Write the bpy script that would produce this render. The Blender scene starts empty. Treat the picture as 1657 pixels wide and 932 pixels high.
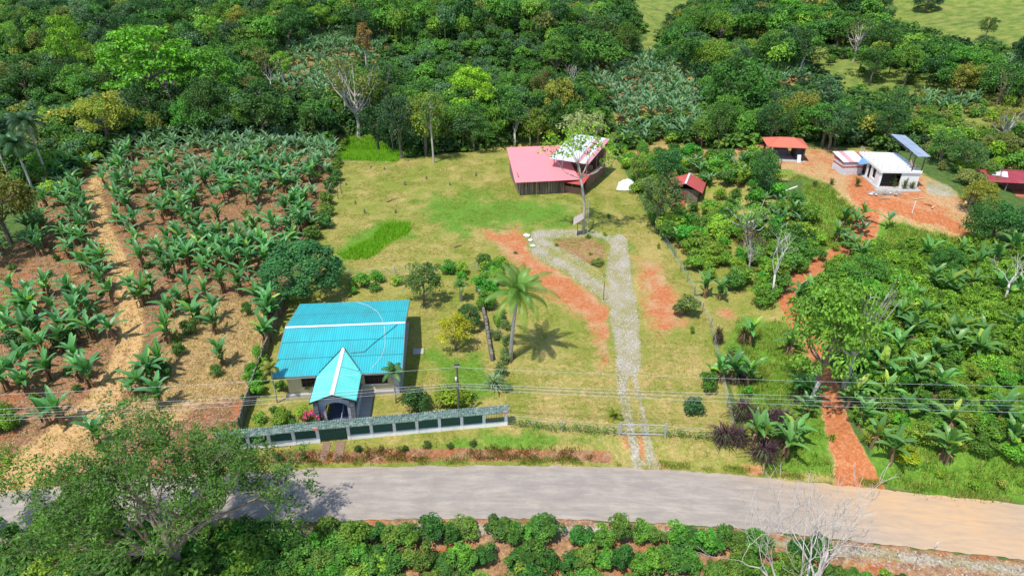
import bpy, math, numpy as np
from math import radians, sin, cos, pi
# ------------------------------------------------------------------ camera, world, sun
SC = bpy.context.scene
COL = SC.collection
CAM_H = 40.0; PITCH = 29.0; FPX = 1105.0
cam_d = bpy.data.cameras.new('camera'); cam = bpy.data.objects.new('camera', cam_d); COL.objects.link(cam)
cam_d.sensor_width = 36; cam_d.lens = FPX/1657*36; cam_d.clip_end = 3000; cam_d.clip_start = 0.5
cam.location = (0, 0, CAM_H); cam.rotation_euler = (radians(90-PITCH), 0, 0)
SC.camera = cam
SUN_EL = 64.0; SUN_AZ_DIR = np.array([-0.62, -0.78])      # sun stands to the left and a little behind the camera
wd = bpy.data.worlds.new('World'); SC.world = wd; wd.use_nodes = True
wn = wd.node_tree; bg = wn.nodes['Background']
sky = wn.nodes.new('ShaderNodeTexSky'); sky.sky_type = 'NISHITA'; sky.sun_disc = False
sky.sun_elevation = radians(SUN_EL); sky.sun_rotation = math.atan2(SUN_AZ_DIR[0], SUN_AZ_DIR[1])
sky.altitude = 900
wn.links.new(sky.outputs[0], bg.inputs[0]); bg.inputs[1].default_value = 0.15
sd_ = bpy.data.lights.new('sun', 'SUN'); sd_.energy = 3.3; sd_.angle = radians(1.3); sd_.color = (1, 0.955, 0.88)
sun = bpy.data.objects.new('sun', sd_); COL.objects.link(sun)
_h = SUN_AZ_DIR/np.linalg.norm(SUN_AZ_DIR)*cos(radians(SUN_EL))
from mathutils import Vector
sun.rotation_euler = Vector((_h[0], _h[1], sin(radians(SUN_EL)))).to_track_quat('Z', 'Y').to_euler()
sun.location = (-40, -20, 120)
SC.view_settings.view_transform = 'Standard'; SC.view_settings.look = 'None'
SC.view_settings.gamma = 1; SC.view_settings.use_curve_mapping = False
SC.view_settings.exposure = 0.72
SC.render.engine = 'CYCLES'
SC.cycles.max_bounces = 5; SC.cycles.diffuse_bounces = 3; SC.cycles.transmission_bounces = 4; SC.cycles.transparent_max_bounces = 4
SC.cycles.use_denoising = True
SC.render.resolution_x = 1024; SC.render.resolution_y = 575

# ------------------------------------------------------------------ projection helpers (photo pixels <-> metres on the ground)
_s, _c = sin(radians(PITCH)), cos(radians(PITCH))
def proj(x, y, z):
    d = y*_c+(CAM_H-z)*_s; w = (CAM_H-z)*_c-y*_s
    d = np.maximum(d, 1.0)
    return 828.5+FPX*x/d, 466+FPX*w/d, d
def plane(px, py, h=0.0):
    u = (px-828.5)/FPX; v = (py-466)/FPX; k = (CAM_H-h)/(_s+v*_c)
    return u*k, (_c-v*_s)*k
def sstep(a, b, x):
    t = np.clip((x-a)/(b-a), 0, 1); return t*t*(3-2*t)
ROADZ = -0.6; HW = 2.85
road_px = [(-420, 925), (-200, 868), (20, 836), (250, 814), (480, 800), (700, 795.5), (900, 795.5), (1100, 803), (1300, 821), (1450, 837), (1657, 860), (1900, 893), (2200, 945)]
_rp = np.array([plane(a, b, ROADZ) for a, b in road_px])
def smooth_path(P, n=12):
    P = np.asarray(P, float); out = []
    Q = np.vstack([2*P[0]-P[1], P, 2*P[-1]-P[-2]])
    for i in range(1, len(Q)-2):
        for t in np.linspace(0, 1, n, endpoint=False):
            a, b, c, d = Q[i-1], Q[i], Q[i+1], Q[i+2]
            out.append(0.5*((2*b)+(-a+c)*t+(2*a-5*b+4*c-d)*t*t+(-a+3*b-3*c+d)*t**3))
    out.append(P[-1]); return np.array(out)
ROADC = smooth_path(_rp, 10)
def dist_poly(P, x, y, closed=False):
    """distance to a polyline, and the sign (left of travel positive)"""
    x = np.asarray(x, float); y = np.asarray(y, float)
    best = np.full(x.shape, 1e9); sg = np.ones(x.shape)
    Q = list(P)+([P[0]] if closed else [])
    for (ax, ay), (bx, by) in zip(Q[:-1], Q[1:]):
        dx, dy = bx-ax, by-ay; L = dx*dx+dy*dy+1e-12
        t = np.clip(((x-ax)*dx+(y-ay)*dy)/L, 0, 1)
        d = np.hypot(x-ax-t*dx, y-ay-t*dy); m = d < best
        best = np.where(m, d, best); sg = np.where(m, np.where(dx*(y-ay)-dy*(x-ax) >= 0, 1, -1), sg)
    return best, sg
def inside(P, x, y):
    r = np.zeros(np.shape(x), bool); n = len(P)
    for i in range(n):
        x0, y0 = P[i]; x1, y1 = P[(i+1) % n]
        if y0 == y1: continue
        c = ((y0 > y) != (y1 > y)) & (x < (x1-x0)*(y-y0)/(y1-y0)+x0)
        r ^= c
    return r
_lat = np.random.default_rng(5).random((256, 256))
def vnoise(x, y, f=1.0):
    x = np.asarray(x, float)*f+1000; y = np.asarray(y, float)*f+1000
    i = np.floor(x).astype(int); j = np.floor(y).astype(int); u = x-i; v = y-j
    u = u*u*(3-2*u); v = v*v*(3-2*v)
    a = _lat[i % 256, j % 256]; b = _lat[(i+1) % 256, j % 256]; c = _lat[i % 256, (j+1) % 256]; d = _lat[(i+1) % 256, (j+1) % 256]
    return (a*(1-u)+b*u)*(1-v)+(c*(1-u)+d*u)*v
def fbm(x, y, f=1.0, o=4):
    s = 0; a = 0.5; t = 0
    for k in range(o):
        s = s+a*vnoise(np.asarray(x)+k*17.3, np.asarray(y)-k*9.1, f*2**k); t += a; a *= 0.5
    return s/t
def Z(x, y):
    x = np.asarray(x, float); y = np.asarray(y, float)
    z = np.zeros(np.broadcast(x, y).shape)
    # beyond the lot: a ravine, then rising wooded slopes
    rav = np.exp(-((y-(141+0.06*x))/8.5)**2)*6.5*sstep(-62, -28, x)*(1-sstep(16, 34, x))
    z = z-rav
    z = z+0.085*np.maximum(0, y-160)*sstep(150, 200, y)+0.30*np.maximum(0, y-262)*sstep(240, 330, y)*(0.75+0.25*sstep(-60, 100, x))
    z = z+sstep(150, 200, y)*(fbm(x, y, 0.018, 3)-0.5)*14
    z = z+0.10*np.maximum(0, x-85)*sstep(95, 150, y)
    # hillock with the white house
    e = np.sqrt(((x-53)/27)**2+((y-107)/20)**2)
    z = z+3.5*(1-sstep(0.6, 1.2, e))
    # gentle lumps in the plantations
    lump = (fbm(x, y, 0.12, 3)-0.5)*0.7
    inlot = sstep(-34, -28, x)*(1-sstep(18, 24, x))
    z = z+lump*(1-inlot)*sstep(46, 54, y)*sstep(0.7, 1.3, e)
    d, sg = dist_poly(ROADC[::3], x, y); d = d*sg
    up = 1.35*sstep(25, 33, x)
    bank = ROADZ+(up-ROADZ)*sstep(HW+0.5, HW+3.2+1.2*sstep(25, 33, x), d)
    low = ROADZ-0.2*np.maximum(0, -d-HW-0.8)
    low = np.maximum(low, -8)
    near = np.where(d > 0, bank, low)-0.03
    w = 1-sstep(HW+4.5, HW+16, d)
    up2 = up*(1-sstep(60, 80, y))
    far_ = z+up2*(1-inlot)
    return np.where(d < HW+4.5, near, far_*(1-w)+near*w)
def T(px, py, h=0.0):
    """first point where the line of sight of a photo pixel meets the terrain (raised by h)"""
    px = np.atleast_1d(np.asarray(px, float)); py = np.atleast_1d(np.asarray(py, float))
    u = (px-828.5)/FPX; v = (py-466)/FPX
    dx, dy, dz = u, _c-v*_s, -(_s+v*_c)
    ts = np.concatenate([np.linspace(35, 140, 220), np.linspace(141, 520, 200)])
    X = dx[:, None]*ts; Y = dy[:, None]*ts; ZZ = CAM_H+dz[:, None]*ts
    below = ZZ < Z(X, Y)+h
    k = np.argmax(below, 1); k = np.where(below.any(1), k, len(ts)-1)
    r = np.arange(len(px)); t1 = ts[k]; t0 = ts[np.maximum(k-1, 0)]
    for _ in range(8):
        tm = (t0+t1)/2; b = CAM_H+dz*tm < Z(dx*tm, dy*tm)+h
        t1 = np.where(b, tm, t1); t0 = np.where(b, t0, tm)
    return dx*t1, dy*t1
def T1(px, py, h=0.0):
    a, b = T(px, py, h); return float(a[0]), float(b[0])
def ZP(x, y): return float(Z(np.array([x]), np.array([y]))[0])

# ------------------------------------------------------------------ object helpers
def tag(o, label=None, cat=None, group=None, kind=None):
    if label: o['label'] = label
    if cat: o['category'] = cat
    if group: o['group'] = group
    if kind: o['kind'] = kind
    return o
def thing(name, label, cat, loc=(0, 0, 0), rz=0.0, group=None):
    o = bpy.data.objects.new(name, None); COL.objects.link(o); o.empty_display_size = 0.3
    o.location = loc; o.rotation_euler = (0, 0, rz)
    return tag(o, label, cat, group)
def np_mesh(name, V, polys, smooth=False, tint=None, uvattr=None):
    """V (n,3); polys: list of int arrays (m,3) or (m,4)"""
    me = bpy.data.meshes.new(name)
    polys = [np.asarray(p, np.int32) for p in polys if len(p)]
    nl = sum(p.size for p in polys); npl = sum(len(p) for p in polys)
    me.vertices.add(len(V)); me.vertices.foreach_set('co', np.asarray(V, np.float32).ravel())
    me.loops.add(nl); me.loops.foreach_set('vertex_index', np.concatenate([p.ravel() for p in polys]))
    me.polygons.add(npl)
    tot = np.concatenate([np.full(len(p), p.shape[1], np.int32) for p in polys])
    st = np.concatenate([[0], np.cumsum(tot)[:-1]]).astype(np.int32)
    me.polygons.foreach_set('loop_start', st); me.polygons.foreach_set('loop_total', tot)
    me.polygons.foreach_set('use_smooth', np.full(npl, bool(smooth)))
    me.update(calc_edges=True)
    if tint is not None:
        a = me.attributes.new('tint', 'FLOAT_COLOR', 'POINT')
        t = np.ones((len(V), 4), np.float32); t[:, :3] = np.asarray(tint).reshape(len(V), -1)
        a.data.foreach_set('color', t.ravel())
    return me
class MB:
    def __init__(s): s.V = []; s.Q = []; s.Tr = []; s.n = 0; s.t = []
    def add(s, V, q=None, t=None, tint=1.0):
        V = np.asarray(V, float).reshape(-1, 3)
        if q is not None and len(q): s.Q.append(np.asarray(q, int).reshape(-1, 4)+s.n)
        if t is not None and len(t): s.Tr.append(np.asarray(t, int).reshape(-1, 3)+s.n)
        s.V.append(V); s.n += len(V)
        tt = np.ones((len(V), 3)); tt *= np.asarray(tint); s.t.append(tt)
    def box(s, x0, y0, z0, x1, y1, z1, tint=1.0):
        V = [(x, y, z) for z in (z0, z1) for y in (y0, y1) for x in (x0, x1)]
        s.add(V, [(0, 2, 3, 1), (4, 5, 7, 6), (0, 1, 5, 4), (2, 6, 7, 3), (0, 4, 6, 2), (1, 3, 7, 5)], tint=tint); return s
    def beam(s, a, b, w, h, tint=1.0):
        a = np.array(a, float); b = np.array(b, float); d = b-a; d /= np.linalg.norm(d)+1e-9
        up = np.array([0, 0, 1.]) if abs(d[2]) < 0.9 else np.array([0, 1., 0])
        e = np.cross(d, up); e /= np.linalg.norm(e); f = np.cross(e, d)
        V = [p+e*i*w/2+f*j*h/2 for p in (a, b) for j in (-1, 1) for i in (-1, 1)]
        s.add(V, [(0, 1, 3, 2), (4, 6, 7, 5), (0, 4, 5, 1), (2, 3, 7, 6), (0, 2, 6, 4), (1, 5, 7, 3)], tint=tint); return s
    def tube(s, P, R, n=6, cap=True, tint=1.0):
        P = np.asarray(P, float); R = np.broadcast_to(np.asarray(R, float), (len(P),)); V = []
        for i in range(len(P)):
            d = P[min(i+1, len(P)-1)]-P[max(i-1, 0)]; d = d/(np.linalg.norm(d)+1e-9)
            up = np.array([0, 0, 1.]) if abs(d[2]) < 0.85 else np.array([0, 1., 0])
            e = np.cross(d, up); e /= np.linalg.norm(e); f = np.cross(d, e)
            for k in range(n):
                a = 2*pi*k/n; V.append(P[i]+R[i]*(cos(a)*e+sin(a)*f))
        q = [(i*n+k, i*n+(k+1) % n, (i+1)*n+(k+1) % n, (i+1)*n+k) for i in range(len(P)-1) for k in range(n)]
        t = []
        if cap:
            V.append(P[-1]); V.append(P[0]); m = len(P)*n; b = (len(P)-1)*n
            t = [(b+k, b+(k+1) % n, m) for k in range(n)]+[((k+1) % n, k, m+1) for k in range(n)]
        s.add(V, q, t, tint=tint); return s
    def slab(s, pts, th, tint=1.0):
        """4 corner points (any quad), thickness th downwards"""
        P = np.asarray(pts, float); Q = P-np.array([0, 0, th]); V = np.vstack([P, Q])
        s.add(V, [(0, 1, 2, 3), (7, 6, 5, 4), (0, 4, 5, 1), (1, 5, 6, 2), (2, 6, 7, 3), (3, 7, 4, 0)], tint=tint); return s
    def corr(s, A, B, C, D, n, amp=0.03, th=0.02, tint=1.0):
        """corrugated sheet: A-B eave edge, D-C ridge edge; n ribs along A-B"""
        A, B, C, D = [np.array(p, float) for p in (A, B, C, D)]
        m = n*4; nn = np.cross(B-A, D-A); nn /= np.linalg.norm(nn)
        if nn[2] < 0: nn = -nn
        V = []
        for off in (0, -th):
            for i in range(m+1):
                t = i/m; h = amp*math.sin(2*pi*n*t)+off
                V.append(A+(B-A)*t+nn*h); V.append(D+(C-D)*t+nn*h)
        q = []; o = 2*(m+1)
        for i in range(m):
            q.append((2*i, 2*i+2, 2*i+3, 2*i+1)); q.append((o+2*i+1, o+2*i+3, o+2*i+2, o+2*i))
            q.append((2*i, o+2*i, o+2*i+2, 2*i+2)); q.append((2*i+1, 2*i+3, o+2*i+3, o+2*i+1))
        q.append((0, 1, o+1, o)); q.append((2*m, o+2*m, o+2*m+1, 2*m+1))
        s.add(V, q, tint=tint); return s
    def mesh(s, name, mat, smooth=False):
        V = np.vstack(s.V); P = []
        if s.Q: P.append(np.vstack(s.Q))
        if s.Tr: P.append(np.vstack(s.Tr))
        me = np_mesh(name, V, P, smooth, np.vstack(s.t)); me.materials.append(mat); return me
    def build(s, name, mat, parent=None, smooth=False, label=None):
        o = bpy.data.objects.new(name, s.mesh(name, mat, smooth)); COL.objects.link(o)
        if parent is not None: o.parent = parent
        if label: o['label'] = label
        return o

# ------------------------------------------------------------------ materials
def newmat(name):
    m = bpy.data.materials.new(name); m.use_nodes = True
    nt = m.node_tree; b = nt.nodes['Principled BSDF']; return m, nt, b
def N(nt, typ, **k):
    n = nt.nodes.new(typ)
    for a, v in k.items(): setattr(n, a, v)
    return n
def mixc(nt, fac, a, b, mode='MIX'):
    n = nt.nodes.new('ShaderNodeMix'); n.data_type = 'RGBA'; n.blend_type = mode; n.clamp_factor = True
    for i, v in ((0, fac), (6, a), (7, b)):
        if isinstance(v, (int, float)): n.inputs[i].default_value = v
        elif isinstance(v, tuple): n.inputs[i].default_value = (*v, 1) if len(v) == 3 else v
        else: nt.links.new(v, n.inputs[i])
    return n.outputs[2]
def math_(nt, op, a, b=None, c=None, clamp=False):
    n = nt.nodes.new('ShaderNodeMath'); n.operation = op; n.use_clamp = clamp
    for i, v in enumerate((a, b, c)):
        if v is None: continue
        if isinstance(v, (int, float)): n.inputs[i].default_value = v
        else: nt.links.new(v, n.inputs[i])
    return n.outputs[0]
def noise(nt, scale, detail=4, rough=0.55, vec=None, dim='3D', dist=0.0):
    n = nt.nodes.new('ShaderNodeTexNoise'); n.noise_dimensions = dim
    n.inputs['Scale'].default_value = scale; n.inputs['Detail'].default_value = detail; n.inputs['Roughness'].default_value = rough
    n.inputs['Distortion'].default_value = dist
    if vec is None:
        vec = nt.nodes.new('ShaderNodeTexCoord').outputs['Object']
    nt.links.new(vec, n.inputs['Vector']); return n.outputs['Fac']
def ramp(nt, fac, stops):
    r = nt.nodes.new('ShaderNodeValToRGB'); e = r.color_ramp.elements
    while len(e) < len(stops): e.new(0.5)
    for el, (p, c) in zip(e, stops): el.position = p; el.color = (*c, 1) if len(c) == 3 else c
    nt.links.new(fac, r.inputs[0]); return r.outputs[0]
def scol(c, k): return tuple(min(1, v*k) for v in c)
def plain(name, c, rough=0.7, var=0.25, scale=1.5, bump=0.0, bscale=20, metal=0.0, dirt=None, dirt_amt=0.35, dscale=0.8, tinted=True):
    m, nt, b = newmat(name)
    n1 = noise(nt, scale, 5, 0.6); col = mixc(nt, n1, scol(c, 1-var), scol(c, 1+var))
    if dirt is not None:
        n2 = noise(nt, dscale, 6, 0.65, dist=0.4)
        f = ramp(nt, n2, [(0.48, (0, 0, 0)), (0.7, (dirt_amt,)*3)])
        col = mixc(nt, f, col, dirt)
    if tinted:
        at = N(nt, 'ShaderNodeAttribute', attribute_name='tint')
        col = mixc(nt, 1.0, col, at.outputs['Color'], 'MULTIPLY')
    nt.links.new(col, b.inputs['Base Color'])
    b.inputs['Roughness'].default_value = rough; b.inputs['Metallic'].default_value = metal
    if bump:
        bp = N(nt, 'ShaderNodeBump'); bp.inputs['Strength'].default_value = bump; bp.inputs['Distance'].default_value = 0.05
        nt.links.new(noise(nt, bscale, 4), bp.inputs['Height']); nt.links.new(bp.outputs[0], b.inputs['Normal'])
    return m
def foliage(name, transl=0.3, rough=0.5, spec=0.3, hue=0.035):
    m, nt, b = newmat(name)
    oi = N(nt, 'ShaderNodeObjectInfo'); at = N(nt, 'ShaderNodeAttribute', attribute_name='tint')
    col = mixc(nt, 1.0, oi.outputs['Color'], at.outputs['Color'], 'MULTIPLY')
    hs = N(nt, 'ShaderNodeHueSaturation'); nt.links.new(col, hs.inputs['Color'])
    nt.links.new(math_(nt, 'MULTIPLY_ADD', oi.outputs['Random'], hue, 0.5-hue/2), hs.inputs['Hue'])
    vv = math_(nt, 'FRACT', math_(nt, 'MULTIPLY', oi.outputs['Random'], 17.31))
    nt.links.new(math_(nt, 'MULTIPLY_ADD', vv, 0.4, 0.8), hs.inputs['Value'])
    col = mixc(nt, 1.0, hs.outputs[0], (1.08, 1.04, 0.8, 1), 'MULTIPLY')
    nt.links.new(col, b.inputs['Base Color']); b.inputs['Roughness'].default_value = rough
    b.inputs['Specular IOR Level'].default_value = spec
    tr = N(nt, 'ShaderNodeBsdfTranslucent')
    nt.links.new(mixc(nt, 1.0, col, (1.25, 1.35, 0.6, 1), 'MULTIPLY'), tr.inputs['Color'])
    mx = N(nt, 'ShaderNodeMixShader'); mx.inputs[0].default_value = transl
    nt.links.new(b.outputs[0], mx.inputs[1]); nt.links.new(tr.outputs[0], mx.inputs[2])
    nt.links.new(mx.outputs[0], nt.nodes['Material Output'].inputs[0])
    return m
M_LEAF = foliage('leaf'); M_BAN = foliage('banana_leaf', 0.28, 0.42, 0.4, 0.03); M_PALM = foliage('palm_leaf', 0.3, 0.45, 0.35, 0.02)
M_DRY = foliage('dry_plant', 0.1, 0.9, 0.1, 0.02); M_GRASS = foliage('grass_blade', 0.35, 0.6, 0.2, 0.0)
M_BARK = plain('bark', (0.16, 0.12, 0.085), 0.9, 0.4, 6, 0.6, 12)
M_PBARK = plain('pale_bark', (0.42, 0.38, 0.32), 0.9, 0.35, 3, 0.5, 12, dirt=(0.16, 0.15, 0.1))
M_WBARK = plain('white_bark', (0.50, 0.47, 0.42), 0.9, 0.25, 3, 0.5, 12)
M_BSTEM = plain('banana_stem', (0.19, 0.125, 0.06), 0.9, 0.45, 4, 0.5, 10, dirt=(0.1, 0.14, 0.04))
M_WOOD = plain('weathered_wood', (0.2, 0.15, 0.11), 0.9, 0.45, 3, 0.5, 20, dirt=(0.08, 0.06, 0.045))
M_WHITE = plain('white_paint', (0.78, 0.77, 0.74), 0.6, 0.06, 0.8, 0.05, 20, dirt=(0.42, 0.38, 0.3), dirt_amt=0.4)
M_STEEL = plain('grey_steel', (0.36, 0.38, 0.4), 0.5, 0.15, 3)
M_BLACK = plain('black_steel', (0.03, 0.03, 0.035), 0.5, 0.2, 3)
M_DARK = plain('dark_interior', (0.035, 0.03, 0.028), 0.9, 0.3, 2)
M_CONC = plain('concrete', (0.38, 0.37, 0.34), 0.9, 0.2, 1.2, 0.3, 25, dirt=(0.2, 0.17, 0.13))
M_ROCK = plain('rock', (0.62, 0.6, 0.56), 0.9, 0.3, 4, 0.5, 10)

# ------------------------------------------------------------------ zones, traced as outlines on the ground
def soft(poly, px, py, s):
    d, _ = dist_poly(poly, px, py, True); d = np.where(inside(poly, px, py), d, -d)
    return np.clip(0.5+d/(2*s), 0, 1)
def softline(path, w, px, py, s):
    """path: (x,y,halfwidth) triples"""
    P = np.asarray(path, float); best = np.full(np.shape(px), -1e9)
    for i in range(len(P)-1):
        ax, ay, aw = P[i]; bx, by, bw = P[i+1]; dx, dy = bx-ax, by-ay; L = dx*dx+dy*dy
        t = np.clip(((px-ax)*dx+(py-ay)*dy)/L, 0, 1)
        d = (aw+(bw-aw)*t)*w-np.hypot(px-ax-t*dx, (py-ay-t*dy)); best = np.maximum(best, d)
    return np.clip(0.5+best/(2*s), 0, 1)
LOT = [(540, 262), (640, 258), (700, 252), (760, 246), (820, 236), (900, 226), (985, 238), (1010, 275), (1035, 320), (1060, 370), (1110, 440), (1150, 520), (1168, 600), (1190, 690), (1235, 750), (1240, 772), (900, 760), (600, 772), (430, 775), (380, 760), (395, 690), (412, 610), (440, 540), (462, 482), (520, 430), (500, 385), (520, 330), (538, 280)]
PLANT = [(168, 262), (215, 232), (330, 210), (480, 198), (548, 205), (545, 262), (530, 300), (512, 340), (500, 390), (450, 430), (462, 482), (440, 540), (412, 610), (385, 690), (360, 760), (200, 800), (-60, 800), (-900, 860), (-900, 520), (-60, 395), (20, 400), (60, 340), (95, 290)]
STRAW = [(300, 500), (380, 480), (450, 500), (440, 545), (405, 640), (300, 650), (235, 700), (120, 760), (60, 770), (150, 690), (230, 620), (270, 560)]
LTRACK = [(178, 262, 9), (158, 290, 13), (152, 320, 15), (165, 365, 16), (185, 410, 17), (202, 450, 19), (212, 500, 22), (212, 550, 24), (195, 600, 26), (160, 655, 30), (110, 700, 34), (60, 745, 40), (10, 800, 46), (-60, 850, 50)]
RTRACK = [(1392, 795, 40), (1372, 735, 26), (1355, 690, 21), (1342, 640, 18), (1330, 595, 15), (1318, 560, 12), (1290, 520, 17), (1275, 480, 17), (1285, 450, 15), (1330, 425, 12), (1385, 395, 14), (1408, 365, 16), (1408, 330, 18), (1392, 300, 18)]
GRAVEL_MAIN = [(1002, 392, 13), (1000, 440, 20), (1006, 480, 22), (1011, 520, 22), (1016, 560, 20), (1018, 590, 18)]
GRAVEL_T1 = [(1006, 585, 10), (1009, 640, 8), (1020, 690, 8), (1032, 758, 12)]
GRAVEL_T2 = [(1022, 585, 6), (1034, 640, 4.5), (1044, 690, 6), (1057, 758, 12)]
GRAVEL_LEFT = [(1000, 396, 8), (985, 385, 5), (960, 378, 5), (905, 377, 7), (868, 381, 9), (874, 400, 17), (920, 425, 17), (958, 452, 15), (990, 480, 14)]
APRON = [(1010, 700), (1060, 700), (1082, 762), (1018, 758)]
ISLAND = [(888, 385), (945, 382), (982, 392), (982, 420), (975, 440), (940, 425), (905, 405)]
SOIL_A = [(778, 372), (850, 372), (862, 400), (920, 442), (960, 470), (990, 500), (992, 600), (975, 560), (950, 520), (905, 488), (872, 470), (845, 435), (812, 410)]
SOIL_B = [(1020, 412), (1062, 425), (1085, 460), (1112, 530), (1085, 552), (1048, 520), (1035, 480)]
SOIL_C = [(1138, 486), (1175, 490), (1190, 512), (1160, 515)]
SOIL_D = [(1185, 745), (1225, 745), (1240, 772), (1215, 772)]
LUSH = [[(548, 412), (600, 388), (625, 362), (660, 362), (662, 378), (630, 392), (600, 418), (562, 424)], [(700, 315), (900, 322), (940, 345), (880, 372), (720, 372), (680, 345)], [(960, 380), (1010, 382), (1015, 395), (975, 392)],
        [(555, 222), (600, 222), (655, 250), (640, 262), (545, 258), (546, 235)], [(1190, 520), (1290, 520), (1330, 640), (1350, 770), (1235, 760), (1195, 640)], [(1270, 262), (1345, 268), (1340, 295), (1270, 290)],
        [(1310, 300), (1385, 300), (1390, 345), (1330, 350)], [(1420, 330), (1560, 350), (1580, 400), (1480, 410), (1420, 385)], [(1400, 700), (1700, 730), (2300, 900), (2300, 960), (1640, 812), (1450, 792), (1402, 770)], [(640, 728), (830, 700), (990, 712), (820, 725), (700, 742)],
        [(700, 570), (785, 580), (790, 640), (720, 640)], [(120, 240), (200, 228), (195, 250), (140, 262), (120, 280)]]
CLEAR_R = [(1008, 245), (1060, 232), (1105, 236), (1180, 245), (1235, 232), (1330, 238), (1400, 240), (1500, 285), (1548, 310), (1578, 365), (1560, 385), (1500, 375), (1440, 360), (1425, 410), (1380, 410), (1395, 350), (1340, 300), (1290, 285), (1255, 300), (1240, 262), (1120, 258), (1040, 262), (1018, 262)]
SLAB_R = [(1500, 290), (1535, 300), (1555, 318), (1530, 320), (1498, 312)]
RHILL = [(1300, 300), (1400, 290), (1560, 320), (1600, 400), (1400, 430), (1300, 430)]
RFIELD = [(1330, 425), (1400, 405), (1600, 400), (2300, 430), (2300, 870), (1650, 748), (1400, 705), (1370, 640), (1345, 560), (1300, 545), (1290, 470)]
FARRIGHT = [(1600, 320), (1750, 325), (1750, 380), (1640, 350)]
PASTURE = [[(985, -90), (1200, -90), (1180, -4), (1120, 6), (1085, 26), (1068, 62), (1058, 98), (1022, 98), (1040, 60), (1030, 22)], [(1425, -90), (2300, -90), (2300, 110), (1590, 78), (1540, 66), (1490, 56), (1445, 40)],
           [(1300, 95), (1390, 96), (1520, 130), (1657, 152), (2200, 190), (2200, 235), (1657, 215), (1560, 195), (1450, 175), (1360, 150)], [(1150, 40), (1255, 44), (1240, 66), (1150, 62)], [(1355, 55), (1400, 60), (1390, 92), (1330, 85)],
           [(1560, 160), (2200, 230), (2200, 330), (1657, 280), (1500, 240), (1480, 190)], [(700, -90), (985, -90), (1000, 4), (700, -6)]]
FARBAN = [[(470, 44), (560, 36), (622, 42), (630, 75), (600, 112), (575, 98), (560, 135), (528, 162), (470, 160), (430, 140), (420, 112), (455, 92)], [(862, 92), (950, 90), (1040, 98), (1108, 102), (1135, 140), (1128, 200), (1000, 206), (985, 160), (930, 128), (880, 108)],
          [(1150, 96), (1290, 100), (1320, 138), (1240, 142), (1150, 130)], [(1490, 160), (1580, 168), (1575, 190), (1490, 182)]]
BANBAND = [(985, 208), (1120, 200), (1200, 208), (1330, 212), (1400, 212), (1470, 222), (1480, 242), (1400, 238), (1320, 228), (1240, 222), (1180, 236), (1100, 232), (1010, 238)]
VERGE = [(440, 725), (560, 725), (700, 720), (985, 725), (1005, 758), (900, 758), (700, 758), (430, 775)]
SOUTH = [(-900, 3000), (-900, 930), (20, 870), (480, 846), (900, 832), (1200, 856), (1657, 896), (2300, 1000), (2300, 3000)]

JUNG0 = [(1014, 262), (1040, 250), (1240, 262), (1310, 400), (1300, 560), (1400, 780), (1230, 780), (1150, 520), (1040, 300)]
# ------------------------------------------------------------------ terrain sheet with zone weights
def axis(lo, f0, f1, hi, fine, g):
    a = list(np.arange(f0, f1+1e-6, fine)); s = fine; x = a[-1]
    while x < hi: s *= g; x += s; a.append(x)
    s = fine; x = f0; b = []
    while x > lo: s *= g; x -= s; b.append(x)
    return np.array(b[::-1]+a)
gx = axis(-620, -62, 74, 620, 0.42, 1.045); gy = axis(-60, 28, 128, 760, 0.42, 1.03)
GX, GY = np.meshgrid(gx, gy); X = GX.ravel(); Y = GY.ravel(); ZZ = Z(X, Y)
PX, PY, PD = proj(X, Y, ZZ); front = Y > 8
nz = fbm(X, Y, 0.45, 4)-0.5; nz2 = fbm(X+300, Y, 0.1, 3)-0.5
PXn = PX+nz*40+nz2*40; PYn = PY+nz*22+nz2*20
W = {}
W['lot'] = soft(LOT, PX, PY, 3)*front
W['soil_brown'] = np.maximum(soft(PLANT, PXn, PYn, 6), 0)
W['straw'] = soft(STRAW, PXn, PYn, 22)
W['ltrack'] = softline(LTRACK, 1.0, PX+nz*14, PY, 12)
_lt = [(a, b, w) for a, b, w in LTRACK]
ruts = np.maximum(softline([(a-w*.5, b, w*.26) for a, b, w in _lt], 1.0, PX+nz*4, PY, 4), softline([(a+w*.5, b, w*.26) for a, b, w in _lt], 1.0, PX+nz*4, PY, 4))
W['rtrack'] = softline(RTRACK, 1.0, PX+nz*4, PY, 3)
gm = np.maximum.reduce([softline(GRAVEL_MAIN, 1, PX+nz*7, PY, 8), softline(GRAVEL_T1, 1, PX+nz*3, PY, 3)*0.75, softline(GRAVEL_T2, 1, PX+nz*3, PY, 3)*0.72, softline(GRAVEL_LEFT, 1, PX+nz*5, PY+nz*5, 9)*0.85, soft(SLAB_R, PX, PY, 5)*0.9])
gm = gm-0.42*np.maximum(softline([(1003, 470, 4), (1008, 520, 6), (1014, 575, 6)], 1, PX+nz*8, PY, 5), softline([(868, 395, 4), (910, 415, 7), (955, 440, 7), (985, 465, 5)], 1, PX+nz*8, PY, 5))
W['gravel'] = np.clip(gm*0.95, 0, 1)
W['island'] = soft(ISLAND, PX, PY, 4)
d_road, s_road = dist_poly(ROADC, X, Y); d_road *= s_road
W['orange'] = np.maximum.reduce([soft(SOIL_A, PXn, PYn, 26), soft(SOIL_B, PXn, PYn, 30)*0.9, soft(SOIL_C, PXn, PYn, 8)*0.7, soft(SOIL_D, PXn, PYn, 8)*0.8, soft(APRON, PXn, PYn, 6)*0.8, W['rtrack'], soft([(1375, 296), (1420, 310), (1500, 325), (1575, 362), (1562, 388), (1480, 362), (1432, 352), (1428, 412), (1380, 412), (1396, 350)], PXn, PYn, 12), soft(CLEAR_R, PXn, PYn, 8)*0.62])
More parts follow.
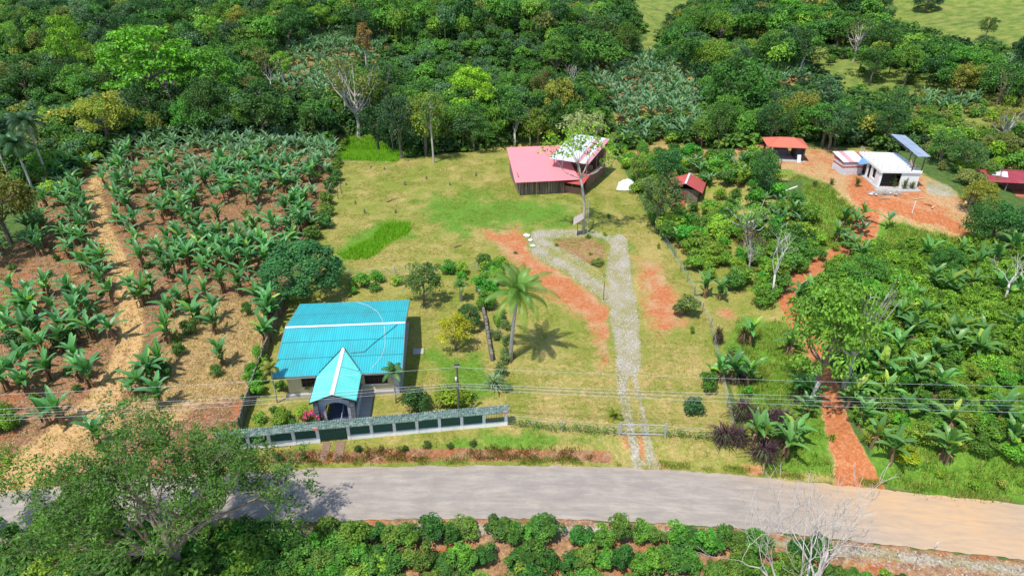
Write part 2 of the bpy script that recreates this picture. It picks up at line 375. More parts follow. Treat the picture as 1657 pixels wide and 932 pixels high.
clr = soft(CLEAR_R, PXn, PYn, 8)
LOWLAWN = [(835, 560), (990, 560), (1150, 540), (1195, 700), (1235, 760), (1000, 755), (830, 690)]
W['lush'] = np.maximum.reduce([soft(p, PXn, PYn, 34 if i in (1, 2, 9, 10) else 14) for i, p in enumerate(LUSH)])
W['pasture'] = np.maximum.reduce([soft(p, PXn, PYn, 5) for p in PASTURE])
W['farban'] = np.maximum.reduce([soft(p, PX, PY, 4) for p in FARBAN]+[soft(BANBAND, PX, PY, 4)])
W['rfield'] = np.maximum(soft(RFIELD, PX, PY, 8), soft(RHILL, PX, PY, 8))
south = ((d_road < -HW) & (Y < 60)).astype(float)
edge = np.clip(1-np.abs(d_road+HW+0.9)/1.1, 0, 1)           # stony strip below the road
lot = W['lot']*(1-south)
forest = np.clip(1-np.maximum.reduce([W['lush'], soft(JUNG0, PX, PY, 8), lot, W['soil_brown'], W['pasture'], W['rfield'], W['farban'], soft(CLEAR_R, PX, PY, 8), south]), 0, 1)
verge_red = soft(VERGE, PX, PY, 8)*np.clip(1.5-np.abs(d_road-HW-1.25)/0.7, 0, 1)*(0.6+0.8*np.clip(nz+.5, 0, 1))
# channel A: r brown soil, g straw, b lush, a forest floor ; channel B: r orange, g gravel, b pasture, a tan track
brown = np.clip(W['soil_brown']*(1-south)+south*0.95+W['farban']*0.62*(0.3+1.1*np.clip(nz2+0.5, 0, 1))+W['island']*0.55+verge_red*0.9, 0, 1)*(1-W['rtrack'])
bank_r = (d_road > HW+0.5) & (d_road < HW+5) & (X > 28)
A = np.stack([brown, np.clip(np.maximum.reduce([south*0.36*(Y < 60), W['straw']*W['soil_brown'], clr*0.75, soft(LOWLAWN, PXn, PYn, 30)*0.40*(1-south)]), 0, 1), np.clip(W['lush']+W['rfield']*0.75*(1-W['rtrack'])+bank_r*0.4, 0, 1)*(1-south), forest*(1-W['rtrack'])], 1)
B = np.stack([np.clip(W['orange']*(1-south)*(1-W['gravel'])*(1-0.4*W['lush']*(W['orange'] < 0.9)), 0, 1), np.clip(W['gravel']+edge*0.75, 0, 1), W['pasture'], np.clip((W['ltrack']*0.47+ruts*0.6)*(1-south), 0, 1)], 1)
# smooth gravel where the driveway is, small relief everywhere
ZZ = ZZ+(fbm(X, Y, 1.3, 3)-0.5)*0.10*(np.abs(d_road) > HW+0.6)*(1-0.6*W['lot'])
cat_ = np.zeros(len(X), int)                      # which named ground piece a vertex belongs to
names = ['forest_floor', 'lawn', 'plantation_soil', 'coffee_field_soil', 'pasture', 'dirt_clearing', 'dirt_track', 'driveway', 'plot_soil', 'roadside_slope']
cat_[W['pasture'] > 0.5] = 4; cat_[W['farban'] > 0.5] = 8; cat_[W['rfield'] > 0.5] = 3; cat_[soft(CLEAR_R, PX, PY, 3) > 0.5] = 5
cat_[W['soil_brown'] > 0.5] = 2; cat_[lot > 0.5] = 1; cat_[W['ltrack'] > 0.5] = 6; cat_[W['rtrack'] > 0.5] = 6
cat_[(W['gravel'] > 0.5) & (lot > 0.5)] = 7; cat_[south > 0.5] = 9
nx, ny = len(gx), len(gy)
ii, jj = np.meshgrid(np.arange(nx-1), np.arange(ny-1)); a0 = (jj*nx+ii).ravel()
quads = np.stack([a0, a0+1, a0+nx+1, a0+nx], 1); fc = cat_[a0]

def ground_material():
    m, nt, b = newmat('ground')
    tc = N(nt, 'ShaderNodeTexCoord').outputs['Object']
    aA = N(nt, 'ShaderNodeAttribute', attribute_name='wA'); aB = N(nt, 'ShaderNodeAttribute', attribute_name='wB')
    sA = N(nt, 'ShaderNodeSeparateColor'); sB = N(nt, 'ShaderNodeSeparateColor')
    nt.links.new(aA.outputs['Color'], sA.inputs[0]); nt.links.new(aB.outputs['Color'], sB.inputs[0])
    nA = noise(nt, 1.1, 7, 0.68, tc); nB = noise(nt, 0.35, 5, 0.6, tc); nC = noise(nt, 6.0, 5, 0.7, tc); nL = noise(nt, 0.09, 4, 0.55, tc); nD = noise(nt, 2.6, 6, 0.7, tc, dist=0.6)
    def fac(w, amt=0.9, soft_=0.16, n=nA):
        t = math_(nt, 'ADD', w, math_(nt, 'MULTIPLY', math_(nt, 'SUBTRACT', n, 0.5), amt))
        mr = N(nt, 'ShaderNodeMapRange', interpolation_type='SMOOTHSTEP'); nt.links.new(t, mr.inputs[0])
        mr.inputs[1].default_value = 0.5-soft_; mr.inputs[2].default_value = 0.5+soft_; return mr.outputs[0]
    # lawn
    dry = ramp(nt, nD, [(0.3, (0.22, 0.19, 0.05)), (0.5, (0.34, 0.27, 0.085)), (0.72, (0.46, 0.35, 0.15))])
    grn = ramp(nt, nD, [(0.3, (0.12, 0.165, 0.022)), (0.7, (0.245, 0.255, 0.045))])
    gsel = ramp(nt, math_(nt, 'ADD', math_(nt, 'MULTIPLY', nB, 0.55), math_(nt, 'MULTIPLY', nL, 0.5)), [(0.40, (0, 0, 0)), (0.60, (1, 1, 1))])
    col = mixc(nt, gsel, dry, grn)
    lush = ramp(nt, nD, [(0.25, (0.05, 0.13, 0.014)), (0.5, (0.105, 0.215, 0.022)), (0.8, (0.23, 0.30, 0.045))])
    floor = ramp(nt, nA, [(0.3, (0.035, 0.07, 0.018)), (0.55, (0.08, 0.14, 0.03)), (0.8, (0.14, 0.15, 0.05))])
    brown = ramp(nt, nD, [(0.25, (0.10, 0.05, 0.028)), (0.42, (0.21, 0.105, 0.055)), (0.58, (0.32, 0.18, 0.10)), (0.7, (0.38, 0.25, 0.16)), (0.85, (0.48, 0.38, 0.28))])
    red2 = ramp(nt, nB, [(0.50, (0, 0, 0)), (0.66, (0.75, 0.75, 0.75))])
    brown = mixc(nt, red2, brown, ramp(nt, nC, [(0.3, (0.27, 0.075, 0.025)), (0.7, (0.42, 0.13, 0.05))]))
    straw = ramp(nt, nD, [(0.2, (0.20, 0.115, 0.05)), (0.5, (0.42, 0.28, 0.12)), (0.8, (0.60, 0.45, 0.23))])
    orange = ramp(nt, nD, [(0.25, (0.28, 0.078, 0.026)), (0.5, (0.42, 0.145, 0.055)), (0.75, (0.52, 0.27, 0.14))])
    orange = mixc(nt, math_(nt, 'MULTIPLY', ramp(nt, nB, [(0.44, (0, 0, 0)), (0.60, (0.85, 0.85, 0.85))]), math_(nt, 'MULTIPLY_ADD', sB.outputs[0], -3.2, 3.1, True)), orange, ramp(nt, nC, [(0.3, (0.36, 0.20, 0.10)), (0.7, (0.52, 0.36, 0.20))]))
    grav = ramp(nt, noise(nt, 5.0, 4, 0.8, tc), [(0.3, (0.16, 0.14, 0.10)), (0.5, (0.34, 0.305, 0.235)), (0.72, (0.58, 0.53, 0.44))])
    grav = mixc(nt, ramp(nt, nB, [(0.42, (0, 0, 0)), (0.6, (0.75, 0.75, 0.75))]), grav, (0.24, 0.22, 0.07))
    past = ramp(nt, nB, [(0.3, (0.085, 0.13, 0.03)), (0.5, (0.16, 0.21, 0.04)), (0.62, (0.23, 0.24, 0.06)), (0.75, (0.28, 0.20, 0.09))])
    past = mixc(nt, ramp(nt, nD, [(0.5, (0, 0, 0)), (0.75, (0.7, 0.7, 0.7))]), past, (0.06, 0.115, 0.02))
    track = ramp(nt, nD, [(0.25, (0.33, 0.16, 0.065)), (0.5, (0.49, 0.30, 0.13)), (0.8, (0.60, 0.42, 0.22))])
    track = mixc(nt, ramp(nt, nB, [(0.55, (0, 0, 0)), (0.68, (0.6, 0.6, 0.6))]), track, (0.22, 0.19, 0.05))
    col = mixc(nt, fac(sA.outputs[2], 1.0, 0.22, nB), col, lush)
    col = mixc(nt, fac(aA.outputs['Alpha'], 0.5), col, floor)
    col = mixc(nt, fac(sB.outputs[2], 0.5), col, past)
    col = mixc(nt, fac(sA.outputs[0], 0.75), col, brown)
    col = mixc(nt, fac(sA.outputs[1], 1.3, 0.25), col, straw)
    col = mixc(nt, fac(sB.outputs[0], 1.25, 0.2), col, orange)
    col = mixc(nt, fac(aB.outputs['Alpha'], 0.7, 0.25), col, track)
    col = mixc(nt, fac(sB.outputs[1], 0.9, 0.2, nD), col, grav)
    grain = ramp(nt, nC, [(0.3, (0.62, 0.62, 0.62)), (0.5, (1.0, 1.0, 1.0)), (0.7, (1.3, 1.28, 1.22))])
    col = mixc(nt, 0.7, col, grain, 'MULTIPLY')
    clods = ramp(nt, noise(nt, 1.7, 6, 0.8, tc, dist=1.2), [(0.3, (0.6, 0.6, 0.6)), (0.45, (1, 1, 1))])
    col = mixc(nt, 0.55, col, clods, 'MULTIPLY')
    nt.links.new(col, b.inputs['Base Color']); b.inputs['Roughness'].default_value = 0.95; b.inputs['Specular IOR Level'].default_value = 0.15
    bp = N(nt, 'ShaderNodeBump'); bp.inputs['Strength'].default_value = 0.55; bp.inputs['Distance'].default_value = 0.12
    hgt = math_(nt, 'ADD', noise(nt, 3.5, 6, 0.75, tc), math_(nt, 'MULTIPLY', nA, 0.8))
    nt.links.new(hgt, bp.inputs['Height']); nt.links.new(bp.outputs[0], b.inputs['Normal'])
    return m
M_GROUND = ground_material()
for k, nm in enumerate(names):
    q = quads[fc == k]
    if not len(q): continue
    used = np.unique(q); remap = np.full(len(X), -1); remap[used] = np.arange(len(used))
    me = np_mesh(nm, np.stack([X[used], Y[used], ZZ[used]], 1), [remap[q]], True)
    for an, arr in (('wA', A), ('wB', B)):
        at = me.attributes.new(an, 'FLOAT_COLOR', 'POINT'); at.data.foreach_set('color', arr[used].astype(np.float32).ravel())
    me.materials.append(M_GROUND)
    o = bpy.data.objects.new(nm, me); COL.objects.link(o); o['kind'] = 'structure'

# the road: a slightly cambered strip, dusted with red earth where the track joins
def road_material():
    m, nt, b = newmat('asphalt')
    tc = N(nt, 'ShaderNodeTexCoord').outputs['Object']
    at = N(nt, 'ShaderNodeAttribute', attribute_name='tint'); sp = N(nt, 'ShaderNodeSeparateColor'); nt.links.new(at.outputs['Color'], sp.inputs[0])
    cmb = N(nt, 'ShaderNodeCombineXYZ')       # streaks along the road: (distance along, offset across)
    nt.links.new(math_(nt, 'MULTIPLY', sp.outputs[1], 60), cmb.inputs[0]); nt.links.new(math_(nt, 'MULTIPLY', sp.outputs[0], 30), cmb.inputs[1])
    st = noise(nt, 0.45, 5, 0.65, cmb.outputs[0], dist=0.5); n2 = noise(nt, 0.5, 6, 0.65, tc); n3 = noise(nt, 9, 4, 0.7, tc)
    col = ramp(nt, st, [(0.3, (0.24, 0.21, 0.183)), (0.5, (0.315, 0.28, 0.24)), (0.7, (0.40, 0.35, 0.295))])
    col = mixc(nt, ramp(nt, n2, [(0.45, (0, 0, 0)), (0.66, (0.7, 0.7, 0.7))]), col, (0.225, 0.205, 0.185))
    col = mixc(nt, ramp(nt, n3, [(0.3, (0.25, 0.25, 0.25)), (0.6, (0, 0, 0))]), col, (0.15, 0.14, 0.13))
    wt = math_(nt, 'ABSOLUTE', math_(nt, 'SINE', math_(nt, 'MULTIPLY', sp.outputs[0], 12.57)))
    col = mixc(nt, math_(nt, 'MULTIPLY', math_(nt, 'POWER', wt, 3.0), 0.22), col, (0.17, 0.16, 0.155))
    dust = math_(nt, 'MULTIPLY', sp.outputs[2], math_(nt, 'ADD', math_(nt, 'MULTIPLY', st, 1.3), math_(nt, 'MULTIPLY', n2, 0.3)), clamp=True)
    col = mixc(nt, dust, col, (0.50, 0.32, 0.17))
    nt.links.new(col, b.inputs['Base Color']); b.inputs['Roughness'].default_value = 0.9
    bp = N(nt, 'ShaderNodeBump'); bp.inputs['Strength'].default_value = 0.3; bp.inputs['Distance'].default_value = 0.02
    nt.links.new(n3, bp.inputs['Height']); nt.links.new(bp.outputs[0], b.inputs['Normal'])
    return m
R = smooth_path(_rp, 30); L = np.concatenate([[0], np.cumsum(np.hypot(*np.diff(R, axis=0).T))])
tg = np.gradient(R, axis=0); tg /= np.linalg.norm(tg, axis=1)[:, None]; nr = np.stack([-tg[:, 1], tg[:, 0]], 1)
V = []; tint = []; offs = np.linspace(-1, 1, 13)
for i in range(len(R)):
    for o_ in offs:
        w = HW*o_
        if abs(o_) == 1: w += (vnoise(L[i], o_*50, 0.9)-0.5)*0.22+(vnoise(L[i], o_*70, 3.0)-0.5)*0.14
        p = R[i]+nr[i]*w; V.append((p[0], p[1], ROADZ+0.02+0.05*(1-o_*o_)))
        dn = math.exp(-((p[0]-31-0.5*(HW-w))/8)**2)*(0.75+0.2*o_)+0.27*math.exp(-((p[0]-42)/16)**2)+0.08
        if o_ > 0.8: dn += 0.1
        tint.append(((o_+1)/2, L[i]/60, min(1, dn)))
q = [(i*13+k, (i+1)*13+k, (i+1)*13+k+1, i*13+k+1) for i in range(len(R)-1) for k in range(12)]
q = [(a, d_, c_, b_)[::-1] for a, b_, c_, d_ in q]
me = np_mesh('road', V, [np.array(q)], True, tint); me.materials.append(road_material())
o = bpy.data.objects.new('road', me); COL.objects.link(o); o['kind'] = 'structure'

# ------------------------------------------------------------------ landmarks used to say which plant is meant
LM = {}
def lm(name, px, py): LM[name] = T1(px, py)
for nm_, px_, py_ in [('the teal house', 560, 560), ('the round mango tree', 495, 470), ('the coconut palm', 826, 583), ('the pink roofed barn', 880, 290), ('the driveway island', 950, 400),
        ('the white house', 1445, 290), ('the orange roofed pavilion', 1270, 245), ('the small red hut', 1108, 320), ('the long red roof', 1625, 305), ('the two forked posts', 540, 315),
        ('the tan track bend', 205, 480), ('the tan track top', 170, 275), ('the tan track foot', 110, 700), ('the red track mouth', 1390, 780), ('the red track bend', 1275, 490),
        ('the dark palm clump', 50, 300), ('the metal farm gate', 1040, 704), ('the bare white tree', 1290, 925), ('the small roadside sign', 1513, 885), ('the utility pole', 739, 670),
        ('the left plot centre', 340, 380), ('the upper plot edge', 340, 225), ('the lower right field', 1560, 640), ('the right field centre', 1450, 560),
        ('the narrow far plot', 540, 110), ('the wide far plot', 1000, 150), ('the giant dark tree', 1190, 200), ('the top right pasture', 1560, 40), ('the diagonal meadow', 1450, 140),
        ('the top centre pasture', 1050, 40), ('the lime umbrella tree', 260, 160), ('the green ravine bank', 600, 240), ('the top left hillside', 120, 40), ('the left frame edge', 10, 170), ('the grey green tree', 942, 230),
        ('the centre top hillside', 700, 40), ('the right frame edge', 1650, 230), ('the foreground road edge', 700, 850), ('the foreground left corner', 100, 920), ('the foreground middle', 950, 900)]:
    lm(nm_, px_, py_)
_lmn = list(LM); _lmp = np.array([LM[k] for k in _lmn]); _rank = {}
ORD = ['nearest', 'second nearest', 'third nearest', 'fourth nearest', 'fifth nearest', 'sixth nearest', 'seventh nearest', 'eighth nearest', 'ninth nearest', 'tenth nearest', 'eleventh nearest', 'twelfth nearest', 'thirteenth nearest', 'fourteenth nearest', 'fifteenth nearest', 'sixteenth nearest', 'seventeenth nearest', 'eighteenth nearest', 'nineteenth nearest', 'twentieth nearest']
def relabel(items, noun):
    """items: list of dict(x,y,look). Gives each a label by its look, the side of a landmark it stands on and its rank there"""
    bins = {}
    for it in items:
        d = np.hypot(_lmp[:, 0]-it['x'], (_lmp[:, 1]-it['y']))
        k = int(np.argmin(d)); dx = it['x']-_lmp[k, 0]; dy = it['y']-_lmp[k, 1]
        a = math.degrees(math.atan2(dy, dx)) % 360
        side = ['right of', 'right of and behind', 'behind', 'left of and behind', 'left of', 'left of and before', 'in front of', 'right of and before'][int(((a+22.5) % 360)//45)]
        bins.setdefault((_lmn[k], side, it['look']), []).append((d[k], it))
    for (l, side, look), L_ in bins.items():
        L_.sort(key=lambda q: q[0])
        for r, (_, it) in enumerate(L_):
            o_ = ORD[r] if r < len(ORD) else '%dth nearest' % (r+1) if (r+1) % 10 not in (1, 2, 3) else '%d%s nearest' % (r+1, {1: 'st', 2: 'nd', 3: 'rd'}[(r+1) % 10])
            it['label'] = '%s %s %s %s, %s' % (look, noun, side, l, o_) if len(L_) > 1 else '%s %s %s %s' % (look, noun, side, l)

# ------------------------------------------------------------------ foliage geometry
def unit(a): return a/(np.linalg.norm(a, axis=-1, keepdims=True)+1e-9)
def leafquads(rng, C, Nn, Ln, Wd, D=None):
    n = len(C)
    if D is None: D = rng.normal(size=(n, 3))
    D = D-(D*Nn).sum(1)[:, None]*Nn; D = unit(D); E = np.cross(Nn, D)
    Ln = np.asarray(Ln)[:, None]; Wd = np.asarray(Wd)[:, None]
    V = np.stack([C-D*Ln/2, C+E*Wd/2+D*Ln*0.05, C+D*Ln/2-Nn*Ln*0.12, C-E*Wd/2+D*Ln*0.05], 1).reshape(-1, 3)
    return V, np.arange(4*n).reshape(-1, 4)
def cloud(rng, mb, centers, radii, per, leaf, aspect=0.5, inner=0.2, up=0.5, cvar=0.18, lvar=0.22, tip=None, flat=1.0):
    centers = np.asarray(centers, float); radii = np.asarray(radii, float).reshape(len(centers), -1)
    if radii.shape[1] == 1: radii = np.repeat(radii, 3, 1)*np.array([1, 1, flat])
    per = np.broadcast_to(per, (len(centers),)).astype(int)
    idx = np.repeat(np.arange(len(centers)), per); n = len(idx)
    d = unit(rng.normal(size=(n, 3))); low = d[:, 2] < -0.25; flip = low & (rng.random(n) < 0.75); d[flip, 2] *= -1
    rr = np.where(rng.random(n) < inner, rng.uniform(0.35, 0.8, n), rng.uniform(0.82, 1.12, n))
    C = centers[idx]+d*radii[idx]*rr[:, None]
    Nn = unit(d*0.8+np.array([0, 0, up])+rng.normal(size=(n, 3))*0.45)
    Ln = leaf*rng.uniform(0.7, 1.35, n)
    V, q = leafquads(rng, C, Nn, Ln, Ln*aspect)
    cv = 1+rng.uniform(-cvar, cvar, len(centers)); lv = 1+rng.uniform(-lvar, lvar, n)
    base = (cv[idx]*lv)[:, None]*np.ones(3)
    if tip is not None:
        m = (rng.random(len(centers)) < 0.35)[idx]; base = np.where(m[:, None], base*np.asarray(tip), base)
    yel = rng.random(n) < 0.03; base = np.where(yel[:, None], base*np.array([2.2, 1.4, 1.0]), base)
    mb.add(V, q, tint=np.repeat(base, 4, 0))
def limbs(rng, mb, base, top, r0, targets, n=5, lean=(0, 0)):
    p = [np.array(base, float)]; top = np.array(top, float)
    k = 5
    for i in range(1, k+1):
        t = i/k; q = p[0]*(1-t)+top*t+rng.normal(size=3)*0.12*np.array([1, 1, 0])*np.linalg.norm(top-p[0])*0.12; p.append(q)
    mb.tube(p, np.linspace(r0*1.25, r0*0.7, len(p)), n+2)
    for tg_ in targets:
        s_ = p[rng.integers(max(2, k-2), k+1)]; e = np.array(tg_, float); mid = (s_+e)/2+np.array([0, 0, -0.08])*np.linalg.norm(e-s_)+rng.normal(size=3)*0.1
        mb.tube([s_, mid, e], [r0*0.5, r0*0.32, r0*0.1], n, cap=False)
PROTO = {}
def proto(kind, idx, crown, trunk):
    PROTO.setdefault(kind, []).append((crown, trunk))
def tree_proto(kind, seed, leaf=0.42, dens=1.0, leafmat=None, bark=None):
    """unit trees: total height 10, crown radius about 4.5 (before scaling)"""
    rng = np.random.default_rng(seed); cr = MB(); tr = MB(); C = []; Rr = []
    if kind in ('broad', 'broadlow'):
        n = 46; i = 0
        while i < n:
            d = unit(rng.normal(size=3)); 
            if d[2] < -0.6: continue
            k = rng.uniform(0.55, 0.92); lump = 1+0.22*math.sin(3*math.atan2(d[1], d[0])+seed)+0.12*math.sin(5*d[2]*3+seed)
            C.append(np.array([d[0]*4.3*k*lump, d[1]*4.3*k*lump, 5.4+d[2]*3.8*k])); Rr.append(rng.uniform(0.75, 1.5)); i += 1
        per = 62; top = (0.2, 0, 5.2)
    elif kind == 'dome':
        n = 90
        for i in range(n):
            a = i*2.39996; zz = rng.uniform(-0.15, 1); rr = math.sqrt(max(0, 1-max(zz, 0)**2))
            C.append(np.array([cos(a)*4.3*rr, sin(a)*4.3*rr, 3.6+zz*4.4])*rng.uniform(0.9, 1.02)); Rr.append(rng.uniform(0.7, 1.15))
        per = 120; top = (0, 0, 4)
    elif kind == 'umbrella':
        for lay, (h, R_, n) in enumerate([(9.2, 2.4, 12), (8.3, 4.0, 22), (7.0, 4.9, 22), (5.6, 4.2, 12)]):
            for i in range(n):
                a = rng.uniform(0, 2*pi); r = R_*math.sqrt(rng.uniform(0.12, 1))
                C.append(np.array([cos(a)*r, sin(a)*r, h-0.06*r*r+rng.uniform(-.3, .3)])); Rr.append(rng.uniform(0.9, 1.45))
        per = 52; top = (0, 0, 4.5)
    elif kind == 'tall':
        for i in range(26):
            h = rng.uniform(5.2, 9.6); r = 2.3*math.sqrt(max(0.05, 1-((h-7.2)/2.9)**2))*rng.uniform(0.3, 1); a = rng.uniform(0, 2*pi)
            C.append(np.array([cos(a)*r, sin(a)*r, h])); Rr.append(rng.uniform(0.6, 1.1))
        per = 50; top = (0.3, 0.1, 7.6)
    elif kind == 'sparse':
        for i in range(24):
            a = rng.uniform(0, 2*pi); r = 4.2*math.sqrt(rng.uniform(0.1, 1)); C.append(np.array([cos(a)*r, sin(a)*r, rng.uniform(6.0, 9.6)-0.06*r*r])); Rr.append(rng.uniform(0.55, 1.05))
        per = 38; top = (0.2, 0.1, 4.6)
    flat = {'umbrella': 0.45, 'sparse': 0.6, 'dome': 0.95}.get(kind, 0.8)
    cloud(rng, cr, C, Rr, int(per*dens), leaf, 0.55, 0.18, 0.55, 0.22, 0.25, flat=flat)
    T_ = [C[i] for i in rng.choice(len(C), min(len(C), 11 if kind != 'sparse' else 20), replace=False)]
    limbs(rng, tr, (0, 0, -0.6), top, 0.28 if kind != 'tall' else 0.2, T_)
    proto(kind, seed, cr.mesh(kind+'_crown', leafmat or M_LEAF), tr.mesh(kind+'_trunk', bark or M_PBARK))
for s_ in range(5): tree_proto('broad', 10+s_, 0.40, 1.25, bark=M_BARK)
for s_ in range(3): tree_proto('umbrella', 20+s_, 0.40, 1.35, bark=M_BARK)
for s_ in range(3): tree_proto('tall', 30+s_, 0.38, 1.3)
for s_ in range(2): tree_proto('sparse', 40+s_, 0.38, 1.1)
tree_proto('dome', 50, 0.36, 1.0, bark=M_BARK)
# low detail versions for the mass of far trees
def low_tree(seed):
    rng = np.random.default_rng(seed); mb = MB(); C = []; Rr = []
    for i in range(18):
        d = unit(rng.normal(size=3)); d[2] = abs(d[2])*1.1-0.25; k = rng.uniform(0.6, 0.95)
        C.append(np.array([d[0]*4.2*k, d[1]*4.2*k, 6.2+d[2]*3.2*k])); Rr.append(rng.uniform(1.0, 1.8))
    cloud(rng, mb, C, Rr, 44, 0.75, 0.6, 0.1, 0.6, 0.22, 0.25, flat=0.8)
    mb.tube([(0, 0, -0.5), (0.1, 0, 6)], [0.3, 0.15], 5, tint=(1.6, 1.0, 1.2))
    return np.vstack(mb.V), np.vstack(mb.Q), np.vstack(mb.t)
LOWT = [low_tree(60+i) for i in range(4)]
# shrubs: unit height 1, radius about 0.6
def bush_proto(kind, seed, n, per, leaf, asp, rs=(0.18, 0.3), up=0.4, tip=None, stems=True, narrow=1.0):
    rng = np.random.default_rng(seed); mb = MB(); C = []; Rr = []
    for i in range(n):
        d = unit(rng.normal(size=3)); k = rng.uniform(0.3, 0.85); C.append((d[0]*0.52*k*narrow, d[1]*0.52*k*narrow, 0.5+d[2]*0.40*k)); Rr.append(rng.uniform(*rs))
    cloud(rng, mb, C, Rr, per, leaf, asp, 0.2, up, 0.2, 0.28, tip=tip)
    tr = None
    if stems:
        tb = MB()
        for k in range(4):
            a = rng.uniform(0, 2*pi); tb.tube([(0, 0, -0.08), (cos(a)*0.1, sin(a)*0.1, 0.3), (cos(a)*0.22, sin(a)*0.22, 0.7)], [0.03, 0.022, 0.01], 4, cap=False)
        tr = tb.mesh(kind+'_stems', M_BARK)
    proto(kind, seed, mb.mesh(kind+'_leaves', M_LEAF), tr)
for s_ in range(4): bush_proto('shrub', 70+s_, 20, 90, 0.095, 0.55, (0.13, 0.27)); bush_proto('shrub_far', 170+s_, 12, 50, 0.15, 0.55, stems=False)
for s_ in range(4): bush_proto('coffee', 80+s_, 24, 96, 0.092, 0.5, (0.11, 0.2), 0.5, tip=(1.35, 1.25, 1.0)); bush_proto('coffee_far', 180+s_, 20, 56, 0.125, 0.5, (0.13, 0.22), 0.5, tip=(1.35, 1.25, 1.0), stems=False)
for s_ in range(2): bush_proto('lowshrub', 90+s_, 10, 60, 0.17, 0.5, (0.2, 0.32))

def banana_parts(seed, lod=1):
    rng = np.random.default_rng(seed); lv = MB(); st = MB(); ns = 1+(seed % 3)
    for k in range(ns):
        ox, oy = (rng.uniform(-0.55, 0.55, 2) if k else (0, 0)); H_ = rng.uniform(1.3, 2.0)*(1 if k == 0 else rng.uniform(0.5, 0.85))
        lean = rng.uniform(-0.25, 0.25, 2)
        st.tube([(ox, oy, -0.4), (ox+lean[0]*0.4, oy+lean[1]*0.4, H_*0.5), (ox+lean[0], oy+lean[1], H_)], [0.17, 0.14, 0.08], 6)
        for j in range(5 if lod else 0):      # dead leaves hanging down the stem
            a = rng.uniform(0, 2*pi); z0 = H_*rng.uniform(0.6, 0.95); c = np.array([ox+lean[0]*0.8, oy+lean[1]*0.8, z0]); dr = np.array([cos(a), sin(a), 0])
            sd = np.array([-sin(a), cos(a), 0])*0.11
            p0 = c+dr*0.08; p1 = c+dr*0.38+np.array([0, 0, -0.1]); p2 = c+dr*0.42+np.array([0, 0, -rng.uniform(0.6, 1.1)])
            st.add([p0-sd*.5, p0+sd*.5, p1+sd, p1-sd, p2+sd*.6, p2-sd*.6], [(0, 1, 2, 3), (3, 2, 4, 5)], tint=(1.25, 1.1, 1.0))
        nl = rng.integers(7, 10) if k == 0 else rng.integers(4, 7); sc = 1 if k == 0 else 0.72
        a0 = rng.uniform(0, 6.3)
        for j in range(nl):
            a = a0+j*2.4+rng.uniform(-.3, .3); el = math.radians(rng.uniform(30, 84) if j else 88)
            Ln = rng.uniform(1.8, 2.7)*sc*(1 if j else 0.75); Wd = rng.uniform(0.24, 0.35)*(1 if j else 0.5)
            m = 8 if lod else 3; droop = rng.uniform(0.7, 1.5); V = []
            p = np.array([ox+lean[0], oy+lean[1], H_-0.1]); e = el; step = Ln/m; sd = np.array([-sin(a), cos(a), 0])
            for i in range(m+1):
                t = i/m; w = Wd*(0.18 if i == 0 else (math.sin(pi*min(1, 0.22+t*0.78))**0.6 if i < m else 0.03))
                upv = np.array([-cos(a)*sin(e), -sin(a)*sin(e), cos(e)])
                wa, wb = (w*rng.uniform(.6, 1.25), w*rng.uniform(.6, 1.25)) if lod else (w, w); V += [p+sd*wa+upv*wa*0.4, p, p-sd*wb+upv*wb*0.4]
                p = p+np.array([cos(a)*cos(e), sin(a)*cos(e), sin(e)])*step; e -= droop*(0.35+t)/m*1.15
            q = [(3*i+s, 3*i+s+1, 3*i+s+4, 3*i+s+3) for i in range(m) for s in (0, 1)]
            g = rng.uniform(0.75, 1.25); tn = np.array([1, 1, 1])*g
            if j == 0: tn = np.array([1.5, 1.35, 0.8])*g
            elif rng.random() < 0.08: tn = np.array([2.4, 1.4, 0.7])*g
            lv.add(V, q, tint=tn)
    return lv, st
for s_ in range(9):
    lv_, st_ = banana_parts(100+s_); proto('banana', s_, lv_.mesh('banana_leaves', M_BAN), st_.mesh('banana_stems', M_BSTEM))
LOWB = []
for s_ in range(5):
    lv_, st_ = banana_parts(120+s_*3, 0); LOWB.append((np.vstack(lv_.V), np.vstack(lv_.Q), np.vstack(lv_.t), np.vstack(st_.V), np.vstack(st_.Q), np.vstack(st_.Tr)))

RNG = np.random.default_rng(2024)
C_BAN = (0.085, 0.255, 0.095)
def put(kind, var, x, y, h, w, label, cat, name, tint, group=None, trunk='trunk', crown='crown', rz=None, z=None, single=False):
    """place a plant: h metres high, w metres wide (0 = keep proportion)"""
    P = PROTO[kind]; cm, tm = P[var % len(P)]
    base = {'banana': (3.2, 3.6), 'shrub': (1, 1.2), 'coffee': (1, 1.2), 'lowshrub': (1, 1.3)}.get(kind, (10, 9.5 if kind != 'tall' else 6))
    sz = h/base[0]; sx = (w/base[1]) if w else sz
    zz = ZP(x, y) if z is None else z
    rz = RNG.uniform(0, 6.28) if rz is None else rz
    if single or tm is None:
        o = bpy.data.objects.new(name, cm); COL.objects.link(o); o.location = (x, y, zz); o.rotation_euler = (0, 0, rz); o.scale = (sx, sx, sz); o.color = (*tint, 1)
        return tag(o, label, cat, group)
    r = thing(name, label, cat, (x, y, zz), rz, group); r.scale = (sx, sx, sz)
    a = bpy.data.objects.new(crown, cm); COL.objects.link(a); a.parent = r; a.color = (*tint, 1)
    b = bpy.data.objects.new(trunk, tm); COL.objects.link(b); b.parent = r
    return r
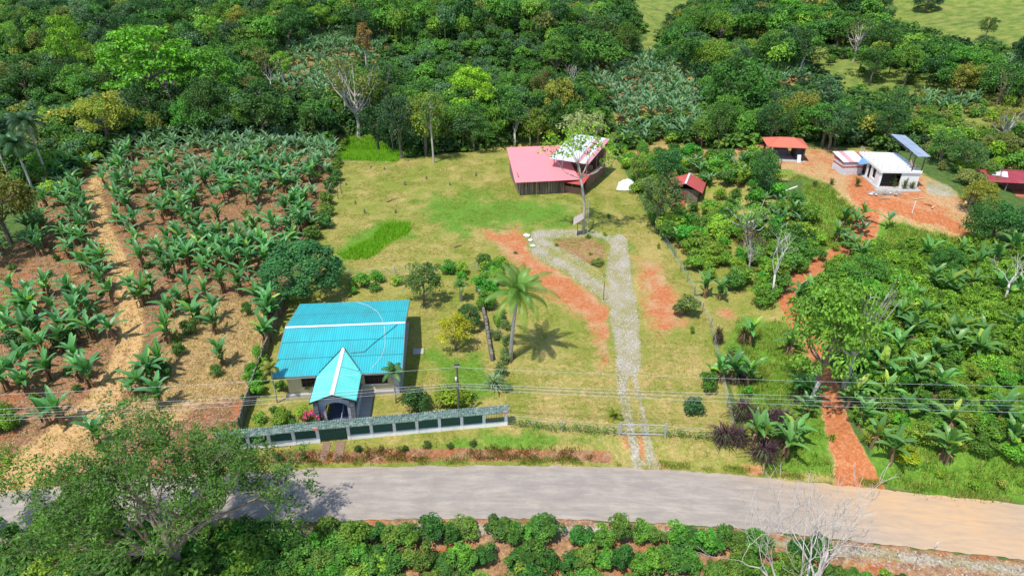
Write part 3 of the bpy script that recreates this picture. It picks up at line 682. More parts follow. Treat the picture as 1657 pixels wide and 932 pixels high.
def scatter(poly_list, spacing, jit=0.38, bounds=None, seed=0, margin=None):
    """jittered hexagonal points of the ground whose photo position lies in one of the outlines"""
    rng = np.random.default_rng(seed); x0, x1, y0, y1 = bounds
    ys = np.arange(y0, y1, spacing*0.87); P = []
    for k, yy in enumerate(ys):
        xs = np.arange(x0+(k % 2)*spacing/2, x1, spacing); P.append(np.stack([xs, np.full(len(xs), yy)], 1))
    P = np.vstack(P); P = P+rng.uniform(-jit, jit, P.shape)*spacing
    px, py, dd = proj(P[:, 0], P[:, 1], Z(P[:, 0], P[:, 1]))
    ok = np.zeros(len(P), bool)
    for pl in poly_list: ok |= inside(pl, px, py)
    return P[ok], px[ok], py[ok], dd[ok]
def inview(x, y, h=3, m=45):
    px, py, _ = proj(x, y, Z(x, y)); px2, py2, _ = proj(x, y, Z(x, y)+h)
    return (px > -m) & (px < 1657+m) & (py2 < 932+10) & (py > -20)
def near_any(P, pts, r):
    if not len(pts): return np.zeros(len(P), bool)
    pts = np.asarray(pts); return (np.hypot(P[:, None, 0]-pts[None, :, 0], P[:, None, 1]-pts[None, :, 1]) < np.asarray(r)).any(1)

# ------------------------------------------------------------------ 1. banana plants
ban = []
def bpx(L_, sc=1.0, lift=1.9):
    for a, b in L_:
        x, y = T1(a, b, lift); ban.append(dict(x=x, y=y, s=sc*RNG.uniform(0.85, 1.12)))
# hand placed (crown centres in the photograph), lower left plantation
bpx([(15, 465), (40, 470), (72, 455), (45, 492), (35, 490), (8, 500), (80, 490), (108, 460), (135, 470), (165, 450), (125, 485), (175, 470), (145, 495), (163, 445), (240, 455), (212, 462), (230, 468), (120, 500), (55, 520), (40, 530), (8, 520), (52, 548), (68, 555), (95, 520), (112, 520), (140, 525), (178, 525), (90, 545), (265, 490), (285, 478), (300, 462), (310, 500), (268, 528), (345, 490), (360, 450), (385, 455), (410, 472), (436, 490), (434, 500), (342, 518), (425, 530), (355, 566), (435, 462), (30, 575), (68, 590), (22, 600), (38, 610), (5, 605), (120, 570), (125, 590), (135, 600), (68, 660), (95, 660), (150, 690), (220, 612), (240, 592), (250, 632), (335, 468), (390, 430), (370, 420), (330, 430), (255, 575)], 1.0)
pts_ = [(b['x'], b['y']) for b in ban]
P, px, py, dd = scatter([PLANT], 1.88, 0.42, (-110, -22, 40, 150), 3)
dens = np.interp(py, [200, 300, 380, 440, 470, 800], [1.0, 0.97, 0.86, 0.66, 0.0, 0.0])
dens *= np.where(fbm(P[:, 0], P[:, 1], 0.16, 2) < np.interp(py, [230, 330], [0.25, 0.40]), 0.25, 1.0)
trk = softline([(a, b, w) for a, b, w in LTRACK], 1.15, px, py, 2)
MANGO = T1(495, 472)
ok = (RNG.random(len(P)) < dens) & (trk < 0.3) & ~near_any(P, pts_, 1.7) & inview(P[:, 0], P[:, 1]) & (np.hypot(P[:, 0]-MANGO[0], P[:, 1]-MANGO[1]) > 6) & ~inside([(-900, 100), (75, 300), (40, 385), (-900, 450)], px, py)
for (x, y) in P[ok]: ban.append(dict(x=x, y=y, s=RNG.choice([RNG.uniform(0.5, 0.75), RNG.uniform(0.76, 1.08)], p=[.2, .8])))
# right hand field and others
bpx([(1511, 450), (1539, 456), (1576, 452), (1587, 421), (1610, 412), (1483, 473), (1427, 482), (1464, 503), (1496, 501), (1431, 534), (1479, 527), (1539, 534), (1558, 527), (1595, 534), (1459, 555), (1429, 566), (1518, 564), (1550, 551), (1587, 560), (1434, 590), (1490, 590), (1649, 525), (1649, 465), (1623, 454), (1371, 577), (1386, 631), (1442, 627), (1470, 648), (1485, 600), (1526, 618), (1548, 676), (1537, 717), (1627, 663), (1645, 698), (1451, 723), (1403, 659), (1418, 695), (1505, 405), (1560, 400), (1640, 395)], 0.95)
bpx([(1298, 470), (1312, 462), (1330, 478), (1300, 492), (1318, 500), (1285, 545), (1300, 350), (1285, 335), (1270, 345), (1262, 320), (1250, 335), (1240, 320), (1300, 330), (1370, 345), (1385, 352), (1395, 340), (1400, 360), (1372, 378), (1358, 372), (1440, 350), (1395, 405), (1385, 392), (1290, 365), (1255, 345), (1190, 440), (1168, 463), (1145, 460), (1220, 535), (1135, 270), (1155, 262), (1180, 258), (1195, 265), (1175, 278), (1200, 282), (1215, 270), (1150, 285), (1125, 262), (1110, 245), (1100, 255), (1205, 255), (1165, 590), (1190, 595), (1210, 598), (1235, 695), (1225, 690), (1265, 690), (1280, 700), (1290, 690), (1300, 620), (1308, 650), (1275, 715), (1245, 300), (1100, 380), (1228, 250), (1312, 625)], 0.85)
P, px, py, dd = scatter([BANBAND], 2.9, 0.4, (10, 100, 100, 160), 5)
for (x, y) in P: ban.append(dict(x=x, y=y, s=RNG.uniform(0.8, 1.1)))
P, px, py, dd = scatter([[(1010, 205), (1180, 212), (1180, 225), (1012, 222)]], 2.6, 0.4, (10, 100, 110, 170), 8)
for (x, y) in P: ban.append(dict(x=x, y=y, s=RNG.uniform(0.85, 1.1)))
P, px, py, dd = scatter([p for p in FARBAN], 1.85, 0.33, (-90, 120, 120, 290), 6)
far_d = np.where(fbm(P[:, 0], P[:, 1], 0.09, 2) < 0.36, 0.4, 0.95)
for (x, y), r, f in zip(P, RNG.random(len(P)), far_d):
    if r < f: ban.append(dict(x=x, y=y, s=RNG.uniform(0.85, 1.1)))
for b in ban:
    b['z'] = ZP(b['x'], b['y']); _, _, b['d'] = proj(b['x'], b['y'], b['z']+1.5); b['d'] = float(b['d'])
ban.sort(key=lambda b: b['d']/b['s'])
ind, rest = ban[:300], ban[300:]
for i, b in enumerate(ind):
    b['v'] = int(RNG.integers(0, 9))
    b['look'] = ('tall ' if b['s'] > 1.03 else 'small ' if b['s'] < 0.88 else '')+['single stemmed', 'twin stemmed', 'three stemmed'][(100+b['v']) % 3]
relabel(ind, 'banana plant')
for b in ind:
    grp = 'banana plants of the left plantation' if b['x'] < -20 else 'banana plants on the right hand slopes'
    g = RNG.uniform(0.85, 1.15)
    put('banana', b['v'], b['x'], b['y'], 3.2*b['s'], 0, b['label'], 'banana plant', 'banana_plant', (C_BAN[0]*g*(1.25 if b['x'] > 0 else 1), C_BAN[1]*g, C_BAN[2]*g*(0.8 if b['x'] > 0 else 1)), grp, 'stems', 'leaves', z=b['z'])
def merge_low(items, lib, k):
    VV = []; QQ = []; TT = []; n = 0
    for it in items:
        V, Q, Tn = lib[it['v'] % len(lib)][k:k+3] if k == 0 else lib[it['v'] % len(lib)]
        a = it['r']; c, s = cos(a), sin(a); W_ = V*np.array([it['sx'], it['sx'], it['sz']])
        W_ = np.stack([W_[:, 0]*c-W_[:, 1]*s+it['x'], W_[:, 0]*s+W_[:, 1]*c+it['y'], W_[:, 2]+it['z']], 1)
        VV.append(W_); QQ.append(Q+n); TT.append(Tn*np.asarray(it['tint'])); n += len(V)
    return np.vstack(VV), np.vstack(QQ), np.vstack(TT)
for it in rest:
    it.update(v=int(RNG.integers(0, 5)), r=RNG.uniform(0, 6.28), sx=it['s'], sz=it['s']*0.95, tint=np.array((0.12, 0.25, 0.15))*RNG.uniform(0.8, 1.25))
V, Q, TT = merge_low(rest, LOWB, 0)
me = np_mesh('distant_banana_plants', V, [Q], False, TT); me.materials.append(M_BAN)
o = bpy.data.objects.new('distant_banana_plants', me); COL.objects.link(o); tag(o, 'blue green mass of distant banana plants on the far plots', 'banana plants', kind='stuff')

# ------------------------------------------------------------------ 2. trees
def tree_at(px, py, hpx, wpx, kind, var, tint, label, name='broadleaf_tree', cat='tree', group=None, dz=0.0):
    """base at a photo pixel; height and crown width as seen in the photograph"""
    x, y = T1(px, py); z = ZP(x, y); _, _, d = proj(x, y, z+3)
    tint = tuple(1.35*v for v in tint); h = hpx/(FPX/float(d)*_c*0.98); w = wpx/(FPX/float(d))
    r = put(kind, var, x, y, h, w, label, cat, name, tint, group, z=z); treespots.append((x, y, w/2)); return r
treespots = []
G1 = (0.065, 0.18, 0.035); G2 = (0.10, 0.25, 0.035); G3 = (0.17, 0.32, 0.04); LIME = (0.22, 0.40, 0.03); DK = (0.035, 0.11, 0.03); OLV = (0.17, 0.21, 0.06); BLU = (0.075, 0.17, 0.08)
tree_at(495, 476, 92, 128, 'dome', 0, (0.04, 0.15, 0.045), 'dense round mango tree at the corner behind the teal roofed house', 'mango_tree')
tree_at(687, 494, 74, 68, 'broad', 1, (0.05, 0.13, 0.03), 'round green tree on the lawn behind and right of the teal roof')
tree_at(738, 566, 62, 62, 'broad', 2, (0.30, 0.32, 0.02), 'yellow green rounded tree on the lawn right of the teal house')
tree_at(758, 534, 48, 40, 'dome', 0, (0.04, 0.11, 0.035), 'dark green small tree just behind the yellow green lawn tree')
tree_at(1062, 372, 88, 82, 'broad', 3, (0.075, 0.125, 0.045), 'grey green tree at the lawn edge left of the small red hut')
tree_at(1030, 300, 50, 40, 'broad', 0, (0.12, 0.2, 0.04), 'small light green tree on the right lot boundary near the white tarpaulin')
tree_at(1077, 300, 58, 62, 'broad', 4, (0.035, 0.12, 0.03), 'dark green tree behind the small red hut')
tree_at(1232, 318, 76, 52, 'broad', 0, (0.04, 0.105, 0.03), 'dark narrow tree left of the pavilion clearing')
tree_at(1205, 400, 80, 90, 'sparse', 0, (0.09, 0.2, 0.04), 'loose green tree in the thicket right of the red hut')
tree_at(1210, 445, 75, 50, 'sparse', 1, (0.12, 0.10, 0.06), 'half bare tree with dusky tuft and pale trunk in the thicket', 'slender_tree')
tree_at(1312, 655, 200, 135, 'umbrella', 1, (0.085, 0.22, 0.03), 'large bright green tree overhanging the red dirt track')
tree_at(1366, 628, 205, 125, 'sparse', 1, (0.09, 0.23, 0.03), 'bright green tree with long pale leaning trunk right of the red track')
tree_at(1395, 470, 55, 80, 'broad', 2, (0.085, 0.2, 0.03), 'bright green low tree below the white house where the track climbs')
tree_at(1600, 400, 74, 80, 'broad', 2, (0.05, 0.14, 0.035), 'dark green tree in front of the long red roof')
tree_at(1568, 400, 70, 60, 'broad', 4, (0.045, 0.13, 0.03), 'dark tree right of the red earth heaps')
tree_at(1640, 400, 60, 70, 'broad', 3, (0.05, 0.12, 0.04), 'dark tree at the right frame edge below the long red roof')
tree_at(1576, 350, 52, 60, 'umbrella', 1, (0.2, 0.22, 0.03), 'yellowish tree beside the leaning planks left of the long red roof')
tree_at(1520, 268, 58, 60, 'broad', 0, (0.07, 0.17, 0.035), 'green tree just behind the white house right corner')
tree_at(1558, 285, 58, 66, 'broad', 4, (0.05, 0.13, 0.04), 'dark green tree between the white house and the long red roof')
tree_at(1528, 445, 50, 52, 'dome', 0, (0.05, 0.15, 0.03), 'round green tree below the two red earth heaps')
tree_at(702, 264, 100, 42, 'tall', 0, (0.08, 0.15, 0.04), 'slim tree with bare pale trunk alone on the far lawn edge', 'slender_tree')
tree_at(942, 244, 62, 84, 'broad', 1, (0.24, 0.28, 0.14), 'silvery grey green rounded tree behind the pink roofed barn')
tree_at(1190, 215, 112, 132, 'broad', 0, (0.032, 0.115, 0.018), 'giant dark spreading tree standing beyond the orange pavilion')
tree_at(1172, 205, 85, 70, 'broad', 3, (0.035, 0.12, 0.02), 'dark tree merging with the left side of the giant dark tree')
tree_at(768, 205, 84, 76, 'umbrella', 0, (0.14, 0.33, 0.02), 'brilliant lime green tree in the wood above the far lawn', 'umbrella_tree')
tree_at(755, 232, 60, 60, 'umbrella', 2, (0.08, 0.24, 0.02), 'mid green tree below the brilliant lime green tree', 'umbrella_tree')
tree_at(258, 195, 126, 142, 'umbrella', 1, (0.13, 0.30, 0.02), 'wide lime green flat topped tree rising over the left wood', 'umbrella_tree')
tree_at(350, 185, 90, 90, 'umbrella', 2, (0.10, 0.25, 0.025), 'fresh green flat topped tree right of the wide lime tree', 'umbrella_tree')
tree_at(128, 145, 100, 58, 'umbrella', 0, (0.11, 0.24, 0.02), 'bright green tall tree in the upper left wood', 'umbrella_tree')
tree_at(178, 240, 80, 92, 'broad', 3, (0.17, 0.22, 0.03), 'round yellow green tree at the top of the tan track')
tree_at(210, 230, 60, 60, 'broad', 1, (0.08, 0.12, 0.02), 'dusky olive tree right of the round yellow green tree')
tree_at(305, 225, 62, 46, 'broad', 4, (0.07, 0.2, 0.03), 'small bright green tree at the wood edge above the banana plot')
tree_at(375, 222, 52, 60, 'broad', 2, (0.08, 0.2, 0.03), 'green tree at the wood edge above the upper plot corner')
tree_at(428, 226, 70, 92, 'broad', 3, (0.04, 0.1, 0.02), 'dark wide tree at the wood edge left of the ravine')
tree_at(18, 395, 112, 112, 'broad', 0, (0.09, 0.10, 0.02), 'brownish dark spreading tree at the left frame edge above the plantation')
tree_at(-20, 430, 130, 90, 'broad', 1, (0.03, 0.07, 0.02), 'very dark tree cut by the left frame edge')
tree_at(690, 252, 92, 84, 'broad', 2, (0.15, 0.22, 0.03), 'yellow green rounded tree beside the slim pale trunk')
tree_at(650, 256, 96, 66, 'broad', 4, (0.035, 0.08, 0.035), 'dark blue green tree left of the yellow green rounded tree')
tree_at(582, 222, 118, 96, 'sparse', 0, (0.13, 0.18, 0.05), 'open crowned tree with pale limbs behind the bright ravine bank')
tree_at(560, 185, 78, 72, 'sparse', 1, (0.12, 0.14, 0.05), 'thin leaved tree standing in front of the narrow far plot')
tree_at(594, 122, 68, 34, 'tall', 1, (0.2, 0.14, 0.04), 'orange tinged slim tree on the right edge of the narrow far plot', 'slender_tree')
tree_at(462, 150, 55, 36, 'tall', 2, (0.14, 0.30, 0.03), 'lime green small tree within the narrow far plot', 'slender_tree')
tree_at(1498, 18, 30, 42, 'dome', 0, (0.05, 0.11, 0.05), 'lone round dark tree in the top right pasture')
tree_at(1592, 66, 36, 32, 'broad', 1, (0.07, 0.13, 0.03), 'lone tree with yellowish top in the top right pasture')
tree_at(1650, 155, 95, 70, 'broad', 3, (0.025, 0.07, 0.03), 'very dark tree at the right frame edge beside the meadow')
tree_at(870, 240, 60, 60, 'broad', 2, (0.10, 0.15, 0.02), 'olive green tree behind the pink barn left of the silvery tree')
tree_at(1135, 240, 46, 46, 'broad', 4, (0.10, 0.18, 0.03), 'green round tree among bananas above the brown clearing')
tree_at(1385, 232, 60, 56, 'sparse', 0, (0.10, 0.18, 0.05), 'open grey limbed tree in the wood left of the solar canopy')
tree_at(1440, 218, 72, 60, 'broad', 0, (0.055, 0.15, 0.04), 'leafy tree rising straight behind the solar canopy')
tree_at(1620, 235, 62, 70, 'sparse', 1, (0.16, 0.16, 0.03), 'brownish olive tree on the right hillside')
# filling woods
NOCROWN = [LOT, PLANT, CLEAR_R, RHILL, [(545, 212), (600, 214), (655, 245), (640, 262), (545, 262)], [(985, 212), (1400, 205), (1480, 225), (1500, 290), (1000, 250)]]+PASTURE[:5]+PASTURE[6:]+FARBAN
P, px, py, dd = scatter([[(-260, -120), (1920, -120), (1920, 330), (1657, 300), (1480, 245), (1000, 245), (985, 240), (820, 240), (700, 262), (640, 262), (545, 235), (215, 236), (120, 280), (60, 300), (20, 330), (-260, 420)]], 4.3, 0.40, (-230, 260, 95, 330), 11)
rr = np.random.default_rng(12)
SHRUBR = [(1480, 150), (1950, 230), (1950, 420), (1600, 400), (1570, 330), (1500, 262)]
forest_items = []
for k in range(len(P)):
    x, y = P[k]; z = ZP(x, y); h = rr.choice([rr.uniform(5, 8), rr.uniform(7, 11.5)], p=[.45, .55]); w = h*rr.uniform(0.65, 1.0)
    orch = inside([(620, 92), (870, 60), (880, 150), (860, 200), (700, 200), (615, 160)], px[k], py[k])
    if orch: h = rr.uniform(4, 6); w = h*rr.uniform(0.8, 1.1)
    if inside(SHRUBR, px[k], py[k]): h = rr.uniform(2.5, 5.5) if rr.random() > 0.15 else rr.uniform(6, 8); w = h*rr.uniform(0.9, 1.3)
    if px[k] < 215 and py[k] > 180: h *= 0.55; w *= 0.62
    ok = False
    for tr_ in range(4):
        cx, cy, _ = proj(x, y, z+h*0.62); tx, ty, _ = proj(x, y, z+h*1.0); lx, _, _ = proj(x-w*0.4, y, z+h*.6); rx, _, _ = proj(x+w*0.4, y, z+h*.6)
        bad = any(bool(inside(pl, a, b)) for pl in NOCROWN for a, b in ((cx, cy), (tx, ty+3), (lx, cy), (rx, cy)))
        if not bad: ok = True; break
        h *= 0.7; w *= 0.75
        if h < 3: break
    if not ok: continue
    if any(math.hypot(x-a, y-b) < 0.42*(w/2+c) for a, b, c in treespots): continue
    if math.hypot(x-LM['the white house'][0], y-LM['the white house'][1]) < 14: continue
    if not (-70 < cx < 1727 and ty < 932 and cy > -45): continue
    nzv = float(fbm(np.array([x]), np.array([y]), 0.03, 2)[0]); u = rr.random()
    if y > 240 and x < 60: tint, lk = (DK, 'very dark') if u < 0.6 else (BLU, 'blue green')
    elif u < 0.20: tint, lk = DK, 'very dark'
    elif u < 0.50: tint, lk = G1, 'deep green'
    elif u < 0.72: tint, lk = G2, 'mid green'
    elif u < 0.82: tint, lk = BLU, 'blue green'
    elif u < 0.90: tint, lk = OLV, 'olive'
    elif u < 0.97: tint, lk = G3, 'light green'
    else: tint, lk = (0.24, 0.27, 0.05), 'yellowish'
    if inside(SHRUBR, px[k], py[k]): tint, lk = [(G3, 'light green'), (G2, 'mid green'), (OLV, 'olive'), (LIME, 'lime green')][int(rr.integers(0, 4))]
    if orch: tint, lk = [(G2, 'mid green'), (G1, 'deep green'), (BLU, 'blue green')][int(rr.integers(0, 3))]
    g = rr.uniform(0.62, 1.12); kd = rr.choice(['broad', 'broad', 'broad', 'umbrella', 'tall', 'sparse'], p=[.3, .25, .17, .14, .09, .05])
    if 640 < px[k] < 900 and 40 < py[k] < 95: kd = 'tall'
    if kd == 'tall': w *= 0.75; h *= 1.1
    _, _, d = proj(x, y, z+h/2)
    forest_items.append(dict(x=x, y=y, z=z, h=h, w=w, tint=tuple(np.array(tint)*g), look=lk, kind=kd, v=int(rr.integers(0, 5)), d=float(d), r=rr.uniform(0, 6.28)))
forest_items.sort(key=lambda f: -f['w']*f['h']**0.5/f['d'])
ind, rest = forest_items[:250], forest_items[250:]
lk2 = {'broad': 'rounded', 'umbrella': 'flat topped', 'tall': 'slender', 'sparse': 'thin leaved'}
for f in ind: f['look'] = f['look']+' '+lk2[f['kind']]
relabel(ind, 'tree')
for f in ind:
    put(f['kind'], f['v'], f['x'], f['y'], f['h'], f['w'], f['label'], 'tree', {'broad': 'broadleaf_tree', 'umbrella': 'umbrella_tree', 'tall': 'slender_tree', 'sparse': 'open_crowned_tree'}[f['kind']], f['tint'], 'trees of the wood beyond the plots', z=f['z'], rz=f['r'])
for f in rest: f.update(sx=f['w']/9.0, sz=f['h']/9.8)
V, Q, TT = merge_low(rest, LOWT, 0)
me = np_mesh('far_woodland', V, [Q], False, TT); me.materials.append(M_LEAF)
o = bpy.data.objects.new('far_woodland', me); COL.objects.link(o); tag(o, 'mass of far trees covering the hillside beyond the nearer wood', 'woodland', kind='stuff')
print('FOREST', len(ind), len(rest), 'BAN', len(ban))

# ------------------------------------------------------------------ 3. coffee bushes and shrubs
cof = []
for row, dd_ in enumerate([4.5, 6.5, 8.6, 10.7, 12.8, 15.0]):
    s_tot = L[-1]; s0 = 0.6*row
    while s0 < s_tot:
        i = np.searchsorted(L, s0); i = min(i, len(R)-1); p = R[i]-nr[i]*(dd_+RNG.uniform(-.35, .35))
        ppx, ppy, _ = proj(p[0], p[1], ZP(*p)+0.8); s0 += RNG.uniform(1.0, 1.55)
        if not (-40 < ppx < 1700 and ppy < 965): continue
        dens_ = 0.9
        if row == 0: dens_ = 0.95 if 590 < ppx < 1070 else (0.45 if ppx < 1330 else 0.0)
        if row == 0 and 1060 <= ppx < 1330: dens_ = 0.85
        if row == 1: dens_ = 0.97 if ppx < 1480 else 0.0
        if row >= 2 and ppx > 1580: dens_ = 0.1
        if RNG.random() > dens_: continue
        if fbm(np.array([p[0]]), np.array([p[1]]), 0.35, 2)[0] < 0.30 and row > 2: continue
        cof.append(dict(x=p[0], y=p[1], h=RNG.uniform(1.3, 2.4), w=RNG.uniform(1.9, 3.3), f=1))
P, px, py, dd = scatter([RFIELD], 1.75, 0.35, (14, 100, 36, 125), 21)
trk = softline([(a, b, w) for a, b, w in RTRACK], 1.3, px, py, 4)
okk = (trk < 0.2) & (RNG.random(len(P)) < 0.93) & inview(P[:, 0], P[:, 1], 3, 420)
for x, y in P[okk]: cof.append(dict(x=x, y=y, h=RNG.uniform(1.4, 2.3), w=RNG.uniform(1.9, 2.9), f=0))
for c_ in cof: c_['z'] = ZP(c_['x'], c_['y']); c_['d'] = float(proj(c_['x'], c_['y'], c_['z'])[2]); c_['v'] = int(RNG.integers(0, 4)); c_['look'] = RNG.choice(['glossy dark', 'bright', 'bronze tipped'])
cof.sort(key=lambda c: c['d']); ind, rest = cof[:300], cof[300:]
relabel(ind, 'coffee bush')
for c_ in ind:
    t_ = {'glossy dark': (0.05, 0.15, 0.03), 'bright': (0.085, 0.23, 0.035), 'bronze tipped': (0.10, 0.185, 0.035)}[c_['look']]
    if not c_['f']: t_ = tuple(np.array(t_)*np.array((1.25, 1.25, 1.0)))
    put('coffee', c_['v'], c_['x'], c_['y'], c_['h'], c_['w'], c_['label'], 'coffee bush', 'coffee_bush', t_, 'coffee bushes below the road' if c_['f'] else 'coffee bushes of the right hand field', single=False, trunk='stems', crown='leaves')
def lib_of(kind):
    out = []
    for cm, tm in PROTO[kind]:
        n = len(cm.vertices); v = np.zeros(n*3, np.float32); cm.vertices.foreach_get('co', v)
        t = np.zeros(n*4, np.float32); cm.attributes['tint'].data.foreach_get('color', t)
        out.append((v.reshape(-1, 3), np.arange(n).reshape(-1, 4), t.reshape(-1, 4)[:, :3]))
    return out
LIBC = lib_of('coffee_far'); LIBS = lib_of('shrub_far')
for c_ in rest: c_.update(r=RNG.uniform(0, 6.28), sx=c_['w']/1.2, sz=c_['h'], tint=np.array((0.14, 0.29, 0.035))*RNG.uniform(0.75, 1.25))
V, Q, TT = merge_low(rest, LIBC, 0)
me = np_mesh('coffee_field', V, [Q], False, TT); me.materials.append(M_LEAF)
o = bpy.data.objects.new('coffee_field', me); COL.objects.link(o); tag(o, 'farther coffee bushes filling the upper right hand field', 'coffee bushes', kind='stuff')
print('COFFEE', len(cof))

shr = []
def shrubs(polys, spacing, hr, tints, group, bounds, seed, prob=1.0, excl=None, noun='shrub'):
    P, px, py, dd = scatter(polys, spacing, 0.4, bounds, seed); r = np.random.default_rng(seed)
    for k in range(len(P)):
        if r.random() > prob or (excl and excl(px[k], py[k], P[k])): continue
        t = tints[int(r.integers(0, len(tints)))]; h = r.uniform(*hr)
        shr.append(dict(x=P[k][0], y=P[k][1], h=h, w=h*r.uniform(1.0, 1.5), tint=tuple(np.array(t[0])*r.uniform(0.85, 1.15)), look=t[1], g=group, v=int(r.integers(0, 4))))
tB = [((0.09, 0.31, 0.035), 'vivid green'), ((0.12, 0.27, 0.035), 'mid green'), ((0.19, 0.34, 0.04), 'light green'), ((0.07, 0.19, 0.035), 'dark green')]
tY = [((0.23, 0.38, 0.03), 'yellow green'), ((0.15, 0.30, 0.03), 'mid green'), ((0.25, 0.31, 0.06), 'olive yellow')]
HUT = T1(1108, 322)
nohut = lambda a, b, p: abs(p[0]-HUT[0]) < 3.6 and -3.6 < p[1]-HUT[1] < 3.6
JUNG = [(1014, 262), (1040, 250), (1120, 258), (1240, 262), (1262, 300), (1305, 335), (1330, 400), (1285, 440), (1262, 505), (1190, 488), (1130, 452), (1090, 405), (1066, 372), (1050, 340), (1040, 300)]
shrubs([JUNG], 2.5, (1.6, 3.2), tB, 'thicket shrubs right of the lot', (10, 60, 60, 130), 31, 0.95, nohut)
shrubs([[(1180, 560), (1205, 560), (1300, 770), (1230, 770), (1195, 690)]], 2.4, (0.6, 1.3), tB, 'shrubs between the lot and the red track', (14, 40, 38, 70), 32, 0.6)
shrubs([[(1400, 690), (1700, 735), (1700, 820), (1420, 770)]], 1.9, (0.5, 1.1), tY, 'weedy shrubs on the roadside bank', (22, 60, 30, 60), 33, 0.6)
shrubs([[(60, 210), (190, 228), (200, 250), (160, 262), (120, 300), (75, 330), (40, 280)]], 2.4, (1.4, 3), tY, 'shrubs at the top of the tan track', (-100, -50, 70, 150), 34, 0.8)
shrubs([[(522, 330), (545, 262), (552, 215), (560, 215), (552, 275), (535, 335), (522, 392), (505, 392)]], 1.9, (1.2, 2.2), [((0.06, 0.16, 0.04), 'dark green'), ((0.12, 0.22, 0.04), 'light green')], 'hedge shrubs along the left lot boundary', (-45, -20, 75, 150), 35, 0.9)
shrubs([[(985, 225), (1005, 230), (1040, 290), (1070, 360), (1058, 372), (1028, 320), (1000, 270), (985, 245)]], 1.9, (1.2, 2.4), tB, 'hedge shrubs along the right lot boundary', (10, 40, 80, 145), 36, 0.8)
shrubs([[(1290, 395), (1380, 390), (1400, 440), (1340, 470), (1290, 440)]], 2.2, (1.2, 2.6), tB, 'shrubs on the slope below the white house', (30, 70, 60, 110), 37, 0.7)
shrubs([[(776, 470), (772, 432), (800, 425), (830, 440), (812, 470), (795, 500), (782, 500)]], 1.6, (1.3, 2.4), tB, 'shrubs behind the coconut palm', (-12, 6, 60, 90), 38, 0.95)
shrubs([[(798, 505), (826, 510), (832, 600), (818, 655), (808, 600)]], 1.2, (0.6, 1.3), [((0.13, 0.2, 0.07), 'grey green'), ((0.10, 0.24, 0.04), 'mid green')], 'shrubs beside the slab wall by the coconut palm', (-6, 3, 45, 75), 49, 0.85)
shrubs([[(1480, 165), (1720, 175), (1720, 300), (1560, 305), (1500, 262)]], 3.3, (1.4, 3.4), [((0.17, 0.3, 0.04), 'light green'), ((0.12, 0.25, 0.05), 'mid green'), ((0.22, 0.25, 0.08), 'dull olive')], 'shrubs of the right hillside', (60, 150, 90, 200), 50, 0.85)
shrubs([[(560, 455), (640, 445), (655, 460), (600, 475), (565, 480)], [(715, 442), (770, 432), (772, 455), (740, 465)]], 1.8, (0.9, 2.0), tB, 'shrubs along the back wire fence', (-30, 0, 60, 100), 39, 0.85)
shrubs([[(408, 650), (408, 570), (432, 570), (432, 620), (425, 655)]], 1.3, (0.9, 1.9), tB, 'shrubs inside the left boundary wall', (-30, -10, 40, 70), 40, 0.9)
shrubs([[(400, 695), (415, 665), (510, 668), (525, 690), (440, 698)]], 1.25, (0.8, 1.5), tB, 'leafy plants behind the front wall', (-28, -10, 40, 60), 41, 0.9)
shrubs([[(-60, 650), (25, 650), (40, 700), (-60, 730)]], 2.2, (1.4, 2.4), [((0.10, 0.25, 0.02), 'bright green')], 'shrubs at the lower left frame edge', (-60, -30, 30, 60), 42, 0.8)
shrubs([[(1310, 88), (1400, 92), (1657, 150), (1700, 230), (1570, 200), (1400, 170), (1330, 130)]], 6.5, (1.3, 3.0), [((0.05, 0.13, 0.04), 'dark green'), ((0.10, 0.19, 0.04), 'mid green')], 'scattered bushes of the diagonal meadow', (60, 220, 120, 260), 43, 0.6)
shrubs([[(-60, 860), (420, 850), (480, 870), (620, 880), (620, 990), (-60, 990)]], 1.7, (1.4, 2.4), tB, 'undergrowth under the big foreground tree', (-50, 0, 20, 45), 44, 0.85)
shrubs([[(990, 208), (1470, 214), (1475, 232), (1200, 225), (1100, 236), (1000, 232)]], 3.4, (1.3, 2.6), tB, 'shrubs between the bananas beyond the clearing', (10, 100, 100, 160), 45, 0.6)
shrubs([PLANT], 4.6, (0.5, 1.1), [((0.12, 0.2, 0.03), 'yellowish'), ((0.06, 0.15, 0.03), 'dark green')], 'low bushes between the left banana plants', (-80, -22, 42, 140), 46, 0.42, lambda a, b, p: bool(softline(LTRACK, 1.2, np.array([a]), np.array([b]), 2)[0] > 0.2))
def sh1(px, py, h, w, tint, label, name='shrub', kind='shrub', cat='shrub', v=0, lift=0):
    x, y = T1(px, py); return put(kind, v, x, y, h, w, label, cat, name, tint, trunk='stems', crown='leaves')
for s_ in shr: s_['d'] = float(proj(s_['x'], s_['y'], ZP(s_['x'], s_['y']))[2])
shr = [s_ for s_ in shr if inview(s_['x'], s_['y'])]
shr.sort(key=lambda s_: -s_['h']*s_['w']/s_['d']**2)
ind, rest = shr[:270], shr[270:]
relabel(ind, 'shrub')
for s_ in ind: put('shrub', s_['v'], s_['x'], s_['y'], s_['h'], s_['w'], s_['label'], 'shrub', 'shrub', s_['tint'], s_['g'], trunk='stems', crown='leaves')
for s_ in rest: s_.update(r=RNG.uniform(0, 6.28), sx=s_['w']/1.2, sz=s_['h'], z=ZP(s_['x'], s_['y']))
V, Q, TT = merge_low(rest, LIBS, 0)
me = np_mesh('small_scrub', V, [Q], False, TT); me.materials.append(M_LEAF)
o = bpy.data.objects.new('small_scrub', me); COL.objects.link(o); tag(o, 'small scrub plants scattered between the larger shrubs', 'scrub', kind='stuff')
print('SHRUBS', len(shr))
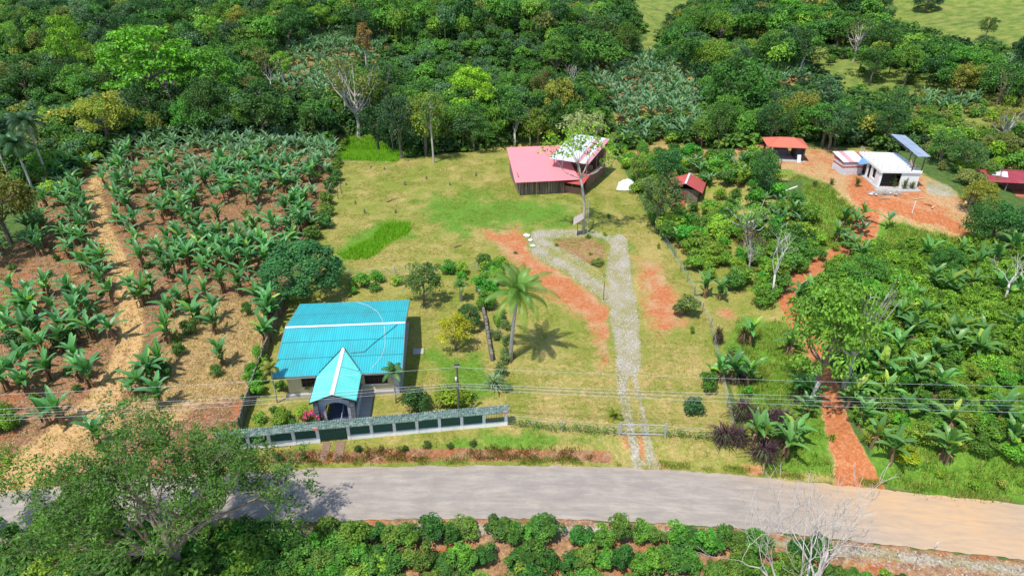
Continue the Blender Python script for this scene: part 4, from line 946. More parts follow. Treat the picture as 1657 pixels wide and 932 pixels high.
# understory of the wood
LOWS = []
for s_ in range(4):
    r_ = np.random.default_rng(300+s_); m_b = MB(); C_ = [(*(r_.uniform(-.4, .4, 2)), r_.uniform(.25, .75)) for _ in range(9)]; cloud(r_, m_b, C_, [.3]*9, 22, .24, .6); LOWS.append((np.vstack(m_b.V), np.vstack(m_b.Q), np.vstack(m_b.t)))
P, px, py, dd = scatter([[(-260, -120), (1920, -120), (1920, 330), (1500, 250), (1000, 245), (985, 240), (820, 240), (700, 262), (640, 262), (545, 235), (215, 236), (120, 280), (60, 300), (20, 330), (-260, 420)]], 2.9, 0.42, (-200, 230, 100, 300), 61)
keep = (px > -60) & (px < 1720) & (py > -30)
for pl in PASTURE+FARBAN+[CLEAR_R, LOT, LUSH[3]]: keep &= ~inside(pl, px, py)
P = P[keep]; its = []
cols_ = np.array([(0.05, 0.13, 0.03), (0.075, 0.17, 0.035), (0.10, 0.21, 0.035), (0.045, 0.10, 0.04)])
zs_ = Z(P[:, 0], P[:, 1])
for k in range(len(P)):
    h = RNG.uniform(1.2, 3.4); its.append(dict(x=P[k, 0], y=P[k, 1], z=zs_[k], v=int(RNG.integers(0, 4)), r=RNG.uniform(0, 6.28), sx=h*RNG.uniform(.9, 1.5), sz=h, tint=cols_[int(RNG.integers(0, 4))]*RNG.uniform(.8, 1.2)))
V, Q, TT = merge_low(its, LOWS, 0)
me = np_mesh('undergrowth', V, [Q], False, TT); me.materials.append(M_LEAF)
o = bpy.data.objects.new('undergrowth', me); COL.objects.link(o); tag(o, 'tangled green undergrowth filling the gaps between the forest trees', 'undergrowth', kind='stuff')

# ------------------------------------------------------------------ 4. buildings
def mat_roof(name, c, var=0.08, dirt=None, amt=0.35, rough=0.45, dscale=0.35):
    m, nt, b = newmat(name)
    tc = N(nt, 'ShaderNodeTexCoord').outputs['Object']
    mp = N(nt, 'ShaderNodeMapping'); mp.inputs['Scale'].default_value = (3.2, 0.25, 1); nt.links.new(tc, mp.inputs['Vector'])
    n1 = noise(nt, 1.0, 4, 0.6, mp.outputs[0]); col = mixc(nt, n1, scol(c, 1-var*1.6), scol(c, 1+var*1.6))
    if dirt is not None:
        f = ramp(nt, noise(nt, dscale, 6, 0.65, tc, dist=0.5), [(0.45, (0, 0, 0)), (0.68, (amt,)*3)]); col = mixc(nt, f, col, dirt)
    at = N(nt, 'ShaderNodeAttribute', attribute_name='tint'); col = mixc(nt, 1.0, col, at.outputs['Color'], 'MULTIPLY')
    nt.links.new(col, b.inputs['Base Color']); b.inputs['Roughness'].default_value = rough; return m
M_TEAL = mat_roof('teal_sheet', (0.03, 0.38, 0.42), 0.14, (0.05, 0.25, 0.26), 0.55, 0.6)
M_TEAL2 = mat_roof('pale_teal_sheet', (0.13, 0.60, 0.53), 0.07, (0.08, 0.45, 0.43), 0.4)
M_PINK = mat_roof('pink_sheet', (0.80, 0.23, 0.25), 0.04, (0.6, 0.28, 0.25), 0.3)
M_SILV = mat_roof('silver_sheet', (0.56, 0.58, 0.60), 0.15, (0.36, 0.28, 0.24), 0.5)
M_RUST = mat_roof('rust_red_sheet', (0.42, 0.06, 0.055), 0.2, (0.28, 0.12, 0.07), 0.7, 0.7, 1.2)
M_MAROON = mat_roof('maroon_sheet', (0.27, 0.03, 0.045), 0.12, (0.3, 0.12, 0.1), 0.45, 0.6)
M_ORNG = mat_roof('orange_roof', (0.55, 0.13, 0.075), 0.08, (0.4, 0.14, 0.08), 0.3, 0.7)
M_CREAM = plain('cream_wall', (0.66, 0.55, 0.33), 0.8, 0.06, 0.8, 0.1, 20, dirt=(0.4, 0.28, 0.16), dirt_amt=0.4)
M_BROWN = plain('brown_grille', (0.10, 0.04, 0.022), 0.7, 0.3, 3)
M_STONE = None
def brickish(name, c1, c2, mort, scale, w=0.5, h=0.25):
    m, nt, b = newmat(name); br = N(nt, 'ShaderNodeTexBrick'); tc = N(nt, 'ShaderNodeTexCoord').outputs['Object']
    sx = N(nt, 'ShaderNodeSeparateXYZ'); nt.links.new(tc, sx.inputs[0]); cb = N(nt, 'ShaderNodeCombineXYZ')
    nt.links.new(math_(nt, 'ADD', sx.outputs[0], sx.outputs[1]), cb.inputs[0]); nt.links.new(sx.outputs[2], cb.inputs[1]); nt.links.new(cb.outputs[0], br.inputs['Vector'])
    br.inputs['Color1'].default_value = (*c1, 1); br.inputs['Color2'].default_value = (*c2, 1); br.inputs['Mortar'].default_value = (*mort, 1)
    br.inputs['Scale'].default_value = scale; br.inputs['Brick Width'].default_value = w; br.inputs['Row Height'].default_value = h; br.inputs['Mortar Size'].default_value = 0.03
    nt.links.new(br.outputs[0], b.inputs['Base Color']); b.inputs['Roughness'].default_value = 0.85; return m
M_STONE = brickish('pale_stone_cladding', (0.55, 0.57, 0.62), (0.40, 0.43, 0.50), (0.28, 0.3, 0.34), 1.6)
M_GREEN = plain('dark_green_metal', (0.014, 0.085, 0.06), 0.5, 0.2, 1.0)
M_GREENB = plain('green_bar', (0.03, 0.13, 0.09), 0.5, 0.2, 2)
M_TILE = plain('mossy_tile', (0.10, 0.16, 0.135), 0.9, 0.45, 5, 0.7, 14, dirt=(0.34, 0.33, 0.3), dirt_amt=0.6, dscale=3)
M_MOSSW = plain('mossy_wall', (0.15, 0.15, 0.11), 0.95, 0.45, 1.6, 0.5, 12, dirt=(0.07, 0.10, 0.04), dirt_amt=0.8)
M_TREAD = plain('dark_blue_floor', (0.07, 0.08, 0.14), 0.5, 0.15, 1)

# the teal roofed house (local frame: x to the right along the front, y towards the back)
HC = (-16.5, 57.45); HR = radians(4.4)
house = thing('bungalow', 'low cream bungalow under a wide teal corrugated roof with a gabled entrance porch', 'house', (*HC, 0), HR)
hw, hl, EZ, RZ = 5.85, 6.62, 2.75, 3.95
mb = MB()
y0, y1, x0, x1 = -hl+0.75, hl-0.5, -hw+1.0, hw-0.9; t = 0.18
mb.box(x0, y0, 0, x0+t, y1, 2.7); mb.box(x1-t, y0, 0, x1, y1, 2.7); mb.box(x0+t, y1-t, 0, x1-t, y1, 2.7)
WIN = [(-3.5, -1.5, 1.0, 2.25), (2.3, 4.35, 1.0, 2.25)]
xs = x0+t; PG = (-1.15, 1.75)
for (a, b_, c_, d_) in WIN:
    mb.box(xs, y0, 0, a, y0+t, 2.7); mb.box(a, y0, 0, b_, y0+t, c_); mb.box(a, y0, d_, b_, y0+t, 2.7); xs = b_
    if xs < 0: mb.box(xs, y0, 0, PG[0], y0+t, 2.7); xs = PG[1]
mb.box(xs, y0, 0, x1-t, y0+t, 2.7)
wall = mb.build('wall', M_CREAM, house)
mb = MB(); mb.box(x0-0.25, y0-0.35, -0.05, PG[0]-0.4, y0-0.003, 0.28); mb.box(PG[1]+0.3, y0-0.35, -0.05, x1+0.55, y0-0.003, 0.28); mb.box(x1+0.003, y0, -0.05, x1+0.7, y1, 0.16); mb.build('plinth', M_CONC, house)
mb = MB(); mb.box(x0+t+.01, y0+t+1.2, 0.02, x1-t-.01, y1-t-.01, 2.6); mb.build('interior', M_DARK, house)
for (a, b_, c_, d_) in WIN:
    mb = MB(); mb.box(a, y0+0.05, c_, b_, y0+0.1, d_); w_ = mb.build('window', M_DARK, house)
    mb = MB(); n_ = 5
    for i in range(n_+1):
        xx = a+(b_-a)*i/n_; mb.box(xx-0.03, y0-0.04, c_+0.002, xx+0.03, y0+0.045, d_-0.002)
    for zz in (c_+0.04, (c_+d_)/2, d_-0.04): mb.box(a+.002, y0-0.02, zz-0.04, b_-.002, y0+0.03, zz+0.04)
    mb.build('window_bars', M_BROWN, w_)
    mb = MB(); mb.box(a-0.1, y0-0.1, c_-0.09, b_+0.1, y0-0.002, c_-0.003); mb.build('sill', M_WHITE, w_)
for (ya, yb) in ((-3.6, -2.0), (0.6, 2.2), (3.6, 4.8)):
    mb = MB(); mb.box(x1+0.003, ya, 1.0, x1+0.04, yb, 2.1); w_ = mb.build('window', M_DARK, house)
    mb = MB(); mb.box(x1+0.04, ya-0.08, 0.92, x1+0.1, yb+0.08, 0.995); mb.build('sill', M_WHITE, w_)
mb = MB(); mb.box(x1-0.05, y0-0.45, 0, x1+0.5, y0-0.003, 2.3); mb.build('side_panel', M_STONE, house)
# main roof: two corrugated slopes in three lengths each
mb = MB()
for (ya, yb) in ((-hl, -hl+2.3), (-hl+2.25, -hl+4.5), (-hl+4.45, 0.0)):
    za = EZ+(RZ-EZ)*(ya+hl)/hl; zb = EZ+(RZ-EZ)*(yb+hl)/hl; g = 0.97+0.05*((ya*7) % 1)
    mb.corr((-hw, ya, za+0.02), (hw, ya, za+0.02), (hw, yb, zb), (-hw, yb, zb), 52, 0.028, 0.02, tint=g)
for (ya, yb) in ((hl, 3.2), (3.25, 0.0)):
    za = EZ+(RZ-EZ)*(hl-ya)/hl; zb = EZ+(RZ-EZ)*(hl-yb)/hl
    mb.corr((hw, ya, za+0.02), (-hw, ya, za+0.02), (-hw, yb, zb), (hw, yb, zb), 52, 0.028, 0.02, tint=0.98)
roof = mb.build('roof', M_TEAL, house)
for yo in (-hl+2.25, -hl+4.45, 3.22):
    zo = RZ-(RZ-EZ)*abs(yo)/hl+0.05; MB().tube([(-hw+.03, yo, zo), (hw-.03, yo, zo)], 0.02, 4).build('sheet_joint', plain('dark_teal_joint', (0.03, 0.2, 0.22), 0.7, 0.4, 3), roof)  # thin dark teal line along each sheet overlap
mb = MB(); mb.slab([(-hw-.02, -0.14, RZ+0.035), (hw+.02, -0.14, RZ+0.035), (hw+.02, 0, RZ+0.075), (-hw-.02, 0, RZ+0.075)], 0.02); mb.slab([(-hw-.02, 0.002, RZ+0.075), (hw+.02, 0.002, RZ+0.075), (hw+.02, 0.14, RZ+0.035), (-hw-.02, 0.14, RZ+0.035)], 0.02)
mb.build('ridge_cap', M_WHITE, roof)
mb = MB()
mb.beam((-hw, -hl-0.03, EZ-0.1), (-1.95, -hl-0.03, EZ-0.1), 0.06, 0.18); mb.beam((2.45, -hl-0.03, EZ-0.1), (hw, -hl-0.03, EZ-0.1), 0.06, 0.18); mb.beam((-hw, hl+0.03, EZ-0.1), (hw, hl+0.03, EZ-0.1), 0.06, 0.18)
for sx_ in (-1, 1):
    for sy in (-1, 1): mb.beam((sx_*(hw+0.04), sy*hl, EZ-0.08), (sx_*(hw+0.04), 0, RZ-0.08), 0.06, 0.18)
mb.build('fascia', plain('fascia_board', (0.16, 0.17, 0.15), 0.8, 0.3, 2), roof)
mb = MB()
for sx_ in (-1, 1): mb.add([(sx_*(hw-1.0), y0, 2.7), (sx_*(hw-1.0), y1, 2.7), (sx_*(hw-1.0), 0, RZ-0.12)], t=[(0, 1, 2)])
mb.build('gable', M_CREAM, house)
# thin cables and a repaired seam lying on the roof
mb = MB()
def onroof(x, y): return (x, y, RZ-(RZ-EZ)*abs(y)/hl+0.07)
mb.tube([onroof(a, b_) for a, b_ in ((0.2, 6.4), (1.6, 5.2), (2.8, 3.2), (3.5, 1.0), (3.9, -0.8), (4.1, -3.0), (3.9, -4.6), (3.0, -6.2))], 0.015, 4, tint=1.0); mb.build('roof_cable', M_WHITE, roof)
mb = MB(); mb.tube([onroof(a, b_) for a, b_ in ((5.1, -0.3), (4.2, -1.4), (2.9, -2.9), (2.2, -3.9), (0.9, -4.0))], 0.03, 4); mb.build('roof_seam', M_BLACK, roof)
# porch
pw = 2.0; pc = 0.18; py0 = -hl-3.95; py1 = -hl+2.4; PE, PR = 2.72, 3.5
mb = MB()
for (ya, yb) in ((py0, py0+1.6), (py0+1.55, py0+3.1), (py0+3.05, py0+4.3)):
    for s_ in (-1, 1):
        a_ = (pc+s_*pw, ya, PE); b_ = (pc, ya, PR); c_ = (pc, yb, PR); d_ = (pc+s_*pw, yb, PE)
        mb.corr(a_, d_, c_, b_, max(3, int((yb-ya)/0.23)), 0.02, 0.02, tint=0.96 if s_ > 0 else 1.04)
def zslope(y): return EZ+(RZ-EZ)*(y+hl)/hl
yy0 = py0+4.25
for s_ in (-1, 1):     # valley: the porch roof runs into the main slope
    yt = -hl+hl*(PR-EZ)/(RZ-EZ)*0.80
    mb.add([(pc+s_*pw, yy0, PE), (pc, yy0, PR), (pc, yt, PR), (pc+s_*pw, -hl+0.1, PE)], [(0, 1, 2, 3)], tint=0.98)
prf = mb.build('porch_roof', M_TEAL2, house)
mb = MB(); mb.slab([(pc-0.17, py0-.02, PR+0.0), (pc, py0-.02, PR+0.07), (pc, yt, PR+0.07), (pc-0.17, yt-.3, PR+0.0)], 0.02); mb.slab([(pc+.002, py0-.02, PR+0.07), (pc+0.17, py0-.02, PR+0.0), (pc+0.17, yt-.3, PR+0.0), (pc+.002, yt, PR+0.07)], 0.02); mb.build('porch_ridge_cap', M_WHITE, prf)
mb = MB()
for s_ in (-1, 1): mb.beam((pc+s_*(pw+0.03), py0, PE-0.08), (pc+s_*(pw+0.03), -hl, PE-0.08), 0.05, 0.16); mb.beam((pc+s_*(pw+.03), py0-0.03, PE-0.07), (pc, py0-0.03, PR-0.07), 0.05, 0.16)
for s_ in (-1, 1): mb.tube([(pc+s_*pw, -hl+0.15, PE+0.05), (pc, yt, PR+0.05)], 0.05, 4)
mb.build('porch_fascia', M_BLACK, prf)
# porch front: stone faced wall with an arched opening
mb = MB(); fy = py0+0.45; aw = 0.95; ax = pc+0.12; n_ = 10
L0, R0 = pc-pw+0.35, pc+pw-0.35
mb.box(L0, fy, 0, ax-aw, fy+0.2, 2.7); mb.box(ax+aw, fy, 0, R0, fy+0.2, 2.7)
pr_ = None
for i in range(n_):
    a0_, a1_ = pi-pi*i/n_, pi-pi*(i+1)/n_; xa, xb = ax+aw*cos(a0_), ax+aw*cos(a1_); za, zb = 1.75+0.55*sin(a0_), 1.75+0.55*sin(a1_)
    mb.add([(xa, fy, za), (xb, fy, zb), (xb, fy, 2.7), (xa, fy, 2.7), (xa, fy+.2, za), (xb, fy+.2, zb), (xb, fy+.2, 2.7), (xa, fy+.2, 2.7)], [(0, 1, 2, 3), (7, 6, 5, 4), (0, 4, 5, 1)])
mb.add([(L0, fy, 2.702), (R0, fy, 2.702), (pc, fy, PR-0.1)], t=[(0, 1, 2)])
pwall = mb.build('porch_front', M_STONE, house)
for xa_ in (R0, L0-0.16): mb = MB(); mb.box(xa_, fy+0.2, 0, xa_+0.16, -hl+0.7, 1.1); mb.build('porch_side_wall', M_STONE, house)
for xx in (L0-0.12, R0-0.28):
    mb = MB(); mb.box(xx, fy-0.35, 0, xx+0.4, fy-0.003, 2.6); mb.build('pillar', plain('grey_pillar', (0.14, 0.15, 0.16), 0.8, 0.2, 2), house)
mb = MB(); mb.slab([(ax-aw+.02, fy-1.0, 0.03), (ax+aw-.02, fy-1.0, 0.03), (ax+aw-.02, fy+3.5, 0.35), (ax-aw+.02, fy+3.5, 0.35)], 0.05); mb.build('ramp', M_TREAD, house)
mb = MB(); mb.beam((ax+0.35, fy-0.9, 0.75), (ax+0.35, fy+3, 1.1), 0.05, 0.05)
for k in range(5): mb.beam((ax+0.35, fy-0.8+k*0.9, 0.05+k*0.06), (ax+0.35, fy-0.8+k*0.9, 0.8+k*0.07), 0.035, 0.035)
mb.build('handrail', M_STEEL, house)
mb = MB(); mb.box(ax-aw+.05, fy+3.6, 0, ax+aw-.05, fy+3.65, 2.2); mb.build('door', M_BROWN, house)
mb = MB(); mb.box(R0+0.17, fy-0.9, 0, R0+1.15, -hl+0.6, 0.04); mb.build('paved_path', M_CONC, house)

# front boundary wall
FA = np.array([-24.4, 43.95]); FB = np.array([-0.55, 47.2]); flen = float(np.hypot(*(FB-FA))); fr = math.atan2(FB[1]-FA[1], FB[0]-FA[0])
fw = thing('boundary_wall', 'white pillared front wall with green metal panels under a long mossy tiled canopy', 'wall', (*FA, 0), fr)
fx = lambda X_: (X_-FA[0])/cos(fr)
g0, g1 = fx(-16.6), fx(-14.05)
xs_ = [fx(v) for v in (-24.4, -22.3, -20.6, -18.6)]+[g0, g1]+[g1+(flen-g1)*k/7 for k in range(1, 8)]
mb = MB(); mb.box(0, -0.12, -0.1, g0-0.14, 0.12, 0.42); mb.box(g1+0.14, -0.12, -0.1, flen, 0.12, 0.42); mb.build('base_wall', M_WHITE, fw)
for k, xx in enumerate(xs_):
    mb = MB(); mb.box(xx-0.13, -0.15, -0.1, xx+0.13, 0.15, 1.75); mb.build('pillar', M_WHITE, fw)
for k in range(len(xs_)-1):
    a, b_ = xs_[k]+0.13, xs_[k+1]-0.13; gate = k == 4; zb_ = 0.06 if gate else 0.422
    if k < len(xs_)-2:
        mb = MB(); mb.box(a, 0.0, zb_, b_, 0.03, 1.7); pn = mb.build('gate' if gate else 'panel', M_GREEN, fw)
    else:
        mb = MB(); mb.box(a, 0.0, zb_, b_, 0.03, zb_+0.08); mb.box(a, 0.0, 1.6, b_, 0.03, 1.7); pn = mb.build('panel', M_GREENB, fw, label='open barred end panel without sheet')
    mb = MB(); nb = int((b_-a)/0.14)
    for i in range(1, nb): xx = a+(b_-a)*i/nb; mb.box(xx-0.018, -0.045, zb_+.01, xx+0.018, -0.003, 1.66)
    mb.box(a, -0.055, 1.3, b_, -0.046, 1.36); mb.build('bars', M_GREENB, pn)
segs = [(-0.3, fx(-19.9), 1.86), (fx(-19.9), fx(-18.3), 1.93), (fx(-18.3), fx(-7.8), 1.98), (fx(-7.8), flen+0.25, 2.03)]
mb = MB()
for a, b_, z_ in segs:
    nn_ = max(4, int((b_-a)/0.2)); mb.corr((a, -0.62, z_-0.22), (b_, -0.62, z_-0.22), (b_, 0.0, z_+0.06), (a, 0.0, z_+0.06), nn_, 0.03, 0.04)
    mb.corr((b_, 0.45, z_-0.2), (a, 0.45, z_-0.2), (a, 0.002, z_+0.06), (b_, 0.002, z_+0.06), nn_, 0.03, 0.04)
    r_ = np.random.default_rng(3)
    for i in range(nn_):
        xx = a+(b_-a)*(i+0.5)/nn_
        for j in range(4):
            if r_.random() < 0.75:
                yy = -0.58+j*0.15; mb.box(xx-0.09, yy, z_-0.2+j*0.07, xx+0.08, yy+0.13, z_-0.15+j*0.07+r_.uniform(-.01, .02), tint=r_.uniform(0.6, 1.7)*np.array([1, 1, 1.0]))
    for i in range(nn_): xx = a+(b_-a)*(i+0.5)/nn_; mb.box(xx-0.07, -0.06, z_+0.05, xx+0.07, 0.06, z_+0.12+r_.uniform(0, .03), tint=r_.uniform(0.8, 1.8))
cn = mb.build('tiled_canopy', M_TILE, fw)
mb = MB()
for xx in (g0, flen-0.1): mb.box(xx-0.2, -0.66, 1.72, xx+0.2, -0.5, 1.95, tint=(1, 1, 1))
mb.build('terracotta_block', plain('terracotta', (0.42, 0.2, 0.14), 0.9, 0.3, 4), cn)
# paved approach from the road to the gate
ap = thing('gate_approach', 'two brown brick wheel strips leading from the road to the green gate', 'driveway strips', (0, 0, 0))
mat_br = brickish('old_paving', (0.28, 0.15, 0.10), (0.2, 0.11, 0.08), (0.14, 0.12, 0.07), 3.5)
for (a, b_) in (((523, 716), (536, 716)), ((545, 714), (560, 713))):
    p0, p1 = T1(*a), T1(*b_); q0, q1 = T1(a[0]-7, 746), T1(b_[0]-7, 745); mb = MB()
    mb.slab([(q0[0], q0[1], ZP(*q0)+0.06), (q1[0], q1[1], ZP(*q1)+0.06), (p1[0], p1[1], ZP(*p1)+0.06), (p0[0], p0[1], ZP(*p0)+0.06)], 0.15); mb.build('paved_strip', mat_br, ap)
# side walls
def slat_wall(name, label, pts, h, cat, mat, post=1.6, thick=0.06, seed=1):
    r = np.random.default_rng(seed); p0 = np.array(pts[0]); w = thing(name, label, cat, (p0[0], p0[1], 0))
    mbp = MB(); k = 0; posts = []
    for a, b_ in zip(pts[:-1], pts[1:]):
        a = np.array(a)-p0; b_ = np.array(b_)-p0; n_ = max(1, int(np.hypot(*(b_-a))/post))
        for i in range(n_):
            q0 = a+(b_-a)*i/n_; q1 = a+(b_-a)*(i+1)/n_; z0_ = ZP(*(q0+p0)); z1_ = ZP(*(q1+p0)); m_ = max(2, int(np.hypot(*(q1-q0))/0.3)); posts.append((q0, z0_))
            for j in range(m_):
                u0, u1 = j/m_, (j+0.93)/m_; s0 = q0+(q1-q0)*u0; s1 = q0+(q1-q0)*u1; d_ = (q1-q0)/np.hypot(*(q1-q0)); nn = np.array([-d_[1], d_[0]])*thick; hh = h+r.uniform(-0.12, 0.12); zz_ = z0_+(z1_-z0_)*u0
                V = [(*(s0-nn), zz_-.2), (*(s1-nn), zz_-.2), (*(s1+nn), zz_-.2), (*(s0+nn), zz_-.2), (*(s0-nn), zz_+hh), (*(s1-nn), zz_+hh), (*(s1+nn), zz_+hh), (*(s0+nn), zz_+hh)]
                mbp.add(V, [(0, 1, 5, 4), (1, 2, 6, 5), (2, 3, 7, 6), (3, 0, 4, 7), (4, 5, 6, 7)], tint=r.uniform(0.6, 1.5))
    mbp.build('slabs', mat, w)
    for q0, z0_ in posts:
        m2 = MB(); m2.tube([(q0[0]+.06, q0[1]-.02, z0_-.3), (q0[0]+.06+r.uniform(-.06, .06), q0[1]-.02, z0_+h+0.25+r.uniform(0, .2))], 0.07, 5); m2.build('post', M_WOOD, w)
    return w
slat_wall('side_wall', 'mossy grey slab wall between the banana plantation and the teal house', [T1(462, 482), T1(436, 560), T1(408, 640), T1(388, 702)], 1.35, 'wall', M_MOSSW, 2.2, seed=2)
slat_wall('side_wall', 'dark weathered slab wall between the house lawn and the coconut palm', [T1(772, 462), T1(785, 520), T1(796, 585)], 0.8, 'wall', plain('dark_slab', (0.17, 0.155, 0.13), 0.95, 0.4, 2, 0.5, 10), 1.5, 0.14, seed=4)
def wire_fence(label, px_pts, h, spacing, post_mat, thick=0.06, wires=4):
    pts = [T1(*p) for p in px_pts]; p0 = np.array(pts[0]); w = thing('wire_fence', label, 'fence', (p0[0], p0[1], 0)); tops = []; r = np.random.default_rng(len(px_pts))
    for a, b_ in zip(pts[:-1], pts[1:]):
        a = np.array(a); b_ = np.array(b_); n_ = max(1, int(np.hypot(*(b_-a))/spacing))
        for i in range(n_+1):
            if i == n_ and b_ is not None and tuple(b_) != tuple(pts[-1]): continue
            q = a+(b_-a)*i/n_; z = ZP(*q); hh = h*r.uniform(.92, 1.08); m2 = MB(); e = r.uniform(-.05, .05, 2)
            m2.tube([(q[0]-p0[0], q[1]-p0[1], z-.2), (q[0]-p0[0]+e[0], q[1]-p0[1]+e[1], z+hh)], thick, 5); m2.build('post', post_mat, w); tops.append((q[0]-p0[0], q[1]-p0[1], z, hh))
    mb = MB()
    for k in range(wires):
        f = (k+1)/wires*0.95; mb.tube([(a, b_, z+h*f) for a, b_, z, _ in tops], 0.008, 3, cap=False)
    mb.build('wires', M_STEEL, w)
wire_fence('wire fence with grey posts between the house garden and the upper lawn', [(566, 452), (640, 447), (700, 446), (772, 440)], 1.3, 2.6, M_CONC, 0.08)
wire_fence('wire fence along the front hedge left of the metal gate', [(822, 688), (910, 696), (1001, 703)], 1.2, 2.6, M_STEEL, 0.035)
wire_fence('wire fence along the front hedge right of the metal gate', [(1077, 706), (1160, 712)], 1.2, 2.4, M_STEEL, 0.035)
wire_fence('thin wire fence down the right side of the open lot', [(1062, 372), (1112, 455), (1150, 530), (1168, 620), (1185, 700)], 1.2, 3.0, M_WOOD, 0.045)
# metal farm gate
ga, gb = np.array(T1(1003, 704)), np.array(T1(1076, 706)); gt = thing('farm_gate', 'wide grey tubular metal gate across the gravel driveway', 'gate', (ga[0], ga[1], ZP(*ga)), math.atan2(gb[1]-ga[1], gb[0]-ga[0])); gl = float(np.hypot(*(gb-ga)))
for xx in (0, gl): MB().tube([(xx, 0, -.3), (xx, 0, 1.45)], 0.06, 6).build('gate_post', M_STEEL, gt)
for a, b_ in ((0.1, gl/2-0.03), (gl/2+0.03, gl-0.1)):
    mb = MB()
    for zz in (0.2, 1.25): mb.tube([(a, 0, zz), (b_, 0, zz)], 0.035, 5)
    for xx in (a, b_): mb.tube([(xx, 0, 0.2), (xx, 0, 1.25)], 0.035, 5)
    mb.tube([(a, 0, 0.2), (b_, 0, 1.25)], 0.018, 4)
    lf = mb.build('gate_leaf', M_STEEL, gt); mb = MB()
    for k in range(1, 8): xx = a+(b_-a)*k/8; mb.tube([(xx, 0.01, 0.2), (xx, 0.01, 1.25)], 0.008, 3)
    mb.build('mesh_wires', M_STEEL, lf)

# pink roofed barn with its silvery upper roof
BR = radians(8); bn = thing('barn', 'open timber barn with a large pink sheet roof and wood stacked along its front', 'barn', (4.6, 108.5, 0), BR)
mb = MB(); mb.corr((-5.0, -6.2, 2.5), (5.3, -6.2, 2.5), (5.0, 6.2, 4.3), (-4.7, 6.2, 4.3), 60, 0.012, 0.03); mb.build('roof', M_PINK, bn)
for xx in (-4.2, -1.4, 1.5, 4.4):
    for yy, hh in ((-5.3, 2.5), (0, 3.25), (5.6, 4.1)):
        if yy == -5.3: MB().tube([(xx, yy, -0.1), (xx, yy, hh)], 0.11, 6).build('post', plain('timber_post', (0.42, 0.24, 0.12), 0.9, 0.3, 3) if xx < -4 or xx == -1.4 else M_WOOD, bn)
        else: MB().tube([(xx, yy, -0.1), (xx, yy, hh)], 0.09, 6).build('post', M_WOOD, bn)
r_ = np.random.default_rng(9); mb = MB()
for k in range(62):
    xx = -4.1+k*0.118+r_.uniform(-.03, .03); ln = r_.uniform(-.12, .14); mb.beam((xx, -5.15, 0), (xx+ln, -5.0+r_.uniform(-.05, .05), r_.uniform(2.0, 2.4)), 0.075, 0.05, tint=r_.uniform(0.6, 2.3)*np.array([1.05, 1, .95]))
mb.build('stacked_boards', M_WOOD, bn)
mb = MB(); mb.box(-4.3, -4.6, 0, -4.2, 5.6, 3.0); mb.box(-4.2, 5.5, 0, 4.4, 5.6, 3.9); mb.box(-4.2, -4.4, 0, 3.0, -4.3, 2.5); mb.build('back_boards', M_WOOD, bn)
b2 = thing('shed', 'shed with a silvery and red striped sheet roof behind the pink roof', 'shed', (11.2, 110.2, 0), radians(-26))
mb = MB()
for i in range(9):
    a, b_ = -3.2+i*0.75, -3.2+(i+1)*0.75; red = i in (6, 8)
    mb.corr((a, -5.2, 4.7), (b_, -5.2, 4.7), (b_, 5.0, 6.1), (a, 5.0, 6.1), 4, 0.02, 0.02, tint=(0.95, 0.42, 0.45) if red else 1+0.06*(i % 2))
mb.build('roof', M_SILV, b2)
for xx in (-2.6, 3.1):
    for yy in (-4.6, 0, 4.4): MB().tube([(xx, yy, -.1), (xx, yy, 4.7+0.135*(yy+5))], 0.09, 6).build('post', M_WOOD, b2)
mb = MB(); mb.box(-2.6, -1.5, 0, -2.5, 4.4, 4.0); mb.box(-2.5, 4.3, 0, 3.1, 4.4, 4.4); mb.box(3.0, -4, 0, 3.1, 4.3, 2.4); mb.box(-2.5, -1.5, 0, 3.0, -1.4, 3.3); mb.build('wall', plain('rusty_wall', (0.23, 0.12, 0.08), 0.9, 0.4, 2), b2)
mb = MB(); mb.corr((-2.3, -7.6, 2.0), (3.6, -7.6, 2.0), (3.6, -3.4, 2.9), (-2.3, -3.4, 2.9), 22, 0.02, 0.02); mb.build('lean_to_roof', M_RUST, b2)
for xx in (-2.0, 3.3): MB().tube([(xx, -7.2, -.1), (xx, -7.2, 2.1)], 0.07, 6).build('post', M_WOOD, b2)
mb = MB(); mb.box(-1.9, -6.6, 0, 3.2, -6.5, 1.1); mb.build('low_wall', plain('old_brick', (0.28, 0.15, 0.1), 0.9, 0.3, 3), b2)

# small red hut
ht = thing('hut', 'small timber hut with a rusty red roof in the thicket', 'hut', (HUT[0]+0.2, HUT[1]+0.6, ZP(*HUT)), radians(-20))
mb = MB(); mb.box(-2.0, -1.9, -0.3, 2.0, -1.8, 2.1); mb.box(-2.0, 1.8, -0.3, 2.0, 1.9, 2.1); mb.box(-2.0, -1.8, -.3, -1.9, 1.8, 2.1); mb.box(1.9, -1.8, -.3, 2.0, 1.8, 2.1); mb.build('wall', M_WOOD, ht)
mb = MB(); mb.box(-0.4, -1.95, 0, 0.4, -1.903, 1.8); mb.build('door', plain('red_brown_door', (0.2, 0.07, 0.05), 0.8, 0.3, 3), ht)
mb = MB(); mb.box(-1.7, -1.95, 0.2, -0.7, -1.903, 1.6); mb.build('window', M_DARK, ht)
mb = MB(); mb.corr((-2.7, -2.7, 2.0), (-2.7, 2.7, 2.0), (0, 2.4, 3.1), (0, -2.4, 3.1), 18, 0.02, 0.02); mb.corr((2.7, 2.7, 2.0), (2.7, -2.7, 2.0), (0, -2.4, 3.1), (0, 2.4, 3.1), 18, 0.02, 0.02, tint=0.85)
rf = mb.build('roof', M_RUST, ht); mb = MB(); mb.beam((0, -2.5, 3.14), (0, 2.5, 3.14), 0.3, 0.04); mb.build('ridge_cap', M_SILV, rf)
